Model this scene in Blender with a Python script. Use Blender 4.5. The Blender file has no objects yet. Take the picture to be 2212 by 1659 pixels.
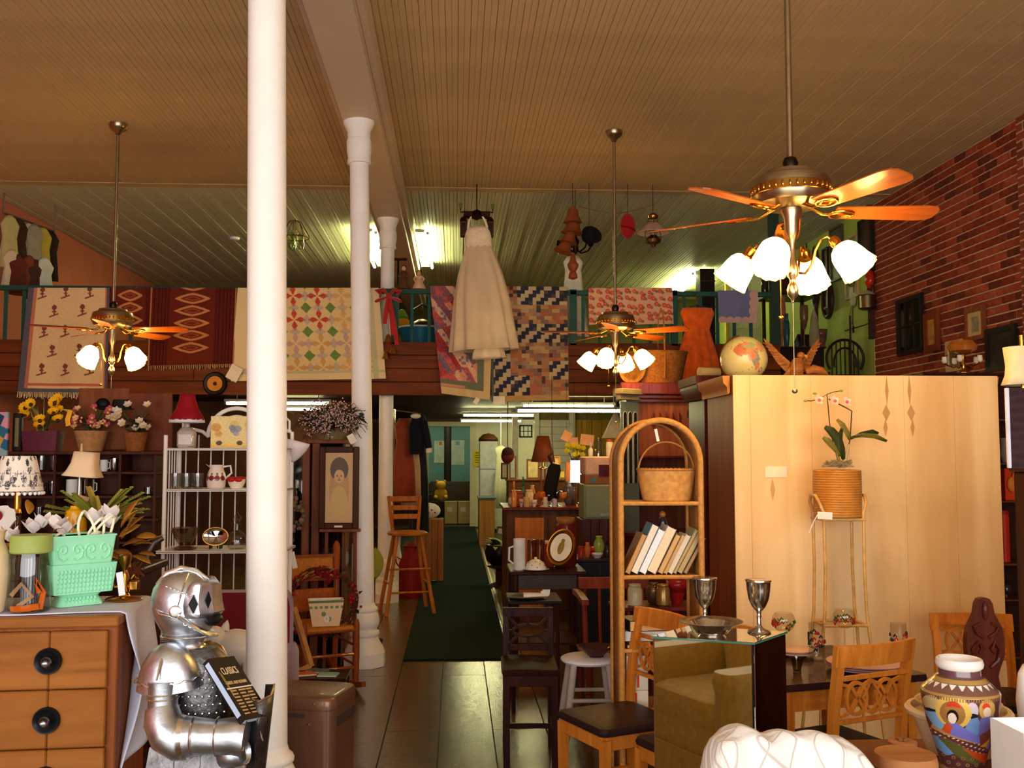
import bpy,math,random
import numpy as np
from mathutils import Vector,Matrix,Euler
random.seed(7)
RNG=np.random.default_rng(7)
S=bpy.context.scene
C=S.collection
# ---------------------------------------------------------------- camera
FPX,CXP,CYP=2150.0,1106.0,829.5          # focal length in pixels of the 2212x1659 frame
EYE=1.6
YAW,PITCH=math.atan(121/FPX),math.atan(150/FPX)
cd=bpy.data.cameras.new('camera');cam=bpy.data.objects.new('camera',cd);C.objects.link(cam)
cd.sensor_width=36.0;cd.lens=36.0*FPX/2212.0;cd.clip_start=0.05;cd.clip_end=200
cam.location=(0,0,EYE);cam.rotation_euler=(math.pi/2+PITCH,0,-YAW)
S.camera=cam
# ---------------------------------------------------------------- world, daylight through the shop front, exposure
w=bpy.data.worlds.new('World');S.world=w;w.use_nodes=True
w.node_tree.nodes['Background'].inputs[0].default_value=(0.75,0.86,1.0,1)
w.node_tree.nodes['Background'].inputs[1].default_value=1.0
def area(name,loc,rot,sx,sy,power,col):
    l=bpy.data.lights.new(name,'AREA');l.shape='RECTANGLE';l.size=sx;l.size_y=sy;l.energy=power;l.color=col
    o=bpy.data.objects.new(name,l);C.objects.link(o);o.location=loc;o.rotation_euler=rot
    return o
area('daylight_shop_window',(-0.2,-1.72,1.75),(math.pi/2,0,0),8.6,2.5,385,(1.0,0.965,0.915))
S.view_settings.view_transform='Standard';S.view_settings.look='None'
S.view_settings.exposure=0.0;S.view_settings.gamma=1.0;S.view_settings.use_curve_mapping=False
S.cycles.use_denoising=True
S.cycles.max_bounces=8;S.cycles.diffuse_bounces=4;S.cycles.glossy_bounces=4;S.cycles.transparent_max_bounces=16
S.cycles.sample_clamp_indirect=6.0

# ---------------------------------------------------------------- pixel -> place helpers (used only to read off positions)
_R=Euler((math.pi/2+PITCH,0,-YAW)).to_matrix()
def ray(px,py): return _R @ Vector(((px-CXP)/FPX,-(py-CYP)/FPX,-1.0))
def at(px,py,Y):
    d=ray(px,py);t=Y/d.y;return Vector((d.x*t,Y,EYE+d.z*t))
def atz(px,py,z):
    d=ray(px,py);t=(z-EYE)/d.z;return Vector((d.x*t,d.y*t,z))
def atx(px,py,X):
    d=ray(px,py);t=X/d.x;return Vector((X,d.y*t,EYE+d.z*t))
def mpp(Y): return Y/FPX
# ---------------------------------------------------------------- materials
def lin(c):
    c=np.asarray(c,float)/255.0
    return np.where(c <= 0.04045,c/12.92,((c+0.055)/1.055)**2.4)
def l4(c): a=lin(c);return (float(a[0]),float(a[1]),float(a[2]),1.0)
_mc={}
def _new(key,name):
    m=bpy.data.materials.new(name);m.use_nodes=True
    nt=m.node_tree;b=nt.nodes['Principled BSDF'];_mc[key]=m
    return m,nt,b
def _coords(nt,scale=(1,1,1)):
    tc=nt.nodes.new('ShaderNodeTexCoord');mp=nt.nodes.new('ShaderNodeMapping')
    mp.inputs['Scale'].default_value=scale
    nt.links.new(tc.outputs['Object'],mp.inputs['Vector']);return mp.outputs['Vector']
def _bump(nt,b,src,strength,dist=0.004):
    bp=nt.nodes.new('ShaderNodeBump');bp.inputs['Strength'].default_value=strength;bp.inputs['Distance'].default_value=dist
    nt.links.new(src,bp.inputs['Height']);nt.links.new(bp.outputs['Normal'],b.inputs['Normal'])
def P(col,rough=0.5,metal=0.0,var=0.12,scale=9.0,bump=0.0,coat=0.0,sheen=0.0,spec=0.15,bs=None):
    key=('P',tuple(col),rough,metal,var,scale,bump,coat,sheen,spec,bs)
    if key in _mc: return _mc[key]
    m,nt,b=_new(key,'paint_%d_%d_%d' % tuple(int(x) for x in col))
    b.inputs['Roughness'].default_value=rough;b.inputs['Metallic'].default_value=metal
    b.inputs['Coat Weight'].default_value=coat*.6;b.inputs['Sheen Weight'].default_value=sheen
    b.inputs['Specular IOR Level'].default_value=spec
    base=np.array(l4(col)[:3])
    if var>0 or bump>0:
        v=_coords(nt);n=nt.nodes.new('ShaderNodeTexNoise');n.inputs['Scale'].default_value=scale;n.inputs['Detail'].default_value=5
        nt.links.new(v,n.inputs['Vector'])
        r=nt.nodes.new('ShaderNodeValToRGB');e=r.color_ramp.elements
        e[0].position=0.3;e[1].position=0.7
        e[0].color=(*np.clip(base*(1-var),0,1),1);e[1].color=(*np.clip(base*(1+var),0,1),1)
        nt.links.new(n.outputs['Fac'],r.inputs['Fac']);nt.links.new(r.outputs['Color'],b.inputs['Base Color'])
        if bump>0:
            n2=nt.nodes.new('ShaderNodeTexNoise');n2.inputs['Scale'].default_value=bs or scale*6;n2.inputs['Detail'].default_value=3
            nt.links.new(v,n2.inputs['Vector']);_bump(nt,b,n2.outputs['Fac'],bump)
    else:
        b.inputs['Base Color'].default_value=(*base,1)
    return m
def W(dark,light,axis='z',scale=14.0,rough=0.4,coat=0.0,stretch=0.08,bump=0.05,dist=1.5):
    key=('W',tuple(dark),tuple(light),axis,scale,rough,coat,stretch,bump,dist)
    if key in _mc: return _mc[key]
    m,nt,b=_new(key,'wood_%d_%d_%d' % tuple(int(x) for x in light))
    b.inputs['Roughness'].default_value=rough;b.inputs['Coat Weight'].default_value=coat*.4;b.inputs['Specular IOR Level'].default_value=.08
    sc={'x': (stretch,1,1),'y': (1,stretch,1),'z': (1,1,stretch)}[axis]
    v=_coords(nt,sc);n=nt.nodes.new('ShaderNodeTexNoise');n.inputs['Scale'].default_value=scale
    n.inputs['Detail'].default_value=6;n.inputs['Distortion'].default_value=dist;n.inputs['Roughness'].default_value=0.6
    nt.links.new(v,n.inputs['Vector'])
    r=nt.nodes.new('ShaderNodeValToRGB');e=r.color_ramp.elements
    e[0].position=0.32;e[1].position=0.68;e[0].color=l4(dark);e[1].color=l4(light)
    nt.links.new(n.outputs['Fac'],r.inputs['Fac']);nt.links.new(r.outputs['Color'],b.inputs['Base Color'])
    if bump: _bump(nt,b,n.outputs['Fac'],bump,0.002)
    return m
def E(col,strength):
    key=('E',tuple(col),strength)
    if key in _mc: return _mc[key]
    m,nt,b=_new(key,'glow');nt.nodes.remove(b)
    e=nt.nodes.new('ShaderNodeEmission');e.inputs['Color'].default_value=(*col,1);e.inputs['Strength'].default_value=strength
    nt.links.new(e.outputs[0],nt.nodes['Material Output'].inputs['Surface']);return m
def G(tint=(235,240,238),gloss=0.35,rough=0.03):
    key=('G',tuple(tint),gloss,rough)
    if key in _mc: return _mc[key]
    m,nt,b=_new(key,'clear_glass');nt.nodes.remove(b)
    t=nt.nodes.new('ShaderNodeBsdfTransparent');t.inputs['Color'].default_value=l4(tint)
    g=nt.nodes.new('ShaderNodeBsdfGlossy');g.inputs['Roughness'].default_value=rough
    lw=nt.nodes.new('ShaderNodeLayerWeight');lw.inputs['Blend'].default_value=.5
    fr=nt.nodes.new('ShaderNodeMath');fr.operation='POWER';fr.inputs[1].default_value=4.0;nt.links.new(lw.outputs['Facing'],fr.inputs[0])
    mt=nt.nodes.new('ShaderNodeMath');mt.operation='MULTIPLY_ADD';mt.inputs[1].default_value=.7;mt.inputs[2].default_value=.03+gloss*0.06
    mx=nt.nodes.new('ShaderNodeMixShader')
    nt.links.new(fr.outputs[0],mt.inputs[0]);nt.links.new(mt.outputs[0],mx.inputs[0])
    nt.links.new(t.outputs[0],mx.inputs[1]);nt.links.new(g.outputs[0],mx.inputs[2])
    nt.links.new(mx.outputs[0],nt.nodes['Material Output'].inputs['Surface']);return m
def V(rough=0.6,metal=0.0,coat=0.0,bump=0.0,scale=120.0,spec=0.5):
    key=('V',rough,metal,coat,bump,scale,spec)
    if key in _mc: return _mc[key]
    m,nt,b=_new(key,'printed');a=nt.nodes.new('ShaderNodeAttribute');a.attribute_name='Col'
    nt.links.new(a.outputs['Color'],b.inputs['Base Color']);b.inputs['Roughness'].default_value=rough
    b.inputs['Metallic'].default_value=metal;b.inputs['Coat Weight'].default_value=coat;b.inputs['Specular IOR Level'].default_value=spec
    if bump:
        v=_coords(nt);n=nt.nodes.new('ShaderNodeTexNoise');n.inputs['Scale'].default_value=scale
        nt.links.new(v,n.inputs['Vector']);_bump(nt,b,n.outputs['Fac'],bump)
    return m
def metal(col,rough=0.25,var=0.15,scale=12,bump=0.0,bs=60): return P(col,rough,1.0,var,scale,bump,bs=bs)
# ---------------------------------------------------------------- geometry: every shape is (verts, faces)
def box(cx,cy,cz,sx,sy,sz,b=0.0):
    hx,hy,hz=sx/2,sy/2,sz/2
    if b <= 0:
        v=[(cx+i*hx,cy+j*hy,cz+k*hz) for i in (-1,1) for j in (-1,1) for k in (-1,1)]
        return v,[(0,1,3,2),(4,6,7,5),(0,4,5,1),(2,3,7,6),(0,2,6,4),(1,5,7,3)]
    b=min(b,hx*0.9,hy*0.9,hz*0.9);v=[];idx={}
    for i in (-1,1):
        for j in (-1,1):
            for k in (-1,1):
                for a,(dx,dy,dz) in enumerate(((0,b,b),(b,0,b),(b,b,0))):
                    idx[(i,j,k,a)]=len(v);v.append((cx+i*(hx-dx),cy+j*(hy-dy),cz+k*(hz-dz)))
    f=[]
    for s in (-1,1):
        q=[idx[(s,j,k,0)] for j,k in ((-1,-1),(1,-1),(1,1),(-1,1))];f.append(q if s>0 else q[::-1])
        q=[idx[(i,s,k,1)] for i,k in ((-1,-1),(-1,1),(1,1),(1,-1))];f.append(q if s>0 else q[::-1])
        q=[idx[(i,j,s,2)] for i,j in ((-1,-1),(1,-1),(1,1),(-1,1))];f.append(q if s>0 else q[::-1])
    for p in (-1,1):
        for q in (-1,1):
            for (A,B,mk) in ((0,1,lambda t: (p,q,t)),(0,2,lambda t: (p,t,q)),(1,2,lambda t: (t,p,q))):
                f.append([idx[(*mk(-1),A)],idx[(*mk(1),A)],idx[(*mk(1),B)],idx[(*mk(-1),B)]])
    for i in (-1,1):
        for j in (-1,1):
            for k in (-1,1): f.append([idx[(i,j,k,a)] for a in range(3)])
    return v,f
def box2(p0,p1,b=0.0):
    return box(*[(a+c)/2 for a,c in zip(p0,p1)],*[abs(c-a) for a,c in zip(p0,p1)],b)
def lathe(prof,n=24,sx=1.0,sy=1.0,mod=None):
    v=[];f=[]
    for i,(r,z) in enumerate(prof):
        for k in range(n):
            a=2*math.pi*k/n;rr=r*(mod(a,z,i) if mod else 1.0)
            v.append((rr*math.cos(a)*sx,rr*math.sin(a)*sy,z))
    for i in range(len(prof)-1):
        for k in range(n):
            k2=(k+1) % n;f.append((i*n+k,i*n+k2,(i+1)*n+k2,(i+1)*n+k))
    if prof[0][0]>1e-5: f.append(tuple(range(n))[::-1])
    if prof[-1][0]>1e-5: f.append(tuple((len(prof)-1)*n+k for k in range(n)))
    return v,f
def olathe(prof,n=24,**kw):                     # open at both ends
    v,f=lathe(prof,n,**kw);return v,[q for q in f if len(q) == 4]
def _frames(pts):
    pts=[Vector(p) for p in pts];out=[];up=None
    for i,p in enumerate(pts):
        d=(pts[min(i+1,len(pts)-1)]-pts[max(i-1,0)])
        d=d.normalized() if d.length>1e-9 else Vector((0,0,1))
        if up is None:
            up=Vector((0,0,1)) if abs(d.z)<0.9 else Vector((1,0,0))
        x=d.cross(up)
        x=x.normalized() if x.length>1e-6 else Vector((1,0,0))
        y=x.cross(d).normalized();up=y;out.append((p,x,y))
    return out
def tube(pts,r,n=8,closed=False,flat=1.0,caps=True):
    pts=[Vector(p) for p in pts]
    if closed: pts=pts+[pts[0]]
    fr=_frames(pts);v=[];f=[];m=len(fr)
    for i,(p,x,y) in enumerate(fr):
        rr=r[i % len(r)] if isinstance(r,(list,tuple)) else r
        for k in range(n):
            a=2*math.pi*k/n;q=p+x*(math.cos(a)*rr)+y*(math.sin(a)*rr*flat);v.append(tuple(q))
    for i in range(m-1):
        for k in range(n):
            k2=(k+1) % n;f.append((i*n+k,i*n+k2,(i+1)*n+k2,(i+1)*n+k))
    if caps and not closed:
        f.append(tuple(range(n))[::-1]);f.append(tuple((m-1)*n+k for k in range(n)))
    return v,f
def cyl(p0,p1,r0,r1=None,n=14): return tube([p0,p1],[r0,r0 if r1 is None else r1],n)
def bar(pts,w,t,nrm=(0,1,0)):                  # flat strip along a path: width w in the plane, thickness t along nrm
    N=Vector(nrm).normalized();pts=[Vector(p) for p in pts];v=[];f=[]
    for i,p in enumerate(pts):
        d=(pts[min(i+1,len(pts)-1)]-pts[max(i-1,0)]).normalized();s=d.cross(N).normalized()
        for a,b in ((-1,-1),(1,-1),(1,1),(-1,1)): v.append(tuple(p+s*(a*w/2)+N*(b*t/2)))
    for i in range(len(pts)-1):
        for k in range(4):
            k2=(k+1) % 4;f.append((i*4+k,i*4+k2,(i+1)*4+k2,(i+1)*4+k))
    f.append((3,2,1,0));n=(len(pts)-1)*4;f.append((n,n+1,n+2,n+3));return v,f
def prism(outl,y0,y1):                          # outline in (x, z), thickness along y
    n=len(outl);v=[(x,y0,z) for x,z in outl]+[(x,y1,z) for x,z in outl]
    f=[tuple(range(n)),tuple(range(2*n-1,n-1,-1))]
    for k in range(n): k2=(k+1) % n;f.append((k,n+k,n+k2,k2))
    return v,f
def prismz(outl,z0,z1):
    v,f=prism([(x,y) for x,y in outl],z0,z1);return [(x,z,y) for x,y,z in v],f
def prismx(outl,x0,x1):                         # outline in (y, z)
    v,f=prism(outl,x0,x1);return [(y,x,z) for x,y,z in v],f
def ball(c,r,nu=16,nv=10):
    rx,ry,rz=(r,r,r) if not hasattr(r,'__len__') else r
    v=[];f=[]
    for i in range(1,nv):
        t=math.pi*i/nv
        for k in range(nu):
            a=2*math.pi*k/nu;v.append((c[0]+rx*math.sin(t)*math.cos(a),c[1]+ry*math.sin(t)*math.sin(a),c[2]+rz*math.cos(t)))
    top=len(v);v.append((c[0],c[1],c[2]+rz));bot=len(v);v.append((c[0],c[1],c[2]-rz))
    for i in range(nv-2):
        for k in range(nu):
            k2=(k+1) % nu;f.append((i*nu+k,(i+1)*nu+k,(i+1)*nu+k2,i*nu+k2))
    for k in range(nu):
        k2=(k+1) % nu;f.append((top,k,k2));f.append((bot,(nv-2)*nu+k2,(nv-2)*nu+k))
    return v,f
def join(*gs):
    v=[];f=[]
    for gv,gf in gs:
        o=len(v);v.extend(gv);f.extend([tuple(i+o for i in q) for q in gf])
    return v,f
def xf(g,loc=(0,0,0),rot=(0,0,0),sc=(1,1,1)):
    if not hasattr(sc,'__len__'): sc=(sc,)*3
    M=Matrix.LocRotScale(Vector(loc),Euler(rot),Vector(sc));return [tuple(M @ Vector(p)) for p in g[0]],g[1]
def aim(g,p,d,roll=0.0):                       # local +z to direction d, origin to p
    q=Vector(d).normalized().to_track_quat('Z','Y');M=Matrix.Translation(Vector(p)) @ q.to_matrix().to_4x4() @ Matrix.Rotation(roll,4,'Z')
    return [tuple(M @ Vector(x)) for x in g[0]],g[1]
def sheet(fn,nu,nv,thick=0.0):                 # fn(U, V) -> X, Y, Z numpy arrays; returns verts, faces, (U, V) flat
    u,v_=np.meshgrid(np.linspace(0,1,nu+1),np.linspace(0,1,nv+1),indexing='ij')
    X,Y,Z=fn(u,v_);X,Y,Z=(np.broadcast_to(np.asarray(q,float),u.shape) for q in (X,Y,Z))
    p=np.stack([X.ravel(),Y.ravel(),Z.ravel()],1)
    i,j=np.meshgrid(np.arange(nu),np.arange(nv),indexing='ij');a=(i*(nv+1)+j).ravel()
    q=np.stack([a,a+nv+1,a+nv+2,a+1],1)
    return p,q,(u.ravel(),v_.ravel())
# ---------------------------------------------------------------- objects
def mesh(name,g,cols=None,ang=38.0):
    me=bpy.data.meshes.new(name);v,f=g[0],g[1]
    if isinstance(v,np.ndarray):
        me.vertices.add(len(v));me.vertices.foreach_set('co',v.astype(np.float32).ravel())
        k=f.shape[1];me.loops.add(f.size);me.loops.foreach_set('vertex_index',f.astype(np.int32).ravel())
        me.polygons.add(len(f));me.polygons.foreach_set('loop_start',np.arange(0,f.size,k,dtype=np.int32))
        me.update(calc_edges=True)
    else:
        me.from_pydata([tuple(p) for p in v],[],[tuple(q) for q in f])
    if cols is not None:
        a=me.color_attributes.new('Col','FLOAT_COLOR','POINT')
        c=np.ones((len(me.vertices),4),np.float32);c[:,:3]=lin(cols);a.data.foreach_set('color',c.ravel())
    me.polygons.foreach_set('use_smooth',np.ones(len(me.polygons),bool))
    me.set_sharp_from_angle(angle=math.radians(ang));me.update();return me
def obj(name,g,mat,parent=None,cols=None,ang=38.0,solid=0.0,loc=None,rot=None):
    me=g if isinstance(g,bpy.types.Mesh) else mesh(name,g,cols,ang)
    if mat is not None and not me.materials: me.materials.append(mat)
    o=bpy.data.objects.new(name,me);C.objects.link(o)
    if parent is not None: o.parent=parent
    if loc is not None: o.location=loc
    if rot is not None: o.rotation_euler=rot
    if solid: md=o.modifiers.new('thickness','SOLIDIFY');md.thickness=solid;md.offset=0
    return o
def tag(o,label,cat,group=None):
    o['label']=label;o['category']=cat
    if group: o['group']=group
    return o
def thing(name,label,cat,loc=(0,0,0),rz=0.0,group=None,rot=None):
    o=bpy.data.objects.new(name,None);C.objects.link(o);o.empty_display_size=0.05
    o.location=loc;o.rotation_euler=rot if rot else (0,0,rz);return tag(o,label,cat,group)
def one(name,label,cat,g,mat,group=None,**kw): return tag(obj(name,g,mat,**kw),label,cat,group)
def struct(name,g,mat,label=None,parent=None,**kw):
    o=obj(name,g,mat,parent,**kw)
    if parent is None: o['kind']='structure'
    if label: o['label']=label
    return o
def dup(root,loc=None,rz=None,label=None):
    r=root.copy();C.objects.link(r)
    if loc is not None: r.location=loc
    if rz is not None: r.rotation_euler=(0,0,rz)
    if label: r['label']=label
    for ch in list(root.children):
        c=ch.copy();C.objects.link(c);c.parent=r
        for g in ch.children: d=g.copy();C.objects.link(d);d.parent=c
    return r
def text(name,s,size,mat,parent,loc,rot,extrude=0.0006,sx=1.0):
    cu=bpy.data.curves.new(name,'FONT');cu.body=s;cu.size=size;cu.extrude=extrude;cu.resolution_u=3
    t=bpy.data.objects.new(name,cu);C.objects.link(t);bpy.context.view_layer.update()
    me=bpy.data.meshes.new_from_object(t.evaluated_get(bpy.context.evaluated_depsgraph_get()))
    bpy.data.objects.remove(t);o=bpy.data.objects.new(name,me);C.objects.link(o);me.materials.clear();me.materials.append(mat)
    o.parent=parent;o.location=loc;o.rotation_euler=rot;o.scale=(sx,1,1);return o
def arc(cx,cy,r,a0,a1,n=12): return [(cx+r*math.cos(a0+(a1-a0)*k/n),cy+r*math.sin(a0+(a1-a0)*k/n)) for k in range(n+1)]
def lerp(a,b,t): return a+(b-a)*t
def mixc(base,mask,col):                        # paint where mask
    m=np.clip(np.asarray(mask,float),0,1)[:,None];return base*(1-m)+np.asarray(col,float)*m
def hash2(i,j,k=0): return np.modf(np.abs(np.sin(i*127.1+j*311.7+k*74.7)*43758.5453))[0]
# shared colours
BRASS=metal((190,140,60),0.22);OLDBRASS=metal((150,112,60),0.3);SILVER=metal((200,196,188),0.18);PEWTER=metal((150,146,140),0.32)
WHITEP=P((248,243,235),0.45,var=0.03);DARKW=W((38,18,12),(66,34,22),'z',rough=0.35);CHERRY=W((70,22,16),(104,38,26),'z',rough=0.28,coat=0.3)
HONEY=W((176,98,30),(214,132,48),'z',rough=0.35,coat=0.2);RATTAN=W((168,112,52),(206,150,84),'z',60,0.45,stretch=0.6)
BLACK=P((18,16,16),0.5);CREAM=P((232,220,196),0.55,var=0.06);PAPER=P((236,226,206),0.7,var=0.04)
# ================================================================ the building
ZC,ZB=4.45,4.2            # ceiling, underside of the beam
XL,XR=-5.08,4.75
XM=3.56                     # right end of the gallery
MY,MZ,MU=10.7,2.78,2.22  # mezzanine front, its floor, its underside
YB=22.0
# floor of long dark sheets, glossy with wear
def floor_mat():
    key='floor';m,nt,b=_new(key,'worn_dark_floor')
    v=_coords(nt);n=nt.nodes.new('ShaderNodeTexNoise');n.inputs['Scale'].default_value=3.0;n.inputs['Detail'].default_value=8
    nt.links.new(v,n.inputs['Vector']);r=nt.nodes.new('ShaderNodeValToRGB');e=r.color_ramp.elements
    e[0].position=.35;e[1].position=.7;e[0].color=l4((74,56,26));e[1].color=l4((108,84,42))
    nt.links.new(n.outputs['Fac'],r.inputs['Fac']);nt.links.new(r.outputs['Color'],b.inputs['Base Color'])
    n2=nt.nodes.new('ShaderNodeTexNoise');n2.inputs['Scale'].default_value=26;n2.inputs['Detail'].default_value=4;nt.links.new(v,n2.inputs['Vector'])
    rr=nt.nodes.new('ShaderNodeMapRange');rr.inputs['To Min'].default_value=.13;rr.inputs['To Max'].default_value=.30
    nt.links.new(n2.outputs['Fac'],rr.inputs['Value']);nt.links.new(rr.outputs[0],b.inputs['Roughness'])
    b.inputs['Coat Weight'].default_value=.4;b.inputs['Coat Roughness'].default_value=.25
    _bump(nt,b,n2.outputs['Fac'],0.25,0.004);return m
FM=floor_mat()
floor=struct('floor',box2((XL-.1,-3.2,-.25),(XR+.1,26.5,-.012)),P((30,24,16),.4))
PWD,LEN=0.31,2.44
pm=mesh('floor_plank',box(0,0,-.006,PWD-.004,LEN-.004,.012,.002));pm.materials.append(FM)
k=0
for i in range(-16,16):
    x=-.09+PWD*(i+.5)
    if x-PWD/2<XL or x+PWD/2>XR: continue
    for j in range(8):
        obj('floor_plank',pm,None,floor,loc=(x,-1.2+LEN*j+(i % 2)*1.0,0))
# ceiling of narrow boards
CEIL=P((202,174,128),.55,var=.06,scale=3);CEILB=P((214,210,172),.5,var=.05,scale=3)
ceil=struct('ceiling',box2((XL-.1,-3.2,ZC+.012),(XR+.1,19.0,ZC+.25)),P((120,100,76),.8))
BW=(XR-XL)/116
def bead(g,c,d,L): h=BW/2-g;return mesh('ceiling_board',prism([(-h,.012),(-h,-.01+d),(-h+c,-.01),(-c,-.01),(0,-.01+d),(c,-.01),(h-c,-.01),(h,-.01+d),(h,.012)],-L/2,L/2),ang=12)   # beaded board: grooves at both edges and in the middle
bm1=bead(.0008,.0022,.004,13.4);bm1.materials.append(CEIL)
bm2=bead(.0015,.004,.007,8.3);bm2.materials.append(CEILB)
for i in range(116):
    x=XL+BW*(i+.5)
    obj('ceiling_board',bm1,None,ceil,loc=(x,3.85,ZC+.004*((i*7) % 3)/2))
    obj('ceiling_board',bm2,None,ceil,loc=(x,14.75,ZC+.004*((i*5) % 3)/2))
struct('trim_1',box2((XL,10.50,ZC-.016),(XR,10.64,ZC-.009),.002),CEIL,'cream painted batten across the board ceiling')
# the long beam over the columns
BX=-.75
struct('trim_2',join(box2((BX-.15,-3.0,ZB),(BX+.15,18,ZC-.02),.006),box2((BX+.15,-3.0,ZB+.06),(BX+.20,18,ZC-.02),.004),box2((BX-.20,-3.0,ZB+.06),(BX-.15,18,ZC-.02),.004)),P((214,192,166),.5,var=.05,scale=2),'cream boxed beam running over the white columns')
# walls
wl=struct('wall_left',box2((XL-.2,-3.2,0),(XL,22.2,ZC)),P((198,112,88),.7,var=.06,scale=2),'salmon pink plastered wall')
def brick_mat():
    key='brickwall';m,nt,b=_new(key,'brick_course');v=_coords(nt);mp=nt.nodes.new('ShaderNodeMapping');mp.inputs['Rotation'].default_value=(0,math.pi/2,math.pi/2)
    sx=nt.nodes.new('ShaderNodeSeparateXYZ');cx=nt.nodes.new('ShaderNodeCombineXYZ');nt.links.new(v,sx.inputs[0])
    nt.links.new(sx.outputs['Y'],cx.inputs['X']);nt.links.new(sx.outputs['Z'],cx.inputs['Y'])
    t=nt.nodes.new('ShaderNodeTexBrick');t.inputs['Scale'].default_value=1.0;t.inputs['Brick Width'].default_value=.212;t.inputs['Row Height'].default_value=.077
    t.inputs['Mortar Size'].default_value=.007;t.inputs['Color1'].default_value=l4((150,66,44));t.inputs['Color2'].default_value=l4((120,50,34));t.inputs['Mortar'].default_value=l4((200,166,136))
    nt.links.new(cx.outputs[0],t.inputs['Vector']);nt.links.new(t.outputs['Color'],b.inputs['Base Color']);b.inputs['Roughness'].default_value=.85;return m
BY0,BY1,BZ0=8.05,11.02,2.05
wr=struct('wall_right',join(box2((XR,-3.2,0),(XR+.2,BY0,ZC)),box2((XR,BY0,0),(XR+.2,BY1,BZ0))),brick_mat(),'red brick side wall with pale mortar')
struct('brick_backing',box2((XR+.012,BY0,BZ0),(XR+.2,BY1,ZC)),P((206,172,142),.9,var=.1,scale=20,bump=.3),parent=wr)
bricks=[]
for r in range(int((ZC-BZ0)/.077)+1):
    y=BY0-(r % 2)*.106
    while y<BY1:
        a,bb=max(y,BY0)+.006,min(y+.204,BY1)
        z=BZ0+.077*r
        if bb-a>.03 and z+.065 <= ZC+.02: bricks.append((a,bb,z+.007,min(z+.070,ZC)))
        y += .212
BM=[P(c,.85,var=.25,scale=18,bump=.35) for c in ((158,70,46),(142,60,40),(128,52,36),(166,80,54),(104,46,36))]
bricks.sort(key=lambda b: b[0]);rest=[]
for i,(a,bb,z0,z1) in enumerate(bricks):
    d=.004+random.random()*.005
    g=box2((XR-d+.008,a,z0),(XR+.03,bb,z1),.004)
    if i<300: obj('brick',g,random.choice(BM),wr)
    else: rest.append(g)
if rest:
    o=obj('brick_course',join(*rest),BM[1],wr);o['kind']='stuff'
GREEN=P((176,196,92),.6,var=.06,scale=2)
struct('wall_right_rear',box2((XR,BY1,0),(XR+.2,22.2,ZC)),GREEN,'lime green side wall above the gallery')
struct('trim_3',box2((XR-.05,BY1-.03,2.9),(XR+.01,BY1+.04,ZC),.004),P((70,40,34),.6),'dark wooden strip between brick and green wall')
struct('stair_landing',join(box2((XM,11.05,2.2),(XR,15.6,2.3)),box2((XM,11.05,0),(XM+.08,11.15,2.2)),box2((XM+.02,15.5,0),(XR,15.6,2.2))),W((62,32,18),(86,48,26),'x',5,.55),'dark timber stair landing by the green wall')
struct('wall_upper_rear',box2((XL,18.0,MU+.15),(XR,18.2,ZC)),P((84,78,46),.7,var=.15,scale=2))
struct('wall_front',join(box2((XL,-2.05,0),(XR,-1.8,.45)),box2((XL,-2.05,3.05),(XR,-1.8,ZC)),box2((XL,-2.05,.45),(XL+.35,-1.8,3.05)),box2((XR-.35,-2.05,.45),(XR,-1.8,3.05))),P((205,195,178),.7),'painted shop front wall around the display window')
struct('window_1',join(box2((-.3,-1.95,.45),(-.2,-1.83,3.05)),box2((XL+.35,-1.95,.45),(XR-.35,-1.85,.52))),P((90,70,50),.5),'shop front window frame')
# mezzanine
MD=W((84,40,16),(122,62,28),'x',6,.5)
mez=struct('gallery_floor',box2((XL,MY+.05,MU+.15),(XM,18.0,MZ)),W((62,32,18),(86,48,26),'x',5,.55),'dark brown timber gallery floor');
nb=4;bh=(MZ-MU+.02)/nb
for i in range(nb):
    x=XL;j=0
    while x<XM:
        L=min([2.9,2.3,3.3,2.6][(i+j) % 4],XM-x)
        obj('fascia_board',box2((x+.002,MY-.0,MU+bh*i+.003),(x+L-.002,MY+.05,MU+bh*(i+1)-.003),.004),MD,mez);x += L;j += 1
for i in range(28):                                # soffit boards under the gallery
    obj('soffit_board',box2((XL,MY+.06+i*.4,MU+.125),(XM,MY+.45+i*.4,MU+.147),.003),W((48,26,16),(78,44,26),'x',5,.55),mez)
# railing
TEAL=P((38,80,72),.5,var=.1)
RZ=3.375
rl=thing('gallery_railing','teal painted wooden railing along the gallery edge','railing',(0,MY+.03,MZ))
obj('top_rail',box2((XL,-.03,RZ-MZ-.05),(XM,.03,RZ-MZ),.004),TEAL,rl)
bal=mesh('baluster',box(0,0,(RZ-MZ-.05)/2,.034,.03,RZ-MZ-.05,.003));bal.materials.append(TEAL)
x0=at(927,700,MY+.03).x
for i in range(-24,26):
    x=x0+i*.186
    if XL+.05<x<XM-.15: obj('baluster',bal,None,rl,loc=(x,0,0))
for px in (853,1238,1456):
    obj('post',box(at(px,700,MY+.03).x,.0,(RZ-MZ)/2,.075,.06,RZ-MZ+.02,.004),TEAL,rl)
obj('post',box(at(1674,700,MY+.03).x,0,(ZC-MZ)/2,.1,.09,ZC-MZ-.03,.004),P((44,62,50),.5),rl)
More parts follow.
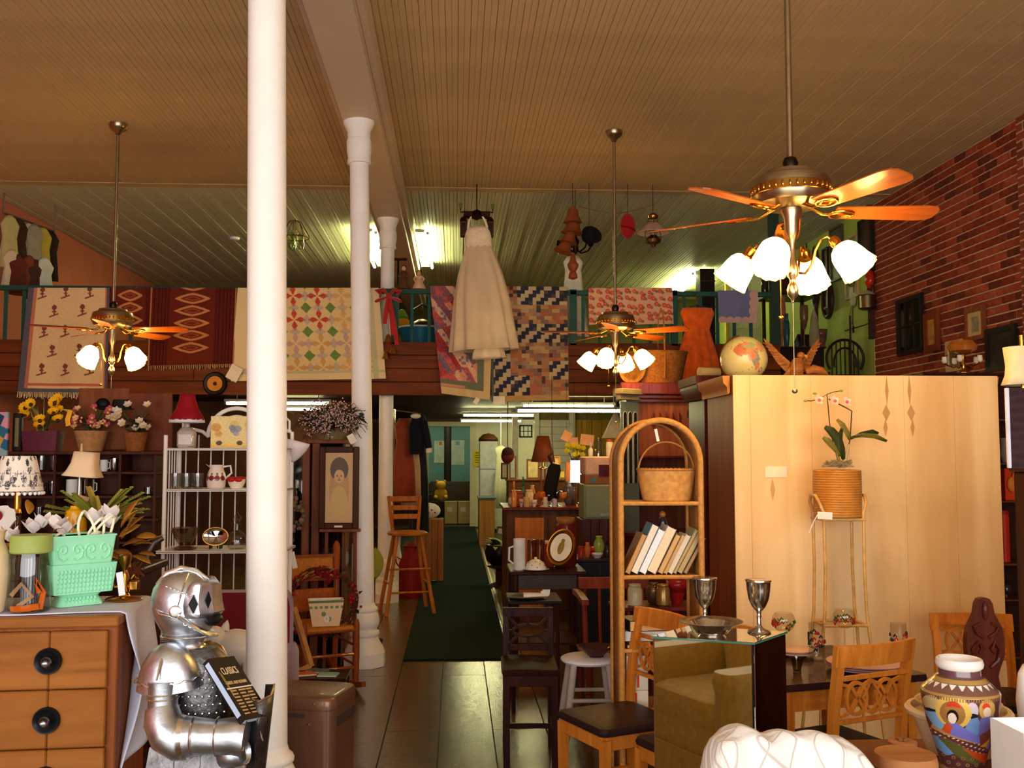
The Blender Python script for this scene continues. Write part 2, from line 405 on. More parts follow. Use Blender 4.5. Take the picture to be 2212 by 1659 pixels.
# rear of the ground floor: blue room seen through the far doorway, pale walls beside it
CREAMF=P((226,214,180),.5,var=.04);RBLUE=P((110,150,158),.6,var=.06,scale=2)
dl,dr=at(924,1000,YB).x,at(1017,1000,YB).x
dz=at(970,921,YB).z
struct('wall_rear',join(box2((XL,YB,0),(dl,YB+.15,MU+.14)),box2((dl,YB,dz),(dr,YB+.15,MU+.14))),W((60,34,20),(84,50,30),'z',4,.6),'dark boarded rear wall around the far doorway')
struct('wall_rear_right',box2((dr,YB,0),(XR,YB+.15,MU+.14)),P((224,218,190),.6,var=.05,scale=2),'pale painted rear wall')
struct('door_1',join(box2((dl-.09,YB-.05,0),(dl+.02,YB+.16,dz+.1),.005),box2((dr-.02,YB-.05,0),(dr+.12,YB+.16,dz+.1),.005),box2((dl+.02,YB-.05,dz),(dr-.02,YB+.16,dz+.1),.005)),CREAMF,'cream doorway frame opening to the blue back room')
struct('wall_blue_room',join(box2((dl-1.6,26.2,0),(dr+1.6,26.35,2.7)),box2((dl-1.7,YB+.2,0),(dl-1.6,26.3,2.7)),box2((dr+1.6,YB+.2,0),(dr+1.7,26.3,2.7)),box2((dl-1.7,YB+.2,2.7),(dr+1.7,26.3,2.8))),RBLUE,'blue grey wall of the back room')
struct('wall_partition_left',box2((XL,14.4,0),(-1.45,14.55,MU+.12)),W((56,30,18),(84,48,28),'z',4,.55),'dark boarded partition under the gallery')
# white clapboard and yellow boarded partition on the right under the gallery
px0,px1=at(1157,950,18).x,at(1236,950,18).x
cw=struct('wall_partition_right',box2((px0,18.03,0),(XR,18.15,MU+.12)),P((120,100,60),.7),'pale clapboard and yellow boarded partition')
for i in range(17):
    obj('clapboard',box2((px0,18.0,i*.13+.002),(px1,18.03,i*.13+.127),.004),P((206,194,172),.6,var=.05),cw)
for i in range(15):
    x=px1+.002+i*.18
    if x+.175<XR: obj('wall_board',box2((x,18.0,0),(x+.175,18.03,MU-.01),.004),W((158,116,32),(186,142,48),'z',5,.5),cw)
# green runner carpet
RUG=P((13,30,20),.95,var=.25,scale=40,bump=.5,bs=300,spec=.1)
one('carpet_runner','long dark green carpet runner down the aisle','carpet',box2((-.40,7.85,0),(.42,21.9,.012),.004),RUG)
one('floor_strip','thin brass threshold strip along the right edge of the carpet runner','strip',box2((.44,9.1,0),(.465,21.0,.01),.002),metal((170,150,110),.35))
# ================================================================ columns
def column(x,y,label):
    t=thing('column',label,'column',(x,y,0),0,'white cast iron columns under the beam')
    pl=[(-.15,-.07),(-.07,-.15),(.07,-.15),(.15,-.07),(.15,.07),(.07,.15),(-.07,.15),(-.15,.07)]
    obj('plinth',prismz(pl,0,.10),WHITEP,t)
    obj('base',lathe([(.15,.10),(.145,.13),(.118,.175),(.104,.215),(.112,.225),(.116,.24),(.112,.255),(.098,.262),(.096,.275),(.112,.30),(.116,.335),(.108,.375),(.096,.40),(.104,.408),(.106,.42),(.100,.432),(.086,.445),(.079,.47)],32),WHITEP,t)
    obj('shaft',lathe([(.079,.47),(.0785,1.2),(.0765,2.6),(.0745,3.86)],32),WHITEP,t)
    obj('capital',lathe([(.0745,3.86),(.092,3.865),(.093,3.89),(.089,3.90),(.089,3.91),(.096,3.96),(.098,4.03),(.094,4.055),(.088,4.06),(.089,4.08),(.092,4.095),(.088,4.105),(.092,4.12),(.112,4.165),(.122,4.18),(.122,4.2)],32),WHITEP,t)
    return t
c1=column(at(573,1659,4.0).x+.012,4.0,'thick white column nearest the viewer, behind the knight figure');c1.rotation_euler=(0,math.radians(-.95),0)
c2=column(at(788,1400,7.72).x,7.72,'white column in the middle, beside the rocking chair');c2.rotation_euler=(0,math.radians(-1.2),0)
column(at(836,700,10.98).x,10.98,'farthest white column, at the gallery railing')
# ================================================================ ceiling fans
BLADE=W((150,70,20),(190,98,34),'x',10,.3,coat=.4);FANM=metal((172,156,128),.3,var=.12);
def shade_mat():
    m,nt,b=_new('fanshade','lit_frosted_glass');b.inputs['Base Color'].default_value=(.9,.75,.45,1);b.inputs['Roughness'].default_value=.4
    tc=nt.nodes.new('ShaderNodeTexCoord');s=nt.nodes.new('ShaderNodeSeparateXYZ');nt.links.new(tc.outputs['Generated'],s.inputs[0])
    r=nt.nodes.new('ShaderNodeValToRGB');e=r.color_ramp.elements;e[0].position=0;e[0].color=(.03,.03,.03,1);e[1].position=.5;e[1].color=(1,1,1,1)
    for k,c in ((.22,.45),(.82,.45),(1.0,.022)): q=e.new(k);q.color=(c,c,c,1);nt.links.new(s.outputs['Z'],r.inputs['Fac'])
    mu=nt.nodes.new('ShaderNodeMath');mu.operation='MULTIPLY';mu.inputs[1].default_value=82.0;nt.links.new(r.outputs['Color'],mu.inputs[0])
    b.inputs['Emission Color'].default_value=(1.0,.60,.16,1);nt.links.new(mu.outputs[0],b.inputs['Emission Strength']);return m
FSH=shade_mat()
def fan(x,y,label,a_blade,a_light,tilt=0.0):
    t=thing('ceiling_fan',label,'ceiling fan',(x,y,ZC-.012),0,'brass ceiling fans with four lit glass shades')
    zm=-1.70                                     # motor centre below the ceiling
    obj('canopy',lathe([(.012,-.10),(.02,-.095),(.03,-.07),(.062,-.05),(.075,-.03),(.078,0)],28),FANM,t)
    obj('down_rod',cyl((0,0,-.09),(0,0,zm+.13),.0135,n=16),FANM,t)
    obj('rod_collar',lathe([(.016,zm+.10),(.03,zm+.105),(.034,zm+.13),(.026,zm+.15),(.016,zm+.155)],20),metal((60,48,40),.35),t)
    mo=obj('motor_housing',lathe([(.03,zm-.075),(.11,zm-.07),(.15,zm-.055),(.165,zm-.03),(.168,zm+.03),(.16,zm+.055),(.12,zm+.07),(.115,zm+.085),(.06,zm+.095),(.03,zm+.10)],40),FANM,t)
    obj('housing_band',join(lathe([(.169,zm-.02),(.1715,zm-.018),(.1715,zm+.018),(.169,zm+.02)],40),*[ball((.1715*math.cos(a),.1715*math.sin(a),zm),(.006,.006,.014),6,5) for a in [2*math.pi*i/36 for i in range(36)]]),BRASS,mo)
    for i in range(5):
        a=a_blade+i*2*math.pi/5;M=Matrix.Rotation(a,4,'Z');pitch=math.radians(-13)
        outl=[(.0,-.052),(.40,-.068),(.45,-.060),(.47,-.035),(.47,.035),(.45,.060),(.40,.068),(0,.052)]
        bl=obj('blade',xf(prismz(outl,-.003,.003),(.19,0,0),(pitch,0,0)),BLADE,t)
        bl.matrix_local=Matrix.Translation((0,0,zm-.09)) @ Matrix.Rotation(tilt,4,'Y') @ M
        ring=[(.225+.055*math.cos(q),.032*math.sin(q),-.008-.008*math.sin(q)) for q in [2*math.pi*k/16 for k in range(16)]]
        obj('blade_iron',join(tube([(.07,0,.03),(.10,0,.015),(.14,0,-.006),(.18,0,-.008)],[.011,.009,.008,.008],8),tube(ring,.006,6,True),tube([(.18,.0,-.008),(.22,.018,-.012),(.27,0,-.01)],.005,6),tube([(.18,0,-.008),(.22,-.018,-.002),(.27,0,-.01)],.005,6)),BRASS,bl)
    obj('light_stem',lathe([(.0,-.49),(.006,-.485),(.008,-.47),(.022,-.455),(.026,-.43),(.02,-.41),(.013,-.40),(.013,-.385),(.024,-.37),(.026,-.34),(.020,-.31),(.014,-.29),(.014,-.23),(.022,-.20),(.030,-.18),(.034,-.12),(.045,-.09),(.045,-.075)],20),FANM,t,loc=(0,0,zm))
    for i in range(4):
        a=a_light+i*math.pi/2;ca,sa=math.cos(a),math.sin(a)
        pa=[(.03,-.36),(.055,-.365),(.085,-.33),(.10,-.27),(.125,-.225),(.155,-.215),(.175,-.235)]
        la=obj('lamp_arm',tube([(r*ca,r*sa,z) for r,z in pa],.006,8),BRASS,t,loc=(0,0,zm))
        dv=Vector((ca*.62,sa*.62,-.78));p=Vector((.17*ca,.17*sa,-.225))
        obj('socket',aim(lathe([(.012,0),(.02,.004),(.024,.02),(.022,.04),(.03,.046),(.03,.06)],16),p,dv),BRASS,t,loc=(0,0,zm))
        pr=[(.026,.0),(.046,.012),(.060,.035),(.066,.065),(.070,.10),(.076,.135),(.078,.142)]
        sh=olathe(pr,40,mod=lambda an,z,i: 1+.05*max(0,(z-.09)/.05)*math.cos(12*an))
        so=obj('glass_shade',sh,FSH,t,solid=.004);q=dv.normalized().to_track_quat('Z','Y')
        so.matrix_local=Matrix.Translation(p+dv.normalized()*.05+Vector((0,0,zm))) @ q.to_matrix().to_4x4()
        obj('bulb',ball((0,0,.075),(.026,.026,.034),12,8),E((1.0,.62,.24),40),so)
    obj('pull_chain',join(cyl((0,0,-.49),(0,0,-.86),.0018,n=6),ball((0,0,-.87),(.013,.013,.011),10,8)),metal((190,170,140),.4),t,loc=(0,0,zm))
    obj('pull_chain',join(cyl((-.07,-.05,-.36),(-.07,-.05,-.55),.0016,n=6),ball((-.07,-.05,-.56),(.012,.008,.009),8,6)),BRASS,t,loc=(0,0,zm))
    return t
fp=at(1326,268,8.55);fan(fp.x,8.55,'ceiling fan with lit shades in front of the wedding gown, second along the right',math.radians(40),math.radians(-28))
fp=at(256,262,8.6);fan(fp.x,8.6,'ceiling fan with lit shades at far left before the cream rug',math.radians(-8),math.radians(-26))
fp=at(1708,400,4.2);fan(fp.x,4.2,'large ceiling fan nearest the viewer at upper right, shades glowing',math.radians(2),math.radians(-37),math.radians(-1))
# fluorescent tubes
TUBE=E((1.0,.96,.46),75.0);FIX=P((225,222,205),.5)
TUBE2=E((.95,1.0,.46),70.0)
def tubes(loc,L,label,rz=0,n=2,sp=.16,tm=None,group='fluorescent ceiling fixtures'):
    t=thing('fluorescent_light',label,'light',loc,rz,group)
    for q in (-1,1): obj('hanger_rod',cyl((q*L*.4,0,.04),(q*L*.4,0,.088 if loc[2]>3 else MU+.13-loc[2]),.006,n=6),FIX,t)
    obj('fixture_body',box(0,0,.03,L+.06,.05 if n == 1 else max(.05,sp-.08),.035,.006),FIX,t)
    for k in range(n):
        y=(k-(n-1)/2)*sp
        obj('tube',cyl((-L/2,y,0),(L/2,y,0),.019,n=12),tm or TUBE,t)
        obj('tube_cap',cyl((-L/2-.02,y,0),(-L/2,y,0),.02,n=12),FIX,t);obj('tube_cap',cyl((L/2,y,0),(L/2+.02,y,0),.02,n=12),FIX,t)
    return t
a=at(1234,887,12.2);tubes((a.x,12.2,a.z),1.32,'fluorescent tube light under the gallery, nearest on the right',0,1);a=at(1228,877,13.2);tubes((a.x,13.2,a.z),1.2,'fluorescent tube light just behind the nearest one on the right',0,1)
a=at(1077,897,16.4);tubes((a.x,16.4,a.z),1.15,'fluorescent tube light farther back above the aisle',0,1);a=at(1061,909,18.9);tubes((a.x,18.9,a.z),1.13,'farthest fluorescent tube light above the aisle',0,1)
a=at(600,872,12.0);tubes((a.x,12.0,2.2),1.2,'fluorescent light under the gallery behind the front column',0,1)
a=at(655,884,13.6);tubes((a.x,13.6,2.2),.5,'short fluorescent light behind the dried berry garland',0,1)
a=at(893,520,13.3);tubes((a.x+.12,13.5,ZC-.10),2.3,'bright fluorescent fixture on gallery ceiling right of the beam',math.pi/2,2,.2,TUBE2)
a=at(800,520,13.3);tubes((a.x+.05,13.5,ZC-.10),2.3,'fluorescent fixture on gallery ceiling left of the beam',math.pi/2,2,.2,TUBE2)
tubes((3.72,15.9,ZC-.10),1.9,'fluorescent fixture on gallery ceiling near the white door',math.pi/2,2,.2,TUBE2)
tubes((-.2,24.0,2.62),1.2,'fluorescent light in the blue back room',0,2,.16)
tubes((2.2,20.0,2.24),1.2,'fluorescent light behind the clapboard partition',0,2,.3)
# ================================================================ textiles hung over the gallery rail
CLOTH=V(.9,bump=.25,scale=250,spec=.15)
def hang(name,label,cat,corners,fn,nu=150,nv=120,Y=MY-.035,wave=.012,k=5,group='textiles hung over the gallery railing',seed=0,thick=.006,sagb=0.0):
    TL,TR,BR,BL=[at(px,py,Y) for px,py in corners]
    def f(u,v):
        X=(TL.x*(1-u)+TR.x*u)*(1-v)+(BL.x*(1-u)+BR.x*u)*v
        Z=(TL.z*(1-u)+TR.z*u)*(1-v)+(BL.z*(1-u)+BR.z*u)*v+sagb*v*np.sin(u*math.pi*3+seed)*.01
        Yy=Y-wave*(.2+.8*v)*(np.sin(u*math.pi*2*k+seed)+.5*np.sin(u*17+v*4+seed))-.008
        return X,Yy,Z
    p,q,(u,v)=sheet(f,nu,nv)
    # a short lap over the back of the rail
    o=one(name,label,cat,(p,q),CLOTH,group,cols=fn(u,v),solid=thick);return o,(TL,TR,BR,BL)
def grain(c,u,v,amt=10,n=160):
    h=hash2(np.floor(u*n),np.floor(v*n));return np.clip(c+(h[:,None]-.5)*amt,0,255)
def fringe(parent,A,B,n,L,mat,name='fringe'):
    g=[]
    for i in range(n):
        p=A.lerp(B,(i+.5)/n);dx=(random.random()-.5)*.012
        g.append(tube([(p.x,p.y,p.z),(p.x+dx,p.y-.004,p.z-L*(.7+.4*random.random()))],.0045,5))
    o=obj(name,join(*g),mat,parent);o['kind']='stuff';return o
def birds(u,v):
    c=np.tile(np.array([226,196,150.]),(len(u),1));c=grain(c,u,v,16)
    zs=[(295,805),(455,800),(620,800),(375,930),(570,925),(305,1075),(450,1070),(360,1210),(550,1200),(290,1340),(450,1340),(615,1335)]
    for zx,zy in zs:
        px,py=zx/3.19,380+zy/3.19;cv=(py-622)/228;x0=62-24*cv;cu=(px-x0)/(175+20*cv)
        du,dv=(u-cu)*190,(v-cv)*228
        m=((du/6)**2+((dv+6)/5)**2<1) | ((np.abs(du-dv*.1)<1.8) & (np.abs(dv)<12)) | ((np.abs(dv-11+du*.35)<1.8) & (np.abs(du)<10)) | ((np.abs(dv-3)<1.5) & (np.abs(du)<5))
        c=mixc(c,m,(128,72,58))
    c=mixc(c,(u<.115) | (u>.95),(196,120,96));c=mixc(c,(u<.075) | (u>.97),(92,92,104))
    c=mixc(c,(v>.915) & (v<.945) & (u>.1) & (u<.93),(198,108,84));c=mixc(c,v>.965,(92,92,104));return c
o,cr=hang('woven_rug','cream woven rug with small brown bird motifs, hung over the rail','rug',[(62,622),(237,622),(233,848),(38,846)],birds,170,200,k=2)
fringe(o,cr[3]-Vector((0,.012,0)),cr[2]-Vector((0,.012,0)),60,.07,P((220,200,160),.9))
def kilim(cu,hw,rows,h):
    def f(u,v):
        c=np.tile(np.array([90,28,18.]),(len(u),1));st=np.sin(u*150)
        c=mixc(c,(st>.55) & (np.abs(u-cu)>hw+.06),(60,20,15));c=mixc(c,np.abs(u-cu)<hw+.05,(100,36,22))
        for r in rows:
            a=np.abs(u-cu)/hw;b=np.abs(v-r)/h;e=a**1.35+b**1.1
            c=mixc(c,(e<1) & (e>.60),(192,132,84));c=mixc(c,e <= .60,(116,40,26));c=mixc(c,(e<.34) & (e>.24),(160,96,60))
        c=mixc(c,(u<.02) | (u>.985),(176,120,74));return grain(c,u,v,14)
    return f
hang('kilim','narrow dark red kilim with pale ovals beside the cream rug','rug',[(236,622),(328,622),(327,705),(234,705)],kilim(.5,.3,[.2,.52,.84],.15),80,70,k=1,Y=MY-.02)
o,cr=hang('kilim','wide dark red kilim with a column of pale ovals','rug',[(327,622),(512,622),(506,786),(319,790)],kilim(.49,.21,[-.03,.14,.30,.46,.62,.78],.072),150,170,k=1)
fringe(o,cr[3]-Vector((0,.012,0)),cr[2]-Vector((0,.012,0)),46,.05,P((196,160,110),.9))
def stars(u,v):
    px=512+u*306-14*v;py=622+v*200;c=np.tile(np.array([222,196,142.]),(len(u),1));c=grain(c,u,v,14)
    P_=52.0;gx=(px-630.5)/P_;gy=(py-639.5)/P_;ix,iy=np.round(gx),np.round(gy);dx,dy=gx-ix,gy-iy
    red=(ix >= -2) & (ix <= 1) & (iy <= 1)
    h=hash2(ix,iy)
    pal=np.array([[196,156,150],[206,160,96],[180,160,160],[214,170,110]])
    pc=pal[(h*4).astype(int) % 4];chk=(np.floor(px/2.6)+np.floor(py/2.6)) % 2<1
    rc=np.where(chk[:,None],np.array([186,40,36.]),np.array([206,96,76.]))
    pc=np.where(red[:,None],rc,pc)
    for a,b in ((dx,dy),(dy,dx)):
        t=np.abs(a);m=(np.abs(t-.25)/.23+np.abs(b)/.12)<1
        c=np.where(m[:,None],pc,c)
    ex,ey=gx-np.floor(gx)-.5,gy-np.floor(gy)-.5
    c=mixc(c,(np.abs(ex)+np.abs(ey))<.23,(110,136,74))
    for a,b in ((ex,dy),(ey,dx)):
        m=(np.abs(a)/.17+np.abs(np.abs(b)-.0)/.24<1);c=mixc(c,m*.55,(170,150,158))
    edge=(u<.10) | (u>.955) | (v>.93);c=mixc(c,edge,(226,204,160));c=mixc(c,((u>.92) & (u<.955)) | ((v>.9) & (v<.93)),(190,188,150));return c
o,_=hang('patchwork_quilt','cream patchwork quilt with red pinwheel stars and green diamonds','quilt',[(514,622),(818,622),(834,818),(499,824)],stars,300,190,k=3,wave=.010)
one('price_tag','small cream price tag on the corner of the star quilt','tag',xf(box(0,0,0,.13,.004,.16,.001),at(506,806,MY-.10),(.1,.5,0)),PAPER)
def pinkq(u,v):
    x,y=u*135,v*245;c=np.tile(np.array([196,100,84.]),(len(u),1))
    t=x*.8-y*.55;b=np.floor(t/13);h=hash2(b,np.floor((y+x*.4)/52));pal=np.array([[198,92,84],[222,150,120],[150,88,92],[176,70,66],[210,124,96],[124,104,112],[224,176,140],[168,56,52]])
    c=pal[(h*8).astype(int) % 8].astype(float);c=grain(c,u,v,34,90)
    h2=hash2(np.floor(x/6),np.floor(y/6),3);c=mixc(c,(h2>.86)*.7,(90,100,130))
    ed=(v>.86) | (u>.74);c=mixc(c,ed & ~((v<.86) & (u<.74)),(112,118,96));c=mixc(c,(v>.93) | (u>.87),(216,186,134));c=mixc(c,(v>.90) & (v<.93) & (u<.5),(208,150,110));return c
hang('patchwork_quilt','pink and red diagonal patchwork quilt hanging left of the gown','quilt',[(928,618),(1066,618),(1058,864),(954,850)],pinkq,120,200,k=2,wave=.016,seed=1)
def zig(u,v):
    x,y=u*164/8.2,v*250/8.2;ix,iy=np.floor(x),np.floor(y);k=(ix+iy) % 4
    blk=hash2(np.floor(ix/5),np.floor(iy/5),2);h=hash2(np.floor((ix-iy)/2),np.floor(iy/2)+np.floor((ix+iy)/4),5)
    tan=np.array([[210,160,104],[196,140,100],[176,128,96],[222,180,126],[160,120,104],[202,120,88],[186,150,120]])
    c=tan[(h*7).astype(int) % 7].astype(float)
    z=(k == 0) | (k == 1)
    nav=(blk>.66) | ((v<.16) & (u>.35)) | ((v>.78) & (u<.5))
    c=np.where((nav & z)[:,None],np.array([54,58,78.]),c);c=np.where((nav & ~z)[:,None],np.array([222,196,150.]),c)
    h3=hash2(ix,iy,9);c=mixc(c,(h3>.9)*.8,(70,60,66));c=mixc(c,(v>.95) | (u<.03),(214,170,104));c=mixc(c,u<.03,(100,110,96));return grain(c*.86,u,v,16)
hang('patchwork_quilt','tan and navy zigzag patchwork quilt right of the gown','quilt',[(1058,618),(1225,620),(1229,864),(1062,868)],zig,170,220,k=3,wave=.008,seed=2)
one('price_tag','white paper price tag at the foot of the zigzag quilt','tag',xf(box(0,0,0,.125,.004,.09,.001),at(1078,865,MY-.08)),PAPER)
one('price_tag','small white tag at the foot of the pink quilt','tag',xf(box(0,0,0,.05,.004,.07,.001),at(1029,866,MY-.085),(0,.6,0)),PAPER)
def roses(u,v):
    c=np.tile(np.array([216,170,138.]),(len(u),1));x,y=u*12,v*5.2;ix,iy=np.floor(x),np.floor(y)
    for oi in (-1,0,1):
        for oj in (-1,0,1):
            a,b=ix+oi,iy+oj;cx=a+.2+.6*hash2(a,b);cy=b+.2+.6*hash2(a,b,4);d=np.hypot(x-cx,(y-cy));s=hash2(a,b,8)
            c=mixc(c,(np.hypot(x-cx-.38,y-cy-.2)<.22)*.8,(104,98,72));c=mixc(c,d<.27+.1*s,(204,84,62));c=mixc(c,d<.12,(226,130,96))
    return grain(c,u,v,18)
hang('floral_quilt','peach quilt scattered with red roses, behind the middle fan','quilt',[(1271,622),(1452,622),(1455,700),(1272,702)],roses,200,90,k=4,wave=.008,seed=3)
def btow(u,v):
    c=np.tile(np.array([112,118,156.]),(len(u),1));s=v+.05*np.abs(np.sin(u*math.pi*5));c=mixc(c,(s>.86),(196,162,150));s2=u+.05*np.abs(np.sin(v*math.pi*4));c=mixc(c,s2>.83,(196,162,150));return grain(c,u,v,14)
hang('towel','blue towel with a scalloped pink border, hung on the rail','towel',[(1550,628),(1637,628),(1635,698),(1552,697)],btow,90,70,k=2,wave=.006,seed=1)
# ---------------------------------------------------------------- garments and hanging things
def garment(name,label,cat,p,prof,mat,sy=.45,pleats=9,amp=.06,group=None,n=56,rz=0,parts=None):
    z0=prof[0][1];z1=prof[-1][1]
    g=olathe(prof,n,sy=sy,mod=lambda a,z,i: 1+amp*((z1-z)/(z1-z0))*math.cos(pleats*a+z*2))
    t=thing(name,label,cat,p,rz,group);obj('skirt' if parts else 'body',g,mat,t,solid=.003,ang=80);return t
GY=10.3
gp=at(1030,468,GY)
s_=mpp(GY)
hz=lambda py: at(1030,py,GY).z-gp.z
t=garment('wedding_gown','long ivory satin wedding gown hanging before the gallery rail','dress',gp,[(.345,hz(757)),(.325,hz(720)),(.285,hz(650)),(.225,hz(590)),(.165,hz(552)),(.135,hz(535)),(.128,hz(522)),(.128,hz(505)),(.11,hz(496))],P((216,194,160),.45,var=.08,scale=4,sheen=.2),sy=.5,pleats=11,amp=.09,n=110,parts=True)
t.rotation_euler=(0,math.radians(-3.5),0)
obj('bodice',olathe([(.133,hz(536)),(.14,hz(520)),(.135,hz(505)),(.118,hz(497)),(.10,hz(490))],40,sy=.5),P((240,222,192),.4,var=.1,scale=40,bump=.4),t,solid=.004)
for s in (-1,1): obj('strap',tube([(s*.10,-.02,hz(494)),(s*.085,-.01,hz(478)),(s*.06,0,hz(468))],[.014,.011,.01],6),P((240,222,192),.4),t)
obj('train',xf(olathe([(.17,0),(.16,.06),(.12,.14)],40,sy=.6,mod=lambda a,z,i: 1+.08*math.cos(7*a)),(.03,-.05,hz(776))),P((228,206,174),.5),t,solid=.003)
ch=thing('iron_chandelier','dark wrought iron lantern chandelier holding up the gown','chandelier',(gp.x,GY+.02,gp.z))
IRON=metal((52,32,24),.5)
obj('chain',cyl((0,0,.05),(0,0,ZC-gp.z-.02),.006,n=6),IRON,ch)
crown=[(.16*math.cos(a)*(1 if k % 2 else .55),.16*math.sin(a)*(1 if k % 2 else .55)) for k,a in [(k,math.pi*k/6) for k in range(12)]]
obj('crown',prismz(crown,-.0,.045),IRON,ch)
for s in (-1,1):
    L=obj('lantern_box',join(box(s*.14,0,-.13,.07,.07,.17,.006),xf(lathe([(.055,0),(.035,.03),(.008,.05)],4),(s*.14,0,-.045),(0,0,math.pi/4))),metal((84,48,26),.4),ch)
    obj('arm',tube([(0,0,.02),(s*.10,0,.06),(s*.17,0,.05),(s*.17,0,.09)],.007,6),IRON,ch)
    obj('candle_cup',lathe([(.01,.09),(.02,.10),(.022,.14)],12),G((230,240,210)),ch,loc=(s*.17,0,0))
    obj('lantern_pane',box(s*.14,-.037,-.13,.045,.004,.12),G((200,150,80)),L)
# orange dress on the rail
op=at(1506,668,MY-.18);oh=lambda py: at(1506,py,MY-.18).z-op.z
t=garment('child_dress','bright orange sleeveless dress hanging from the gallery rail','dress',op,[(.22,oh(822)),(.20,oh(770)),(.15,oh(730)),(.125,oh(712)),(.16,oh(690)),(.185,oh(676)),(.16,oh(666))],P((236,100,26),.8,var=.2,scale=14,sheen=.3),sy=.32,pleats=11,amp=.16,parts=True)
obj('hanger',join(tube([(-.15,0,0),(0,0,.05),(.15,0,0)],.006,6),tube([(0,0,.05),(0,0,.09),(.02,.06,.16),(.0,.19,.21)],.004,6)),metal((150,150,150),.3),t)
# hats, bells and lamps hung in front of the gallery
HY=10.25
def chain_up(t,z): obj('chain',cyl((0,0,z),(0,0,ZC-t.location.z-.008),.003,n=5),IRON,t)
TERRA=P((140,74,40),.6,var=.2)
bp=at(1237,446,HY);s=mpp(HY)
t=thing('bell_string','string of brown terracotta bells hanging from the ceiling','ornament',bp)
chain_up(t,0)
for i,(dx,dy,r,h) in enumerate(((0,0,19,36),(2,-34,23,26),(-3,-52,18,30),(-13,-78,20,26))):
    obj('bell',xf(lathe([(r*s*1.1,-h*s),(r*s,-h*s*.92),(r*s*.72,-h*s*.6),(r*s*.6,-h*s*.25),(r*s*.25,0)],20),(dx*s,0,dy*s),(0,.12*i,0)),TERRA,t)
obj('pull',lathe([(.0,-.78),(.05,-.76),(.045,-.72),(.03,-.69),(.05,-.66),(.06,-.62),(.035,-.58),(.02,-.5)],16),TERRA,t)
cp=at(1243,530,HY+.25)
t=thing('iron_chandelier','black iron chandelier with candle arms below the terracotta bells','chandelier',cp)
chain_up(t,.08)
obj('hub',lathe([(.01,-.1),(.035,-.05),(.03,0),(.045,.04),(.012,.1)],14),IRON,t)
for k in range(5):
    a=k*2*math.pi/5+.3;ca,sa=math.cos(a),math.sin(a)
    obj('arm',tube([(0,0,-.04),(.07*ca,.07*sa,-.08),(.15*ca,.15*sa,-.05),(.18*ca,.18*sa,0)],.009,7),IRON,t);obj('candle_cup',xf(lathe([(.015,0),(.034,.02),(.03,.06)],12),(.18*ca,.18*sa,0)),IRON,t)
hp=at(1273,509,HY);t=thing('felt_hat','black felt hat hanging beside the terracotta bells','hat',hp);chain_up(t,.08)
obj('crown',ball((0,0,0),(.085,.085,.09),20,12),P((20,18,22),.9),t);obj('brim',xf(lathe([(.0,0),(.10,.004),(.11,.012)],24),(.02,-.02,.0),(1.1,.5,0)),P((22,20,24),.9),t)
hp=at(1356,488,HY);t=thing('felt_hat','red felt hat hanging right of the middle fan rod','hat',hp);chain_up(t,.13)
obj('crown',ball((0,0,0),(.085,.06,.135),22,14),P((160,22,24),.85,sheen=.3),t);obj('hat_band',xf(lathe([(.084,-.01),(.088,0),(.084,.01)],24,sy=.75),(0,0,-.03),(0,.3,0)),P((120,14,18),.8),t)
lp=at(1411,500,HY);t=thing('hanging_oil_lamp','hanging oil lamp with a brass font and wide pale shade','lamp',lp);chain_up(t,.2)
obj('lamp_shade',olathe([(.175,-.02),(.168,-.012),(.06,.085),(.035,.10)],32),P((196,166,140),.5),t,solid=.004)
obj('smoke_bell',lathe([(.012,.13),(.05,.14),(.055,.165),(.03,.19),(.01,.2)],18),OLDBRASS,t)
obj('font',lathe([(.0,-.17),(.02,-.165),(.03,-.14),(.075,-.12),(.085,-.09),(.06,-.06),(.03,-.04)],22),metal((120,92,56),.3),t)
obj('chimney',olathe([(.03,-.05),(.045,0),(.03,.06),(.028,.1)],18),G(),t)
for k in range(3): a=k*2.1+.4;obj('frame_wire',tube([(.05*math.cos(a),.05*math.sin(a),.15),(.095*math.cos(a),.095*math.sin(a),-.02),(.085*math.cos(a),.085*math.sin(a),-.12)],.004,5),OLDBRASS,t)
lp=at(637,500,12.0);t=thing('wire_lantern','open wire frame lantern hanging left of the gallery beam','lamp',lp);chain_up(t,.1)
for k in range(8):
    a=k*math.pi/4;ca,sa=math.cos(a),math.sin(a);obj('frame_wire',tube([(0,0,.14),(.08*ca,.08*sa,.11),(.17*ca,.17*sa,-.06),(.17*ca,.17*sa,-.10)],.005,5),OLDBRASS,t)
obj('frame_ring',tube([(.17*math.cos(a),.17*math.sin(a),-.08) for a in [k*math.pi/12 for k in range(24)]],.006,6,True),OLDBRASS,t)
for k in range(3): a=k*2.1;obj('glass_chimney',xf(olathe([(.03,-.22),(.045,-.16),(.035,-.02)],14),(.07*math.cos(a),.07*math.sin(a),0)),G((230,235,200)),t)
sp_=atz(507,513,ZC-.01);one('smoke_detector','small white smoke detector on the gallery ceiling','detector',xf(lathe([(.04,-.035),(.06,-.03),(.065,0)],20),sp_),WHITEP)
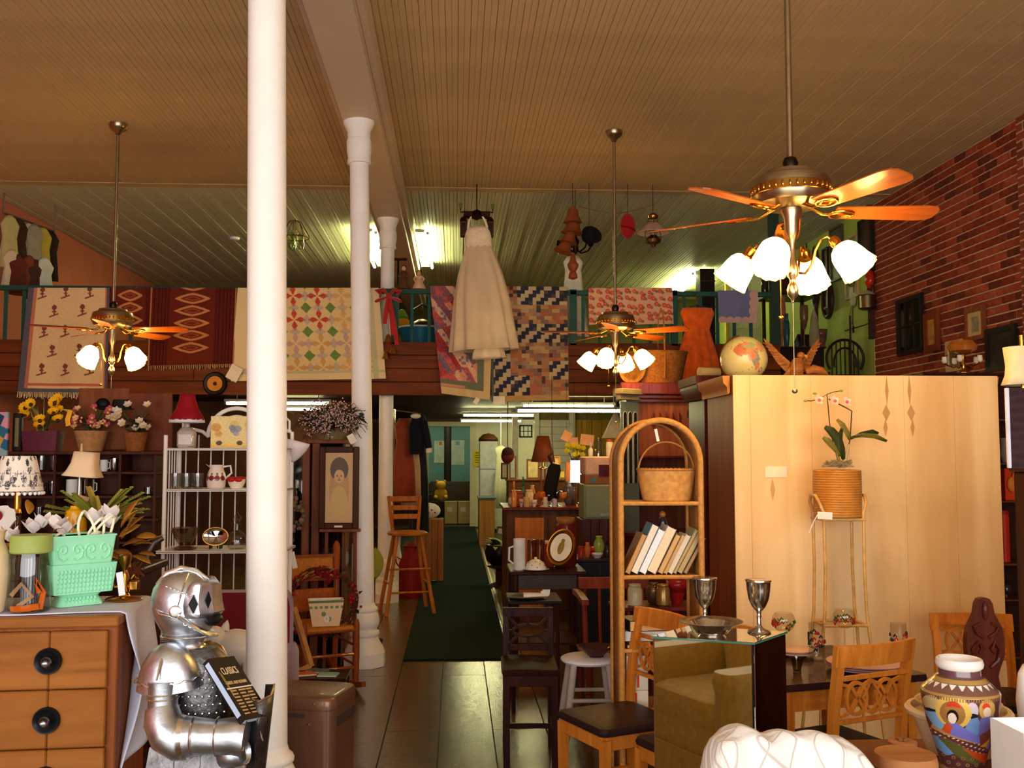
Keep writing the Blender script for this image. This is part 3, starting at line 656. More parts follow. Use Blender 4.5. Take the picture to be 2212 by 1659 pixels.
# red bow with brass bells tied to the rail by the far column
bp=at(840,640,MY-.10);t=thing('christmas_bow','red ribbon bow with brass bells tied to the gallery rail','bow',bp)
RED=P((168,20,22),.55,sheen=.4)
for s1,s2 in ((-1,1),(1,1),(-1,-1),(1,-1)): obj('bow_loop',tube([(0,0,0),(s1*.06,-.03,s2*.05+.02),(s1*.115,-.02,s2*.05),(s1*.08,.0,s2*.015)],[.012,.035,.04,.014],8,flat=.5),RED,t)
obj('knot',ball((0,-.03,0),.03,12,8),RED,t)
for x,L in ((.05,-.42),(-.04,-.3),(.09,-.52)): obj('ribbon_tail',bar([(0,-.02,0),(x*.6,-.03,L*.5),(x,-.02,L)],.045,.004),RED,t)
for x,z in ((0,-.50),(.055,-.62),(-.02,-.68)): obj('bell',xf(lathe([(.045,0),(.042,.015),(.03,.045),(.026,.07),(.012,.085),(0,.09)],18),(x,-.05,z)),BRASS,t)
obj('cord',cyl((.0,-.04,0),(.0,-.05,-.6),.003,n=5),RED,t)
# dolls standing on the rail, a pole lamp and the things behind the bars
def doll(px,ptop,pbot,Y,dress,label):
    b=at(px,pbot,Y);h=at(px,ptop,Y).z-RZ;t=thing('doll',label,'doll',(b.x,Y,RZ),0,'dolls on the rail')
    obj('dress',lathe([(.075,0),(.07,h*.1),(.045,h*.4),(.028,h*.58),(.04,h*.7),(.02,h*.78)],18),P(dress,.8),t)
    obj('head',ball((0,0,h*.88),(.026,.026,.032),14,10),P((206,160,120),.6),t);obj('hair',ball((0,.006,h*.90),(.03,.028,.034),12,8),P((60,40,30),.8),t)
    for s in (-1,1): obj('arm',tube([(s*.035,0,h*.7),(s*.055,-.01,h*.55),(s*.04,-.03,h*.42)],[.012,.01,.008],6),P(dress,.8),t)
doll(872,574,620,MY+.03,(92,58,34),'doll in a brown dress standing on the teal rail');doll(905,586,622,MY+.03,(216,176,146),'doll in a pale pink dress standing on the teal rail')
b=at(859,742,MY+.5);t=thing('floor_lamp','thin dark pole lamp with a flat bar top behind the rail','lamp',(b.x,MY+.5,MZ));hh=at(859,560,MY+.5).z-MZ
obj('base',lathe([(.12,0),(.12,.02),(.02,.04)],20),IRON,t);obj('pole',cyl((0,0,.03),(0,0,hh),.012,n=8),IRON,t);obj('head',box(.0,0,hh,.2,.05,.025,.005),IRON,t)
b=at(905,735,MY+.45);t=thing('blue_tub','round blue tub with a pale rim behind the gallery bars','tub',(b.x,MY+.45,MZ))
obj('tub_body',lathe([(.18,0),(.23,.22),(.23,.23),(.21,.23),(.17,.02),(0,.015)],28),P((24,96,120),.5),t);obj('rim',xf(lathe([(.228,.215),(.24,.225),(.228,.235)],28),(0,0,0)),P((210,220,220),.5),t)
b=at(868,700,MY+1.3);t=thing('yellow_canister','yellow canister with a green topped plant behind the bars','canister',(b.x,MY+1.3,MZ));obj('canister_body',lathe([(.09,0),(.09,.42),(.07,.44)],20),P((222,150,30),.5),t);obj('lid',lathe([(.07,.44),(.08,.46),(.03,.55),(0,.56)],20),P((96,140,40),.6),t)
b=at(912,690,MY+.9);t=thing('brown_kettle','dark copper kettle with hooped handle behind the bars','kettle',(b.x,MY+.9,MZ));obj('kettle_body',lathe([(.10,0),(.16,.06),(.18,.2),(.13,.33),(.05,.38),(0,.39)],24),metal((96,56,34),.35),t);obj('handle',tube([(-.13,0,.32),(-.13,0,.48),(0,0,.56),(.13,0,.48),(.13,0,.32)],.012,8),metal((60,40,30),.4),t);obj('spout',tube([(-.15,0,.12),(-.24,0,.2),(-.28,0,.3)],[.035,.025,.018],8),metal((96,56,34),.35),t)
# white frock behind the rail
b=at(1238,590,MY+.35);garment('white_dress','thin white dress hanging below the black iron chandelier','dress',b,[(.17,-.72),(.14,-.4),(.10,-.1),(.09,.03),(.11,.12),(.06,.2)],P((228,222,196),.7),sy=.35)
t=S.objects['white_dress'];obj('hanger',tube([(0,0,.18),(0,0,ZC-b.z-.008)],.003,5),IRON,t)
# bundled clothes on the left gallery wall
cols=[((190,176,120),(24,470)),((60,36,26),(40,470)),((214,202,164),(62,480)),((150,140,120),(76,486)),((178,158,60),(92,488)),((40,24,22),(106,500)),((96,40,32),(50,560)),((210,190,160),(36,548)),((120,60,40),(70,560)),((206,206,190),(108,566)),((74,44,34),(86,570))]
wr_=thing('clothes_rail','metal clothes rail fixed under the ceiling at far left of the gallery','rail',(0,0,0));ra,rb=at(8,460,11.0),at(118,500,11.5)
obj('bar',cyl(ra,rb,.012,n=8),metal((130,130,130),.4),wr_)
for q in (ra,rb): obj('drop_rod',cyl(q,(q.x,q.y,ZC-.008),.008,n=6),metal((130,130,130),.4),wr_)
names=['pale green shirt','dark brown coat','cream blouse','grey jacket','mustard shirt','black jacket','rust red dress','ivory scarf','brown waistcoat','white camisole','chocolate brown skirt']
for i,(c,(px,py)) in enumerate(cols):
    k=max(0,min(1,(px-8)/110));q=ra.lerp(rb,k);L=.55 if py<520 else .42
    zt=q.z-.03 if py<520 else at(px,py,q.y).z
    garment('garment',names[i]+' hanging among the clothes at far left of the gallery','garment',(q.x,q.y+(i % 3)*.03-.03-(.09 if py>520 else 0),zt),[(.10,-L),(.09,-L*.7),(.075,-L*.4),(.10,-.08),(.06,-.01),(.02,.03)],P(c,.85),sy=.28,pleats=5,amp=.16,group='clothes hung at far left of the gallery',n=32,rz=.8)
# ================================================================ foreground left
def rrect(w,d,r,n=4):
    pts=[]
    for cx,cy,a in ((w/2-r,d/2-r,0),(-w/2+r,d/2-r,1),(-w/2+r,-d/2+r,2),(w/2-r,-d/2+r,3)):
        pts += [(cx+r*math.cos(math.pi/2*(a+k/n)),cy+r*math.sin(math.pi/2*(a+k/n))) for k in range(n+1)]
    return pts
def loft(rings,cap0=True,cap1=True):             # rings: list of equal-length point lists
    n=len(rings[0]);v=[p for r in rings for p in r];f=[]
    for i in range(len(rings)-1):
        for k in range(n): k2=(k+1) % n;f.append((i*n+k,i*n+k2,(i+1)*n+k2,(i+1)*n+k))
    if cap0: f.append(tuple(range(n))[::-1])
    if cap1: f.append(tuple((len(rings)-1)*n+k for k in range(n)))
    return v,f
def rloft(spec,r=.02,n=4,**kw):                 # spec: (w, d, z[, cx, cy]) rounded rectangles
    return loft([[(x+(s[3] if len(s)>3 else 0),y+(s[4] if len(s)>4 else 0),s[2]) for x,y in rrect(s[0],s[1],min(r,s[0]*.49,s[1]*.49),n)] for s in spec],**kw)
def leafgeo(L,Wd,curl=.2,n=6,fold=.15):
    v=[];f=[]
    for i in range(n+1):
        t=i/n;wv=Wd*.5*math.sin(math.pi*min(1,t*.96+.04))**.8;z=-curl*L*t*t
        v += [(L*t,-wv,z+fold*wv),(L*t,0,z),(L*t,wv,z+fold*wv)]
    for i in range(n):
        a=i*3;f += [(a,a+1,a+4,a+3),(a+1,a+2,a+5,a+4)]
    return v,f
def put(g,p,az,el,roll=0):                     # leaf along +x to azimuth / elevation
    M=Matrix.Translation(Vector(p)) @ Matrix.Rotation(az,4,'Z') @ Matrix.Rotation(-el,4,'Y') @ Matrix.Rotation(roll,4,'X')
    return [tuple(M @ Vector(q)) for q in g[0]],g[1]
def blossom(p,r,n=5,az=0,tilt=.5,cup=.3):
    return join(*[put(leafgeo(r,r*.75,-cup,5,.25),p,az+2*math.pi*k/n,tilt) for k in range(n)],ball(p,r*.18,8,6))
def tagcard(label,p,w,h,rot=(0,0,0),mat=PAPER):
    return one('price_tag',label,'tag',xf(box(0,0,0,w,.003,h,.0008),p,rot),mat)
# ---------------------------------------------------------------- chest of drawers
DY=3.2;DZ=at(252,1330,DY).z;RX=at(252,1400,DY).x;drz=math.radians(4.0)
WAL=W((124,70,26),(158,98,42),'x',9,.35,coat=.15);WALV=W((120,62,28),(150,84,42),'z',9,.38)
ch=thing('chest_of_drawers','brown walnut chest of drawers with round black dish pulls','dresser',(RX,DY,0),drz)
obj('carcass',join(box2((-1.15,.02,.0),(-.002,.40,DZ-.03),.004)),WALV,ch)
obj('top_board',box2((-1.17,-.005,DZ-.034),(.004,.42,DZ),.005),WAL,ch)
PULL=P((34,34,38),.35,metal=.6,var=.05);PKN=metal((120,122,126),.25)
zt=DZ-.045;hgt=.178
for r in range(5):
    z1=zt-r*hgt;z0=z1-hgt+.004
    d=thing('drawer_dummy','','',(0,0,0)) if False else None
    dr=obj('drawer',join(box2((-.1972,-.004,z0),(-.028,.022,z1),.004)),WAL,ch)
    obj('drawer',box2((-.60,-.004,z0),(-.1988,.022,z1),.004),WAL,ch)
    zc=(z0+z1)/2+.0
    for xx in (-.198,):
        pd=obj('pull_dish',xf(lathe([(0,.004),(.016,.004),(.026,.008),(.034,.016),(.038,.017),(.040,.012),(.040,0)],36),(xx,-.004,zc),(math.pi/2,0,0)),PULL,ch)
        obj('pull_knob',xf(lathe([(.010,0),(.010,.010),(.016,.014),(.0165,.022),(.013,.026),(.008,.022),(0,.021)],24),(xx,-.008,zc),(math.pi/2,0,0)),PKN,pd)
def DL(px,py,z=DZ): return atz(px,py,z)
# pale cloth runner over the back of the top and down the right side
cM=Matrix.Translation((RX,DY,0)) @ Matrix.Rotation(drz,4,'Z')
def clothfn(u,v):
    front=.06+.02*np.sin(v*9)+.012*np.sin(v*23);back=.415;L=1.1+.50
    s=v*L;top=s<1.1
    drop=s-1.1
    dep=front+(back-front)*u
    hang=np.clip(drop,0,None)*(1-.32*u)
    x=np.where(top,-1.1+s,.010+.028*np.sin(u*9+drop*8)*np.clip(drop*4,0,1)+.02*np.clip(drop*5,0,1))
    z=np.where(top,DZ+.003,DZ+.003-hang)
    y=dep+np.where(top,0,.06*np.sin(drop*6)*(1-u)*.6-.02*(1-u)*np.clip(drop*3,0,1))
    return x,y,z
p,q,_=sheet(clothfn,30,120);p=np.array([tuple(cM @ Vector(a)) for a in p])
one('cloth_runner','pale lavender cloth runner draped over the chest of drawers','cloth',(p,q),P((206,206,226),.85,var=.04,scale=30,bump=.15),solid=.003,ang=80)
ZT=DZ+.006
# ---------------------------------------------------------------- jadeite planters
JADE=P((150,222,180),.25,var=.05,scale=8,coat=.5)
def planter(loc,rz,foot,label):
    t=thing('planter',label,'planter',loc,rz,'stacked mint green ceramic planters')
    h=.096;w0,d0,w1,d1=.19,.125,.212,.142;zb=.042 if foot else 0
    obj('planter_body',join(rloft([(w0,d0,zb),(w1,d1,zb+h),(w1-.012,d1-.012,zb+h),(w0-.02,d0-.02,zb+.012)],.008)),JADE,t)
    if foot:
        obj('foot',rloft([(.150,.095,0),(.146,.09,.008),(.125,.072,.028),(.15,.09,zb+.004)],.02),JADE,t)
        g=[]
        for r in range(5):
            for c in range(15): g.append(ball((-.085+c*.0121,-d0/2-.001-(r/5)*.009,zb+.012+r*.015),(.0048,.004,.0078),6,5))
        for r in range(2):
            for c in range(9): g.append(ball((-.05+c*.0117,-.043,.012+r*.012),(.0046,.004,.006),6,5))
        o=obj('basket_relief',join(*g),JADE,t);o['kind']='stuff'
    else:
        for k in range(4):
            cx=-.066+k*.044;s=1 if k % 2 else -1;pts=[]
            for i in range(15):
                a=i*.55;r=.017*(1-i/17);pts.append((cx+s*r*math.cos(a),-d0/2-.0025-.005*((.045+r*math.sin(a))/h),zb+.05+r*math.sin(a)*1.2))
            obj('scroll_relief',tube(pts,.0035,6),JADE,t)
            obj('scroll_relief',tube([(cx-s*.012,-d0/2-.004,.022),(cx,-d0/2-.003,.016),(cx+s*.016,-d0/2-.004,.026),(cx+s*.02,-d0/2-.006,.05)],.003,6),JADE,t)
        obj('rim',xf(rloft([(w1+.004,d1+.004,0),(w1+.004,d1+.004,.006),(w1-.01,d1-.01,.006),(w1-.01,d1-.01,0)],.008),(0,0,zb+h-.006)),JADE,t)
    return t
pp=atz(158,1308,ZT);prz=math.radians(40)
planter((pp.x,pp.y+.03,ZT),prz,True,'mint green footed planter with basket weave relief, underneath')
planter((pp.x-.006,pp.y+.03,ZT+.1345),prz,False,'mint green planter with scroll relief, stacked on top and full of cord')
CORD=P((244,236,204),.5,var=.05);CZ=ZT+.15;cb=Vector((pp.x,pp.y+.03,CZ))
t=thing('cord_coil','white and yellow cord looped in the upper planter','cord',cb,prz)
def loop(cx,w,h,lean,base=.0):
    pts=[(cx-w*.25,0,base)]
    for k in range(13):
        a=math.pi*(1.15-1.3*k/12);pts.append((cx+lean*(.4+.6*math.sin(max(0,a)))+w*.5*math.cos(a),.008*math.sin(k),base+h*.55+h*.45*math.sin(a)))
    pts.append((cx+w*.2,.01,base));return pts
for cx,w,h,lean in ((-.06,.05,.085,.0),(.035,.05,.155,-.02),(.04,.045,.13,.035),(.05,.05,.135,.06),(.03,.05,.085,.03),(.045,.04,.08,.02)):
    obj('cord_loop',tube(loop(cx,w,h,lean),.0045,7),CORD,t)
# ---------------------------------------------------------------- glass jar with olive lid
jp=atz(52,1324,ZT);jr=42*mpp(jp.y)
t=thing('glass_jar','glass jar with an olive green lid and orange ribbon inside','jar',(jp.x,jp.y+jr*.6,ZT))
jh=at(52,1196,jp.y).z-ZT
obj('jar_glass',olathe([(jr*.9,0),(jr,.01),(jr,jh*.86),(jr*.92,jh),(jr*.92,jh+.01)],36),G((222,226,214),.7),t)
obj('jar_base',lathe([(jr*.9,.001),(jr*.96,.006),(0,.008)],30),G((222,226,214),.7),t)
obj('lid',lathe([(jr*.95,jh),(jr*1.0,jh+.004),(jr*1.0,jh+.05),(jr*.94,jh+.056),(0,jh+.056)],36),P((150,164,84),.35,var=.04),t)
def foil(u,v): c=np.tile(np.array([150,150,165.]),(len(u),1));return mixc(c,(np.sin(u*120)>.2),(64,58,84))
p,q,(u,v)=sheet(lambda u,v: (jr*.42*np.cos(u*2*math.pi),jr*.42*np.sin(u*2*math.pi),.012+v*.155),90,4)
obj('striped_roll',(p,q),V(.3,metal=.4),t,cols=foil(u,v))
OR=P((250,110,28),.5)
obj('ribbon',bar([(.045,-.03,.01),(.05,-.02,.06),(.03,-.035,.1),(.042,-.03,.06)],.018,.002,(.2,1,.1)),OR,t)
obj('ribbon',bar([(-.04,-.045,.012),(0,-.05,.014),(.045,-.04,.02)],.02,.002,(0,1,.2)),OR,t)
obj('ribbon',bar([(-.05,-.02,.05),(-.01,-.04,.09),(.02,-.03,.05),(-.02,-.04,.02)],.014,.002,(0,1,.2)),P((200,150,120),.7),t)
# pale pitcher cut by the left edge of the picture
pp2=atz(-56,1330,ZT);t=thing('floral_pitcher','cream pitcher with painted red and blue flowers at the left edge','pitcher',(pp2.x,pp2.y+.06,ZT))
pr=[(.055,0),(.06,.005),(.066,.04),(.075,.12),(.07,.18),(.052,.22),(.055,.25),(.06,.255)]
def pitcol(u,v):
    c=np.tile(np.array([232,206,160.]),(len(u),1));
    for k,(a,b,r,cc) in enumerate(((.80,.42,.03,(190,40,40)),(.86,.36,.025,(60,70,120)),(.76,.34,.02,(50,90,70)),(.83,.5,.02,(60,70,120)),(.72,.45,.03,(190,40,40)))): c=mixc(c,np.hypot(u-a,(v-b)*.7)<r,cc)
    return c
n=60;zz=np.array([z for r,z in pr]);rr=np.array([r for r,z in pr])
p,q,(u,v)=sheet(lambda u,v: (np.interp(v*.255,zz,rr)*np.cos(u*2*math.pi),np.interp(v*.255,zz,rr)*np.sin(u*2*math.pi),v*.255),n,40)
obj('pitcher_body',(p,q),V(.25,coat=.4),t,cols=pitcol(u,v));obj('handle',tube([(-.05,0,.22),(-.10,0,.21),(-.115,0,.14),(-.075,0,.08)],.009,8),CREAM,t)
# brass candle holder with tag
bp=atz(268,1296,ZT);t=thing('brass_figure','small ornate brass candle holder beside the green planters','candle holder',(bp.x,bp.y,ZT))
obj('base',lathe([(.058,0),(.062,.004),(.055,.009),(.02,.014),(.012,.03)],28),BRASS,t)
obj('stem',lathe([(.012,.014),(.018,.03),(.01,.05),(.016,.08),(.008,.10),(.02,.13),(.022,.15),(.01,.155)],18),BRASS,t)
for s in (-1,1): obj('scroll',tube([(0,0,.05),(s*.03,0,.045),(s*.045,0,.07),(s*.03,0,.085),(s*.02,0,.07)],.005,7),BRASS,t)
obj('cup',box(.035,0,.05,.03,.03,.032,.004),BRASS,t)
tagcard('white tag hanging from the brass candle holder',(bp.x+.012,bp.y-.075,ZT+.064),.022,.078,(-.2,-.22,0),P((226,226,232),.7))
# ---------------------------------------------------------------- knight figure
KY=3.2;kb=at(425,1500,KY);K0=Vector((kb.x,KY,0))
ARM=metal((206,212,220),.36,var=.3,scale=16,bump=.25,bs=38);ARMD=metal((104,102,102),.42,var=.35,scale=20,bump=.6,bs=70);ARME=metal((240,236,230),.25)
kn=thing('knight_figure','small pressed metal knight in armour holding a book','statue',K0)
def KP(px,py,dy=0.0): q=at(px,py,KY+dy);return Vector((q.x-K0.x,q.y-K0.y,q.z))
def side(rows,dr,n=36,cy=0.0):                  # rings from left/right outline pixels: (y, xl, xr)
    rings=[]
    for py,xl,xr in rows:
        a,b=KP(xl,py),KP(xr,py);c=(a+b)/2;r=(b-a).length/2
        rings.append([(c.x+r*math.cos(q),cy+r*dr*math.sin(q),c.z) for q in [2*math.pi*k/n for k in range(n)]])
    return loft(rings[::-1])
hel=obj('helmet',side([(1232,388,412),(1238,366,428),(1250,346,442),(1268,333,455),(1290,327,464),(1312,328,468),(1332,334,468),(1350,343,462),(1368,353,450),(1384,364,440),(1396,372,436)],.82),ARM,kn)
obj('crest',tube([KP(338,1262,-.0),KP(360,1238),KP(392,1226),KP(425,1233),KP(452,1252)],[.004,.007,.008,.007,.004],8),ARME,hel)
# visor: a pointed shell over the face with eye openings
vg=[]
rows=[(1250,430,462,-.3),(1262,420,476,0),(1280,414,478,0),(1300,410,480,0),(1318,412,484,0),(1328,416,474,0)]
rings=[]
for py,xl,xr,_ in rows:
    a,b=KP(xl,py),KP(xr,py);rings.append([(a.x,-.078,a.z),(lerp(a.x,b.x,.45),-.074,a.z),(lerp(a.x,b.x,.8),-.045,a.z),(b.x,0,a.z),(lerp(a.x,b.x,.8),.045,a.z),(lerp(a.x,b.x,.45),.074,a.z),(a.x,.078,a.z)])
n=7;vv=[p for r in rings for p in r];ff=[(i*n+k,i*n+k+1,(i+1)*n+k+1,(i+1)*n+k) for i in range(len(rings)-1) for k in range(n-1)]
vis=obj('visor',(vv,ff),ARM,kn,solid=.004,ang=25)
def diamond(c,w,h,th,ry): return xf(prism([(-w,0),(0,-h),(w,0),(0,h)],-th,th),c,(0,0,ry))
obj('eye_opening',diamond((KP(432,1297).x,-.0805,KP(432,1297).z),.014,.028,.003,.12),BLACK,vis)
obj('eye_opening',diamond((KP(457,1290).x,-.055,KP(457,1290).z),.010,.026,.008,.75),BLACK,vis)
obj('mouth_opening',xf(ball((0,0,0),(.026,.05,.018),14,8),KP(462,1338,-.02)),BLACK,hel)
obj('hinge_disc',xf(lathe([(.0,.006),(.012,.007),(.018,.004),(.019,0)],20),(KP(395,1312).x,-.086,KP(395,1312).z),(math.pi/2,0,0)),ARME,vis)
chin=obj('chin_guard',tube([(KP(402,1322).x,-.082,KP(402,1322).z),(KP(430,1342).x,-.074,KP(430,1342).z),(KP(452,1360).x,-.045,KP(452,1360).z),(KP(462,1366).x,.0,KP(462,1366).z)],[.022,.024,.026,.02],10,flat=.35),ARM,kn)
for k in range(4): q=KP(418+k*9,1336+k*6);obj('rivet_ring',xf(tube([(.006*math.cos(a),0,.006*math.sin(a)) for a in [i*math.pi/5 for i in range(10)]],.0016,5,True),(q.x,-.092+k*.009,q.z)),ARME,chin)
obj('neck_collar',xf(tube([(KP(404,1396).x+.052*math.cos(a),.043*math.sin(a),KP(404,1396).z) for a in [i*math.pi/10 for i in range(20)]],.006,7,True),(0,0,0)),ARME,kn)
obj('helmet_band',tube([(KP(412,1236).x,-.028,KP(412,1236).z),(KP(410,1255).x,-.066,KP(410,1255).z),(KP(404,1285).x,-.084,KP(404,1285).z),(KP(396,1310).x,-.087,KP(396,1310).z)],.003,6),ARME,hel);obj('helmet_band',tube([(KP(335,1300).x,-.03,KP(335,1300).z),(KP(360,1318).x,-.078,KP(360,1318).z),(KP(395,1325).x,-.086,KP(395,1325).z)],.003,6),ARME,hel);obj('neck_rim',tube([(KP(404,1372).x+.079*math.cos(a),.062*math.sin(a),KP(404,1372).z) for a in [i*math.pi/12 for i in range(24)]],.0028,5,True),ARME,hel)
for k in range(7): q=KP(375+k*9,1260+k*3);obj('helmet_stud',ball((q.x+.0,-.076-.002*k,q.z),.0035,6,5),ARME,hel)
# torso, studded mail, shoulder caps
tor=obj('torso',side([(1398,380,470),(1415,360,490),(1450,352,500),(1500,352,502),(1550,356,498),(1600,362,490),(1640,358,496),(1700,330,520),(1760,320,530)],.62),ARMD,kn)
g=[]
for r in range(8):
    for c in range(9):
        px,py=372+c*14+(r % 2)*7,1440+r*18;q=KP(px,py);x=q.x-KP(427,py).x;rr=.108;
        if abs(x)<rr*.95: g.append(ball((q.x,-.62*math.sqrt(max(0,.111**2-x*x))-.001,q.z),.0042,6,4))
o=obj('mail_stud',join(*g),ARME,tor);o['kind']='stuff'
def cap(px,py,r,h,dy,mat,rot=(0,0,0)):
    q=KP(px,py,dy);return xf(lathe([(0,h),(r*.25,h*.97),(r*.55,h*.82),(r*.8,h*.52),(r*.95,h*.2),(r,0),(r*1.02,-.008),(r*.98,-.01)],36,sy=.8),q,rot)
pa=obj('shoulder_guard',cap(368,1476,.099,.125,-.06,ARM,(.12,-.06,0)),ARM,kn)
q=KP(368,1466,-.06);obj('guard_band',xf(tube([(.1*math.cos(a)*1.01,.08*math.sin(a),.022+.004*math.cos(14*a)) for a in [i*math.pi/24 for i in range(48)]],.0032,5,True),(q.x,q.y,q.z-.015),(.12,-.06,0)),ARME,pa)
obj('shoulder_guard',cap(452,1462,.075,.115,.09,ARM),metal((150,124,92),.3,var=.3,scale=14,bump=.2,bs=40),kn)
obj('guard_ridge',tube([KP(360,1398,-.075),KP(348,1430,-.125),KP(338,1470,-.15)],[.003,.005,.003],6),ARME,pa)
# near arm: upper arm, elbow cop, forearm with cuff, fist
D=-.11
obj('upper_arm',tube([KP(352,1470,D),KP(352,1505,D),KP(352,1545,D)],[.045,.043,.044],20),ARM,kn)
for py in (1497,1507): obj('arm_band',tube([(KP(352,py,D).x+.046*math.cos(a),KP(352,py,D).y+.046*math.sin(a),KP(352,py,D).z) for a in [i*math.pi/10 for i in range(20)]],.0022,5,True),ARME,kn)
obj('elbow_guard',tube([KP(350,1528,D),KP(352,1556,D-.01),KP(366,1585,D-.02),KP(392,1602,D-.03),KP(412,1604,D-.03)],[.048,.056,.062,.058,.05],20),ARM,kn)
obj('forearm',tube([KP(398,1592,D-.03),KP(425,1590,D-.04),KP(465,1592,D-.05),KP(505,1590,D-.05),KP(532,1592,D-.05)],[.062,.054,.050,.054,.06],22),ARM,kn)
obj('cuff',tube([KP(392,1592,D-.03),KP(404,1591,D-.03)],[.066,.060],22),ARME,kn)
for px in (418,470): c=KP(px,1591,D-.045);obj('arm_band',tube([(c.x,c.y+.055*math.cos(a),c.z+.055*math.sin(a)) for a in [i*math.pi/10 for i in range(20)]],.0025,5,True),ARME,kn)
obj('fist',olathe([(.034,0),(.036,.03),(.034,.075)],20),ARM,kn,solid=.004,loc=KP(482,1632,D-.02),rot=(0,math.radians(78),math.radians(-20)))
obj('thumb',tube([KP(500,1610,D-.07),KP(520,1622,D-.075),KP(524,1640,D-.06)],[.014,.014,.011],8),ARM,kn)
obj('far_arm',tube([KP(470,1440,.10),KP(500,1500,.10),KP(515,1560,.06),KP(528,1590,.0)],[.042,.04,.04,.04],14),ARMD,kn)
# skirt plates, legs, boots (below the picture) and the base
for k,(a,b) in enumerate(((342,395),(390,450),(446,500))):
    obj('skirt_plate',loft([[(KP(a,1596).x,-.09,KP(a,1596).z),(KP(b,1596).x,-.095,KP(a,1596).z),(KP(b,1596).x,-.085,KP(a,1596).z),(KP(a,1596).x,-.08,KP(a,1596).z)],[(KP(a-14,1720).x,-.135,KP(a,1720).z),(KP(b+2,1720).x,-.14,KP(a,1720).z),(KP(b+2,1720).x,-.13,KP(a,1720).z),(KP(a-14,1720).x,-.125,KP(a,1720).z)]]),ARMD,kn)
for s in (-1,1):
    x=KP(425,1700).x+s*.07
    obj('leg',tube([(x,0,.62),(x,-.01,.40),(x,-.01,.34),(x,0,.20),(x,.01,.06)],[.075,.058,.062,.056,.045],16),ARM,kn)
    obj('boot',rloft([(.09,.2,0,x,-.04),(.085,.19,.03,x,-.04),(.07,.10,.07,x,0)],.03),ARM,kn)
# dark curved shield plate the figure holds at its far hand
sp=[KP(538,1509,-.09),KP(560,1515,-.13),KP(585,1502,-.10),KP(593,1478,-.04),KP(575,1478,.0)]
bp_=[KP(527,1720,-.09),KP(545,1730,-.12),KP(562,1726,-.09),KP(566,1716,-.04),KP(553,1712,.0)]
n=len(sp);vv=[tuple(p) for p in sp]+[tuple(p.lerp(b,.33)) for p,b in zip(sp,bp_)]+[tuple(p.lerp(b,.66)) for p,b in zip(sp,bp_)]+[tuple(p) for p in bp_]
shd=obj('shield',(vv,[(i*n+k,i*n+k+1,(i+1)*n+k+1,(i+1)*n+k) for i in range(3) for k in range(n-1)]),ARMD,kn,solid=.005,ang=80)
obj('shield_rim',tube([KP(527,1720,-.092),KP(534,1600,-.092),KP(538,1509,-.092),KP(560,1515,-.133),KP(585,1502,-.103),KP(593,1478,-.042)],.003,6),ARME,shd)
obj('shield_rib',tube([KP(541,1514,-.10),KP(556,1560,-.125),KP(568,1600,-.11)],.0028,6),ARME,shd)
# ---------------------------------------------------------------- the book it holds
eh=(at(449,1424,KY-.12)-at(530,1556,KY-.20));H=eh.length;eh.normalize()
ew=Vector((.030,.14,.016));ew=(ew-eh*ew.dot(eh)).normalized();en=ew.cross(eh).normalized()
if en.y>0: en=-en
Mb=Matrix((ew,eh,ew.cross(eh))).transposed().to_4x4();Mb.translation=at(530,1556,KY-.20)
bk=thing('book','black covered book of classics held by the knight figure','book');bk.matrix_world=Mb
BWd=.125;TH=.022
sg=1.0
obj('cover',join(box2((0,0,0),(BWd,H,.0022)),box2((0,0,-TH),(BWd,H,-TH+.0022)),box2((-.0018,0,-TH),(0,H,.0022))),P((30,24,22),.4,var=.05),bk)
obj('pages',box2((.002,.003,-TH+.002),(BWd-.004,H-.003,0)),P((206,214,226),.8),bk)
INK=P((222,196,150),.5);GLD=P((170,150,60),.4)
obj('spine_label',box2((-.0026,.02,-TH+.004),(-.0018,H-.01,-.002)),P((176,190,214),.6),bk)
text('title_lettering','CLASSICS',.036,INK,bk,(.022,H-.062,.0026),(0,0,0),sx=.52)
text('title_lettering','GREEK AND ROMAN',.016,P((214,178,120),.5),bk,(.014,H-.098,.0026),(0,0,0),sx=.64)
obj('cover_rule',box2((.010,H*.36,.0022),(.0125,H*.78,.0028)),GLD,bk);obj('cover_rule',box2((.016,H*.42,.0022),(.0175,H*.74,.0028)),GLD,bk)
obj('cover_band',box2((0,H*.485,.0022),(BWd,H*.505,.003)),PAPER,bk)
for r in range(8):
    for c in range(3): obj('list_line',box2((.012+c*.037,H*.08+r*.0115,.0022),(.012+c*.037+.026+.007*((r*c) % 2),H*.08+r*.0115+.005,.0027)),P((196,158,104),.5),bk)
# ---------------------------------------------------------------- brown enamelled heater
hb=at(704,1520,4.2);hz_=.60;t=thing('gas_heater','brown enamelled metal gas heater behind the front column','heater',(hb.x,4.2,0),math.radians(-14))
HM=P((122,88,68),.32,metal=.45,var=.06,scale=3,coat=.3)
def hs(x0,x1,y0,y1): return (x1-x0,y1-y0)
hw,hd=.52,.30;cxh,cyh=-hw/2+.03,hd/2
obj('cabinet_body',rloft([(hw,hd,.03,cxh,cyh),(hw,hd,hz_-.055,cxh,cyh)],.045,6),HM,t)
obj('cabinet_top',rloft([(hw+.008,hd+.008,hz_-.053,cxh,cyh),(hw+.010,hd+.010,hz_-.02,cxh,cyh),(hw-.004,hd-.004,hz_-.006,cxh,cyh),(hw-.035,hd-.035,hz_,cxh,cyh)],.05,6),HM,t)
obj('toe_base',rloft([(hw-.04,hd-.04,0,cxh,cyh),(hw-.04,hd-.04,.03,cxh,cyh)],.03),P((50,38,30),.5),t)
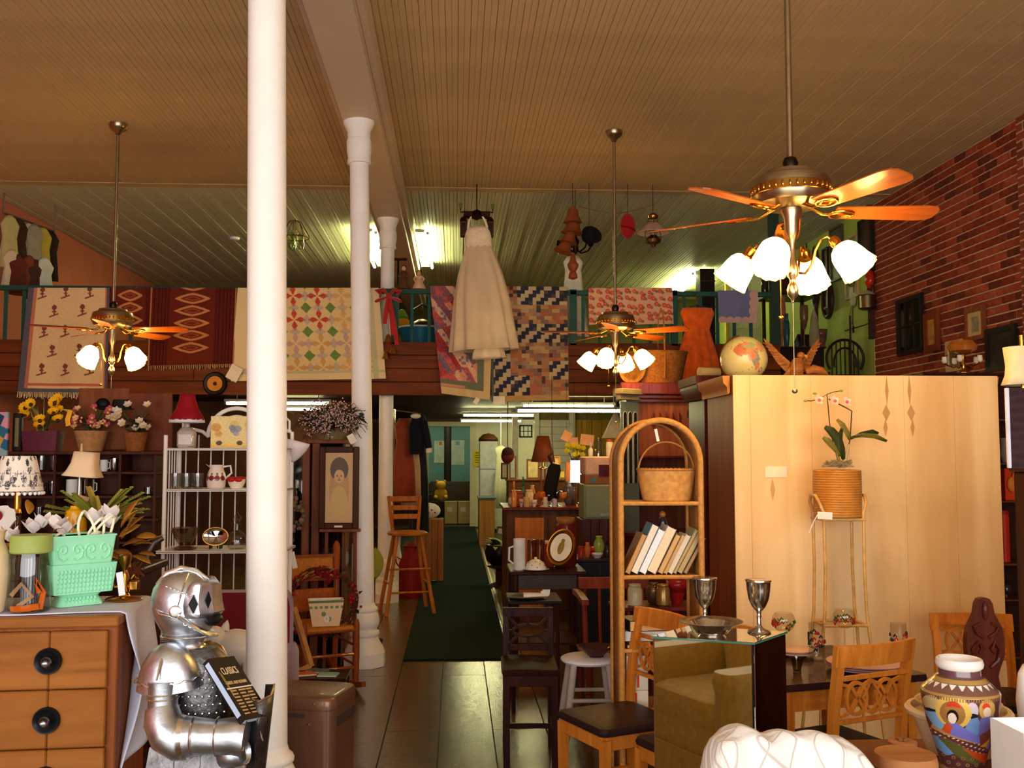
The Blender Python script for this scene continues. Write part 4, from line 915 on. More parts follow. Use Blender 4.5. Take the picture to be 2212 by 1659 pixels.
for k in range(13): obj('vent_slot',box2((.028,.05+k*.0165,hz_-.13),(.0325,.058+k*.0165,hz_-.085),.001),P((60,46,40),.5),t)
obj('front_door',box2((cxh-.20,-.004,.06),(.0-.085,.004,hz_-.075),.003),HM,t)
for x,z in ((-.05,hz_-.028),(-.072,hz_-.11)): obj('screw',xf(lathe([(.005,0),(.005,.003),(0,.004)],10),(x,-.003,z),(math.pi/2,0,0)),SILVER,t)
obj('louvre',box2((-.19,-.006,hz_-.085),(-.09,.0,hz_-.07),.002),P((70,56,50),.4),t)
# books and papers on the heater top are seen behind it
# ---------------------------------------------------------------- burgundy armchair, white ceramic pig and blue chair behind the knight
bc=at(520,1340,5.1);t=thing('burgundy_armchair','burgundy upholstered armchair with curved back behind the knight','armchair',(bc.x-.06,5.1,0))
BUR=P((112,16,30),.8,var=.12,sheen=.4);hb_=at(520,1292,5.1).z
outl=[(-.27,.40)]+[(-.27+.04*(1-math.cos(a)),hb_-.1+.1*math.sin(a)) for a in [i*math.pi/12 for i in range(7)]]+[(.27-.04*(1-math.cos(a)),hb_-.1+.1*math.sin(a)) for a in [math.pi/2-i*math.pi/12 for i in range(7)]]+[(.27,.40)]
obj('backrest',prism(outl,.20,.32),BUR,t);obj('seat',rloft([(.52,.5,.22,0,0),(.52,.5,.42,0,0),(.48,.46,.46,0,0)],.06),BUR,t)
for s in (-1,1): obj('armrest',rloft([(.1,.5,.15,s*.27,0),(.1,.5,.58,s*.27,0),(.07,.46,.62,s*.27,0)],.05),BUR,t)
for x in (-.2,.2):
    for y in (-.2,.2): obj('leg',cyl((x,y,0),(x,y,.22),.02,.026,10),DARKW,t)
pz=.462;pg=atz(500,1440,.66);
t=thing('ceramic_pig','white ceramic pig figure seen between the knight and column','figurine',(at(500,1400,4.66).x,4.66,.46+.0))
WC=P((228,222,214),.35,var=.05,coat=.3)
z0=at(500,1400,4.66).z-.46
obj('body',ball((.02,0,z0),(.12,.09,.085),24,14),WC,t);obj('head',ball((-.07,-.03,z0+.055),(.052,.05,.05),18,12),WC,t);obj('snout',xf(lathe([(.02,0),(.022,.02),(.016,.028),(0,.028)],14),(-.105,-.055,z0+.045),(math.pi/2,0,-.8)),WC,t)
for s in (-.02,.045): obj('ear',xf(lathe([(.022,0),(.014,.025),(0,.045)],10),(-.075+s,-.02+s*.3,z0+.085),(0,s*6,0)),WC,t)
for x in (-.05,.08):
    for y in (-.05,.05): obj('leg',cyl((x,y,z0-.05),(x,y,.0),.02,.016,10),WC,t)
t2=thing('side_table','small dark wooden side table under the ceramic pig','table',(at(500,1400,4.66).x+.02,4.66,0))
obj('table_top',rloft([(.36,.2,.43),(.36,.2,.457)],.02),DARKW,t2)
for x in (-.14,.14):
    for y in (-.07,.07): obj('leg',cyl((x,y,0),(x,y,.43),.018,.022,8),DARKW,t2)
nv=at(318,1260,4.75);t=thing('blue_office_chair','navy blue chair with curved grey tube arm behind the knight','chair',(nv.x,4.75,0))
NAVY=P((40,44,66),.85)
obj('backrest',rloft([(.13,.05,at(318,1330,4.75).z-.1),(.14,.06,at(318,1290,4.75).z),(.12,.05,at(318,1238,4.75).z)],.03),NAVY,t);obj('seat',rloft([(.34,.34,.44,-.12,0),(.36,.36,.48,-.12,0),(.32,.32,.52,-.12,0)],.08),NAVY,t)
L_=lambda px,py: at(px,py,4.70)-Vector((nv.x,4.75,0))
obj('arm_tube',tube([L_(352,1162),L_(335,1172),L_(322,1192),L_(316,1218),L_(322,1236)],[.012,.016,.016,.015,.012],10),metal((110,106,104),.35),t)
obj('pedestal',join(cyl((0,0,.04),(0,0,.44),.03,n=12),*[tube([(0,0,.06),(.22*math.cos(a),.22*math.sin(a),.025)],[.02,.015],8) for a in [k*1.2566 for k in range(5)]]),P((40,40,42),.4),t)
# ================================================================ left background: sideboard, flowers, lamps, shelves
sbz=1.14
t=thing('sideboard','dark wooden sideboard hidden behind the gold flower arrangement','sideboard',(0,0,0))
sx0,sx1=-2.35,at(296,1200,4.1).x
obj('sideboard_body',box2((sx0,4.0,.08),(sx1,4.45,sbz-.03),.006),DARKW,t);obj('sideboard_top',box2((sx0-.02,3.97,sbz-.03),(sx1+.02,4.47,sbz),.005),DARKW,t)
for x in (sx0+.06,sx1-.06):
    for y in (4.05,4.4): obj('leg',cyl((x,y,0),(x,y,.09),.025,.03,8),DARKW,t)
def lathecol(prof,n,m,fn):                      # dense painted lathe
    zz=np.array([z for r,z in prof]);rr=np.array([r for r,z in prof]);s=np.r_[0,np.cumsum(np.hypot(np.diff(rr),np.diff(zz)))];s=s/s[-1]
    p,q,(u,v)=sheet(lambda u,v: (np.interp(v,s,rr)*np.cos(u*2*math.pi),np.interp(v,s,rr)*np.sin(u*2*math.pi),np.interp(v,s,zz)),n,m)
    return (p,q),fn(u,v)
# toile lamp
LY=4.15;lb=at(36,1130,LY);t=thing('toile_lamp','table lamp with black toile print shade and crystal base','lamp',(lb.x,LY,sbz))
zt,zb=at(36,985,LY).z-sbz,at(36,1060,LY).z-sbz
def toile(u,v):
    c=np.tile(np.array([238,224,206.]),(len(u),1));uu=(u*6) % 1
    for k in range(14):
        a,b=hash2(k,3),hash2(k,7);r=.05+.06*hash2(k,9)
        m=(np.hypot((uu-a)*1.0,(v-b)*.8)<r) & (hash2(np.floor(u*260),np.floor(v*46),k)>.35);c=mixc(c,m*.85,(40,38,42))
    m=((np.abs(v-.16)<.03) | (np.abs(v-.5)<.02)) & (hash2(np.floor(u*150),np.floor(v*30))>.5);c=mixc(c,m*.7,(60,58,62))
    for k in range(6): c=mixc(c,((np.abs(uu-.1-.15*k)<.007) & (v>.15+.05*k) & (v<.6))*.8,(50,48,50))
    return c
g,cc=lathecol([(.095,zb),(.088,zb+.03),(.068,zt-.02),(.062,zt)],260,60,toile);obj('lamp_shade',g,V(.8),t,cols=cc,solid=.002)
for k in range(28): a=k*2*math.pi/28;obj('pompom',ball((.095*math.cos(a),.095*math.sin(a),zb-.010),.0075,7,5),WHITEP,t)
obj('crystal_stem',lathe([(.04,0),(.045,.01),(.02,.02),(.026,.045),(.036,.07),(.028,.11),(.012,.13),(.016,.15),(.01,.17),(.014,.19),(.009,.22),(.009,zb+.04)],10),G((226,210,190),1.2,.06),t)
obj('brass_neck',lathe([(.012,.21),(.018,.22),(.012,.24),(.012,zb+.05)],12),BRASS,t)
# beige bell-shade lamp, leaning
ly=4.25;q=at(176,1075,ly);t=thing('bell_shade_lamp','leaning table lamp with beige bell shade and silver stem','lamp',(at(170,1110,ly).x,ly,sbz))
zb,zt=at(178,1028,ly).z-sbz,at(180,975,ly).z-sbz
rings=[[(x*sc+off,y*sc,z) for x,y in rrect(2,2,.5,3)] for sc,z,off in ((.072,zb,.010),(.060,zb+.02,.012),(.048,zb+.055,.014),(.044,zt,.016))]
sh=obj('lamp_shade',loft(rings,False,False),P((216,184,146),.85,var=.05),t,solid=.002);sh.rotation_euler=(0,math.radians(5),0);sh.location=(-.03,0,.0)
obj('stem',tube([(-.012,0,.02),(-.006,0,.12),(.004,0,.19)],.005,8),SILVER,t);obj('socket',lathe([(.012,.18),(.016,.19),(.016,.24),(.01,.26),(.006,zb+.03)],14),PEWTER,t)
obj('base',lathe([(.05,0),(.05,.008),(.015,.02)],20),SILVER,t);obj('finial',lathe([(.006,zt),(.004,zt+.03),(0,zt+.035)],8),P((190,150,110),.6),t,loc=(.004,0,0))
yj=at(157,1120,4.02);t=thing('ginger_jar','small glossy yellow ginger jar with green sticker','jar',(yj.x,4.05,sbz))
hh=at(157,1098,4.05).z-sbz;obj('jar_body',lathe([(.025,0),(.034,.02),(.042,hh*.5),(.044,hh*.78),(.036,hh*.96),(.022,hh),(.02,hh+.01)],24),P((232,168,24),.2,coat=.6),t);obj('sticker',box(.018,-.041,hh*.72,.014,.003,.014),P((20,100,50),.5),t)
tagcard('beige paper tag standing behind the yellow ginger jar',at(172,1100,4.13),.05,.11,(0,.25,0),P((206,160,120),.8)).location.z += 0
# gold and white silk flower arrangement
GOLD=P((206,148,58),.35,metal=.55,var=.2);GOLDM=P((150,100,44),.5,var=.2);MAG=P((246,236,230),.6,var=.04)
ac=Vector((at(160,1210,3.85).x,3.82,sbz));t=thing('flower_arrangement','silk arrangement of white magnolias with gold leaves','flowers',ac)
obj('basket',lathe([(.10,0),(.14,.05),(.15,.07),(.13,.07),(.0,.05)],24,sx=1.6),P((60,40,24),.7),t)
def AP(px,py,Y=3.8): return at(px,py,Y)-ac
for i,(px,py) in enumerate(((72,1152),(92,1140),(122,1145),(138,1158),(240,1120),(236,1140),(204,1130),(20,1170))):
    obj('magnolia',join(*[put(leafgeo(.062,.046,-.35,5,.3),AP(px,py),-1.2+k*1.25+i,.5+.25*(k % 2)) for k in range(5)]),MAG,t)
LV=[(62,1110,1.9,.9,.075),(100,1165,3.6,.3,.07),(118,1150,-.8,.5,.06),(135,1175,-.3,.2,.07),(155,1180,.2,.1,.075),(110,1185,3.4,.1,.08),(180,1165,-.4,.4,.07),(265,1180,-.1,.5,.085),(280,1175,.0,.2,.08),(258,1160,.2,.7,.085),(270,1150,.1,.9,.09),(268,1128,.5,1.2,.10),(295,1160,.0,.15,.075),(248,1190,-.4,-.1,.08),(285,1200,-.2,-.2,.08),(258,1205,-.7,-.3,.07),(300,1195,.1,0,.06),(20,1178,3.2,.3,.08),(40,1185,2.8,.2,.08),(200,1180,-.5,.2,.07),(225,1195,-.4,-.1,.07),(160,1200,3.3,.0,.06),(85,1185,3.0,.4,.07),(262,1140,-.3,1.0,.09),(245,1210,.3,-.4,.06)]
for i,(px,py,az,el,L) in enumerate(LV): obj('leaf',put(leafgeo(L,L*.5,.2,6,.25),AP(px,py),az,el,.6-.2*(i % 3)),GOLD if i % 3 != 1 else GOLDM,t,solid=.001)
for px,py,az,el in ((262,1165,.3,1.15),(25,1180,.1,.2),(290,1178,-.05,.35)):
    g=[put(leafgeo(.032,.012,.1,3),(AP(px,py)+Vector((math.cos(az)*math.cos(el),math.sin(az)*math.cos(el),math.sin(el)))*(.012*k)),az+s*1.1,el*.6) for k in range(9) for s in (-1,1)]
    obj('gold_fern_frond',join(*g),GOLD,t,solid=.001)
for k in range(8): a=k*.8;obj('stem',tube([(0,0,.05),(.08*math.cos(a),.04*math.sin(a)-.02,.09),(.17*math.cos(a),.06*math.sin(a)-.02,.10)],.004,5),GOLDM,t)
g=[tube([AP(290+random.uniform(-20,25),1225+random.uniform(-15,20)),AP(290+random.uniform(-20,25),1225+random.uniform(-15,20)),AP(285+random.uniform(-20,25),1235+random.uniform(-10,20))],.0025,4) for _ in range(16)]
o=obj('dried_moss',join(*g),P((120,60,34),.8),t);o['kind']='stuff'
# white dish with red berry at the far left edge
wd=at(6,1120,4.0);t=thing('berry_dish','white scalloped dish with red fruit at the left edge','dish',(wd.x,3.98,sbz));hh=wd.z-sbz
obj('stand',lathe([(.04,0),(.015,.02),(.012,hh-.03)],16),WC,t);obj('dish',xf(lathe([(.0,-.01),(.05,0),(.062,.02),(.066,.03)],24,mod=lambda a,z,i: 1+.05*math.cos(9*a)*(i>1)),(0,0,hh-.02),(.9,0,0)),WC,t);obj('fruit',ball((-.01,-.02,hh+.01),.026,14,8),P((150,24,34),.4),t)
# olive fern
fb=Vector((at(268,1120,4.35).x,4.1,sbz+.12));t=thing('dried_fern','olive and gold artificial fern behind the flowers','plant',fb)
obj('pot',lathe([(.05,-.12),(.05,0),(.07,.08),(.075,.09),(.05,.085)],18),P((50,36,24),.7),t)
for i in range(36):
    az=random.uniform(-.6,3.7);el=random.uniform(.15,1.0);L=random.uniform(.13,.22);c=math.cos(az)
    sp=[Vector((c*L*t_*math.cos(el)*1.1,-.05+math.sin(az)*L*.3*t_,.08+L*t_*math.sin(el)*.95-.02*t_*t_)) for t_ in (0,.33,.66,1)]
    g=[tube(sp,.0025,4)]
    for k in range(1,15):
        tt=k/15;j=min(2,int(tt*3));p0=sp[j].lerp(sp[j+1],tt*3-j);dr=(sp[j+1]-sp[j]).normalized()
        for s in (-1,1): g.append(put(leafgeo(.038*(1-tt*.5),.016,.1,3),p0,math.atan2(dr.y,dr.x)+s*.9,math.asin(max(-1,min(1,dr.z)))*.8,.5))
    obj('frond',join(*g),P(((150,152,58) if i % 3 else (176,150,60)),.7),t)
# ---------------------------------------------------------------- pigeonhole cabinet with cups and the plants on top
CY=6.4;cz=at(180,975,CY).z;t=thing('pigeonhole_cabinet','dark brown pigeonhole cabinet with small open compartments','cabinet',(0,CY,0))
cx0,cx1=at(-60,1000,CY).x,at(345,1000,CY).x;PG=W((56,26,16),(86,44,28),'z',8,.45)
obj('back_panel',box2((cx0,.22,0),(cx1,.24,cz),.002),PG,t)
obj('top_board',box2((cx0-.01,-.01,cz-.02),(cx1+.01,.24,cz),.003),PG,t)
for px in (-60,-20,47,118,188,259,335): x=at(px,1000,CY).x;obj('divider',box2((x-.009,0,.02),(x+.009,.22,cz-.02),.002),PG,t)
for py in (1022,1074,1124,1174,1224,1276,1330,1400): z=at(100,py,CY).z;obj('shelf',box2((cx0,.004,z-.008),(cx1,.22,z+.008),.002),PG,t)
obj('plinth',box2((cx0,0,0),(cx1,.22,.05),.002),PG,t)
def shelfz(py): return at(100,py,CY).z+.008
def tumbler(name,label,cat,loc,r,h,mat,grp,handle=False):
    t=thing(name,label,cat,loc,0,grp);obj('cup_body',lathe([(r*.8,0),(r,h*.15),(r,h),(r*.93,h),(r*.9,.012),(0,.01)],18),mat,t)
    if handle: obj('handle',tube([(r*.9,0,h*.8),(r*1.5,0,h*.75),(r*1.5,0,h*.3),(r*.9,0,h*.22)],r*.13,6),mat,t)
    return t
GL=G((226,228,226),1.2);n=0
spots=[(75,1022,.028,.10,GL),(103,1022,.028,.10,GL),(212,1022,.024,.075,WC),(236,1022,.03,.085,SILVER),(100,1074,.03,.09,GL),(75,1074,.03,.08,GL),(142,1074,.036,.10,WC),(180,1074,.03,.10,WC),(310,1074,.03,.05,GL),(70,1124,.03,.07,GL),(105,1124,.03,.07,GL),(60,1174,.03,.08,GL)]
for i,(px,py,r,h,m) in enumerate(spots):
    kind='glass' if m == GL else 'mug';row={1022:'top',1074:'second',1124:'third',1174:'fourth'}[py]
    if True: tumbler('glass_tumbler' if m == GL else 'mug',('clear %s glass' % ('tall' if h>.085 else 'short') if m == GL else 'silvery mug' if m == SILVER else 'white mug')+' in the %s row of the pigeonhole cabinet, %s' % (row,['second bay from left','third bay, left','fourth bay, small','fourth bay, shiny','second bay, right','second bay, left','third bay, floral','behind the lamp stem','last bay','left of pair','right of pair','far left'][i]),kind,(at(px,py,CY).x,CY+.1,shelfz(py)),r,h,m,'cups in the pigeonhole cabinet',m != GL)
def plant(name,label,cat,px,pot,potmat,foliage,flowers,Y=CY+.11,r=.2,h=.3,box_pot=False,seed=1,long=1.0):
    rnd=random.Random(seed);b=Vector((at(px,970,Y).x,Y,cz));t=thing(name,label,cat,b)
    pw,ph=pot
    if box_pot: obj('planter_box',rloft([(pw*.9,pw*.5,0),(pw,pw*.55,ph),(pw-.02,pw*.55-.02,ph),(pw*.9-.02,pw*.5-.02,.02)],.01),potmat,t)
    else: obj('pot',lathe([(pw*.35,0),(pw*.5,ph*.9),(pw*.52,ph),(pw*.45,ph),(pw*.3,.01)],22),potmat,t)
    for m,cnt,L in foliage:
        for k in range(cnt):
            az=rnd.uniform(0,6.28);el=rnd.uniform(-.3,1.3);rr=rnd.uniform(.0,r*.55);p0=(rr*math.cos(az)*long,rr*math.sin(az)*.5,ph+rnd.uniform(0,h*.5))
            obj('leaf',put(leafgeo(L*rnd.uniform(.7,1.2),L*.42,.3,4),p0,az,el),m,t)
    for m,cnt,rad,pet in flowers:
        for k in range(cnt):
            az=rnd.uniform(0,6.28);rr=rnd.uniform(.1,r);z=ph+rnd.uniform(.02,h);p0=(rr*math.cos(az)*long,-abs(rr*math.sin(az))*.5-.01,z)
            f=obj('flower',xf(blossom((0,0,0),rad,pet,rnd.uniform(0,3),.35),p0,(1.0+rnd.uniform(-.4,.4),0,0)),m,t)
            obj('flower_centre',ball((p0[0],p0[1]-rad*.2,p0[2]),rad*.3,8,6),P((60,40,20),.8) if pet>7 else P((220,180,90),.7),f)
    for k in range(8): a=rnd.uniform(0,6.28);obj('stem',tube([(0,0,ph*.6),(r*.4*math.cos(a)*long,.05*math.sin(a),ph+h*.5),(r*.7*math.cos(a)*long,.06*math.sin(a),ph+h*.9)],.003,5),P((70,80,36),.7),t)
    return t
DG=P((44,62,30),.7);LG=P((92,110,46),.7)
t=plant('sunflower_planter','artificial sunflowers in a plum coloured planter box','plant',92,(.23,.13),P((92,30,46),.5),[(DG,14,.06),(P((140,120,60),.8),8,.09)],[(P((240,176,20),.6),11,.045,12)],box_pot=True,r=.11,h=.2,seed=4)
for a,b in ((-.07,.30),(.0,.32),(-.03,.27)): obj('grass_blade',tube([(a*.5,0,.13),(a,.0,.22),(a*1.4,0,b+.02)],[.005,.004,.001],5),P((160,140,70),.8),t)
t=plant('basket_flowers','pink and red silk roses spilling over a tan basket','plant',196,(.20,.13),P((170,120,72),.8,var=.2,scale=40),[(DG,30,.055),(LG,14,.05)],[(P((190,80,90),.7),12,.03,6),(P((216,170,130),.7),7,.028,6),(P((90,26,40),.7),7,.024,6)],r=.13,h=.15,seed=9)
obj('ribbon',bar([(-.10,-.09,.26),(-.12,-.08,.2),(-.11,-.09,.16)],.03,.002),P((240,170,40),.5),t);obj('butterfly',join(put(leafgeo(.05,.035,.1,4),(-.12,-.09,.25),.4,.6),put(leafgeo(.05,.035,.1,4),(-.12,-.09,.25),2.4,.5)),P((244,206,110),.6),t)
t=plant('basket_flowers','white lilies and dark greenery in a brown basket','plant',292,(.15,.12),P((140,80,40),.8,var=.2,scale=40),[(DG,26,.06),(P((50,70,60),.7),10,.07)],[(P((214,196,178),.7),12,.034,6)],r=.13,h=.17,seed=13)
# leaning pictures, black hats and a folded quilt beside the plants
one('leaning_board','plain wooden board leaning behind the silk roses','board',xf(box(0,0,0,.32,.012,.40,.003),at(225,905,CY+.22),(.08,0,0)),W((110,58,30),(140,80,44),'z',8,.5))
one('leaning_board','brown wooden board leaning behind the white lilies','board',xf(box(0,0,0,.30,.012,.38,.003),at(322,912,CY+.225),(.08,0,0)),W((96,46,26),(122,64,38),'z',8,.5))
hk=at(222,873,CY+.20);t=thing('black_hat','round black hat on the boards above the roses','hat',hk);obj('crown',ball((0,0,0),(.045,.03,.04),14,10),BLACK,t);obj('brim',lathe([(0,-.03),(.055,-.03),(.055,-.024)],18,sy=.5),BLACK,t)
hk=at(262,873,CY+.20);t=thing('black_hat','wide black hat on the boards above the lilies','hat',hk);obj('crown',rloft([(.13,.05,-.035),(.10,.04,.03)],.02),BLACK,t);obj('brim',lathe([(0,-.035),(.085,-.035),(.085,-.03)],18,sy=.4),BLACK,t)
def fq(u,v):
    a=np.floor(u*3+v*2);b=np.floor(v*4-u*1.5);h=hash2(a,b);pal=np.array([[216,150,160],[40,100,130],[90,50,100],[150,170,170],[200,160,60],[30,60,90],[170,200,210]]);return pal[(h*7).astype(int) % 7].astype(float)
p0,p1=at(-30,892,CY+.1),at(36,985,CY+.1)
p,q,(u,v)=sheet(lambda u,v: (lerp(p0.x,p1.x,u),CY-.03+.0*u-.01*np.sin(u*7),lerp(p0.z,p1.z,v)),50,50)
one('folded_quilt','folded multicoloured patchwork quilt at the far left','quilt',(p,q),V(.9),cols=fq(u,v),solid=.03)
t=thing('picture_frame','dark framed picture standing beside the folded quilt','picture',(at(38,930,CY+.08).x,CY+.06,cz),0)
fh=at(38,893,CY+.08).z-cz
obj('frame',box2((-.02,-.01,0),(.035,.02,fh),.004),P((30,26,22),.4),t);obj('print',box2((-.004,-.0115,.03),(.02,-.01,fh-.03)),P((120,110,70),.7),t)
# ---------------------------------------------------------------- white baker's rack
RY=5.5;rx0,rx1=at(357,1000,RY).x,at(612,1000,RY).x;RW=P((226,218,208),.4,var=.04);rd=.28
t=thing('bakers_rack','white painted metal bakers rack with arched top','shelf',(0,RY,0))
zs=[at(450,py,RY).z for py in (968,1057,1188)]
ztop=at(450,930,RY).z
for x in (rx0,rx1):
    for y in (0,rd):
        obj('post',cyl((x,y,0),(x,y,ztop if y else at(450,940,RY).z),.011,n=10),RW,t)
for i,z in enumerate(zs+[.62,.25]):
    w=.012 if i<2 else .03
    f=-.07 if i >= 2 else 0
    obj('shelf',join(box2((rx0-w,f,z-.012),(rx1+w,f+.012,z)),box2((rx0-w,rd-.012,z-.012),(rx1+w,rd,z)),box2((rx0-w,f,z-.012),(rx0-w+.012,rd,z)),box2((rx1+w-.012,f,z-.012),(rx1+w,rd,z)),box2((rx0-w,f,z-.006),(rx1+w,rd,z-.003))),RW,t)
for k in range(9):
    x=lerp(rx0,rx1,(k+.5)/9)
    obj('back_bar',cyl((x,rd,.25),(x,rd,ztop-.02),.004,n=6),RW,t)
for k in range(5):
    y=.03+k*.05
    for x in (rx0,rx1): obj('side_bar',cyl((x,y,.25),(x,y,zs[0]-.01),.004,n=6),RW,t)
ax=(at(430,900,RY).x,at(540,900,RY).x);az_=at(480,877,RY).z
def rarc(x0,x1,zb,zt_,n=18): return [((x0+x1)/2-(x1-x0)/2*math.cos(math.pi*k/n),rd,zb+(zt_-zb)*math.sin(math.pi*k/n)) for k in range(n+1)]
xm=(rx0+rx1)/2
obj('arch',tube(rarc(xm-.16,xm+.16,ztop-.03,az_),.012,8),RW,t);obj('arch',tube(rarc(xm-.11,xm+.11,ztop-.04,az_-.045),.008,8),RW,t)
for s in (-1,1): obj('arch',tube([(xm+s*.31,rd,ztop),(xm+s*.25,rd,ztop+.015),(xm+s*.19,rd,ztop+.0),(xm+s*.155,rd,ztop-.03)],.01,8),RW,t);obj('scroll',tube([(xm+s*.30,rd,ztop),(xm+s*.3,rd,ztop+.06),(xm+s*.27,rd,ztop+.09)],.007,6),RW,t)
# things on the rack
def RP(px,i,dy=.12): return Vector((at(px,1000,RY+dy).x,RY+dy,zs[i]+.001))
b=RP(402,0);t=thing('bottle_lamp','glass bottle lamp with fringed red shade on the white rack','lamp',b)
obj('bottle',rloft([(.085,.06,0),(.098,.07,.012),(.098,.07,.085),(.07,.05,.108),(.034,.034,.118),(.03,.03,.15)],.02,5),P((190,180,166),.15,metal=.35,coat=.6),t)
obj('bottle_label',box2((-.035,-.037,.02),(.035,-.035,.075)),P((206,196,190),.5),t);obj('harp',lathe([(.014,.15),(.016,.16),(.012,.19),(.006,.20),(.005,.24)],12),BRASS,t)
obj('lamp_shade',olathe([(.092,.155),(.085,.175),(.06,.215),(.043,.27),(.038,.30)],36,mod=lambda a,z,i: 1+.03*math.cos(8*a)),P((138,14,26),.7),t,solid=.003);obj('lace_trim',olathe([(.093,.140),(.092,.158)],48,mod=lambda a,z,i: 1+.03*math.cos(16*a)),P((222,214,214),.8),t,solid=.002)
obj('garnish',join(*[put(leafgeo(.035,.02,.1,4),(.02+.012*k,-.06,.005),-.4+.3*k,.2) for k in range(3)]),P((120,170,120),.5),t)
def fruitp(u,v):
    c=np.tile(np.array([224,198,130.]),(len(u),1));c=mixc(c,(v>.82)*.4,(230,190,60))
    for a,b,r,cc in ((.12,.35,.12,(200,140,50)),(.18,.55,.09,(214,150,60)),(.55,.25,.11,(206,180,80)),(.62,.40,.10,(140,140,150)),(.55,.45,.09,(130,130,150)),(.6,.55,.07,(150,150,160)),(.5,.36,.08,(120,120,140)),(.88,.25,.1,(206,176,70)),(.2,.84,.07,(60,44,34)),(.68,.84,.07,(60,44,34)),(.9,.4,.07,(150,160,80))): c=mixc(c,(np.hypot(u-a,(v-b)*.95)<r)*.9,cc)
    return grain(c,u,v,30,60)
b=RP(500,0,.16);w,h=92*mpp(RY),at(450,897,RY).z-zs[0]
t=thing('fruit_print_box','cream box printed with fruit standing on the white rack','box',b);obj('box_body',box2((-w/2,.004,0),(w/2,.06,h),.003),CREAM,t)
p,q,(u,v)=sheet(lambda u,v: (-w/2+w*u,0*u,h*(1-v)),60,50);obj('printed_front',(p,q),V(.6),t,cols=fruitp(u,v))
for i,px in enumerate((380,404,428)): tumbler('glass_tumbler','clear straight tumbler on the middle rack shelf, %s of three' % ['left','middle','right'][i],'glass',RP(px,1,.08),.030,.085,GL,'tumblers on the white rack')
b=RP(468,1,.08);t=thing('apple_pitcher','white pitcher painted with red apples on the rack','pitcher',b)
pr=[(.042,0),(.048,.01),(.053,.05),(.046,.085),(.036,.11),(.04,.13)]
def apples(u,v):
    c=np.tile(np.array([230,212,196.]),(len(u),1))
    for a in (.60,.70,.80,.90): c=mixc(c,np.hypot((u-a)*1.2,(v-.45)*.55)<.06,(120,18,26));c=mixc(c,np.hypot(u-a,(v-.62)*.4)<.02,(60,90,40))
    return c
g,cc=lathecol(pr,90,40,apples);obj('pitcher_body',g,V(.3,coat=.4),t,cols=cc);obj('spout',put(leafgeo(.03,.03,-.2,4),(-.035,0,.115),math.pi,.5),WC,t);obj('handle',tube([(.038,0,.12),(.075,0,.125),(.082,0,.085),(.05,0,.055)],.006,7),WC,t)
b=RP(512,1,.08);t=thing('red_bowl','cream bowl with a red rim next to the apple pitcher','bowl',b);obj('bowl_body',lathe([(.03,0),(.045,.03),(.05,.06),(.046,.06),(.02,.01)],22),CREAM,t);obj('rim',xf(lathe([(.049,.052),(.054,.058),(.049,.064)],22),(0,0,0)),P((176,30,24),.4),t);obj('bow',join(ball((.02,-.05,.05),(.022,.01,.013),8,6),ball((-.02,-.05,.05),(.022,.01,.013),8,6)),P((176,30,24),.4),t)
b=RP(404,2,.06);t=thing('cut_glass_bowl','flared cut glass bowl on the lower rack shelf','bowl',b);obj('bowl_body',lathe([(.05,0),(.055,.008),(.03,.02),(.05,.05),(.075,.115),(.071,.115),(.045,.055),(.0,.03)],22,mod=lambda a,z,i: 1+.03*math.cos(11*a)),G((214,196,176),1.6,.1),t);obj('foot',lathe([(.06,0),(.062,.006),(.03,.012)],22),G((214,196,176),1.6,.1),t)
b=RP(470,2,.06);t=thing('silver_tray','oval silver tray with gold rim on a small easel','tray',b);
obj('tray',xf(join(lathe([(0,.0),(.045,.002),(.06,.012),(.068,.014),(.066,.008),(.045,-.003)],36,sy=.7)),(0,-.0,.065),(math.radians(80),0,0)),metal((190,186,180),.1),t);obj('rim',xf(tube([(.068*math.cos(a),.048*math.sin(a),.013) for a in [k*math.pi/18 for k in range(36)]],.004,6,True),(0,0,.065),(math.radians(80),0,0)),BRASS,t);obj('easel',join(box2((-.03,-.03,0),(-.025,.03,.02)),box2((.025,-.03,0),(.03,.03,.02)),cyl((0,.04,0),(0,.01,.08),.004,n=6)),BLACK,t)
b=RP(515,2,.06);t=thing('glass_decanter','clear glass decanter with stopper at the rack edge','decanter',b);obj('decanter_body',lathe([(.045,0),(.05,.01),(.052,.06),(.035,.085),(.015,.10),(.014,.13),(.02,.135)],18),GL,t);obj('stopper',lathe([(.01,.13),(.01,.14),(.024,.165),(.0,.2)],8),GL,t)
for i,px in enumerate((390,440,490,520)):
    t=thing('rack_bowl','dark patterned bowl low on the white rack, %s' % ['far left','second','third','beside the column'][i],'bowl',(at(px,1260,RY+.1).x,RY+.1,.621),0,'bowls low on the rack');obj('bowl_body',lathe([(.04,0),(.06,.06),(.07,.13),(.066,.13),(.03,.01)],18),P(((70,50,40),(60,70,80),(110,50,30),(120,20,30))[i],.3,coat=.3),t);obj('foot',lathe([(.045,0),(.045,.008),(.03,.01)],18),P((90,70,50),.4),t)
# white enamel funnel dipper hanging on the rack's far post
b=at(640,968,RY+.25);t=thing('enamel_scoop','white enamel scoop hanging to the right of the front column','scoop',b)
obj('scoop_bowl',xf(olathe([(.068,.04),(.06,.0),(.035,-.045),(.012,-.075),(.003,-.08)],30,sy=.8),(0,0,0),(0,.25,0)),P((214,202,204),.5),t,solid=.003);obj('handle',tube([(-.055,0,.03),(-.062,0,.10),(-.064,0,.19)],[.008,.006,.007],8),P((214,202,204),.5),t);obj('hook',tube([(-.064,0,.19),(-.066,.0,.21),(-.09,.0,.22),(rx1-b.x+.012,.0,.2)],.003,5),metal((150,150,150),.3),t)
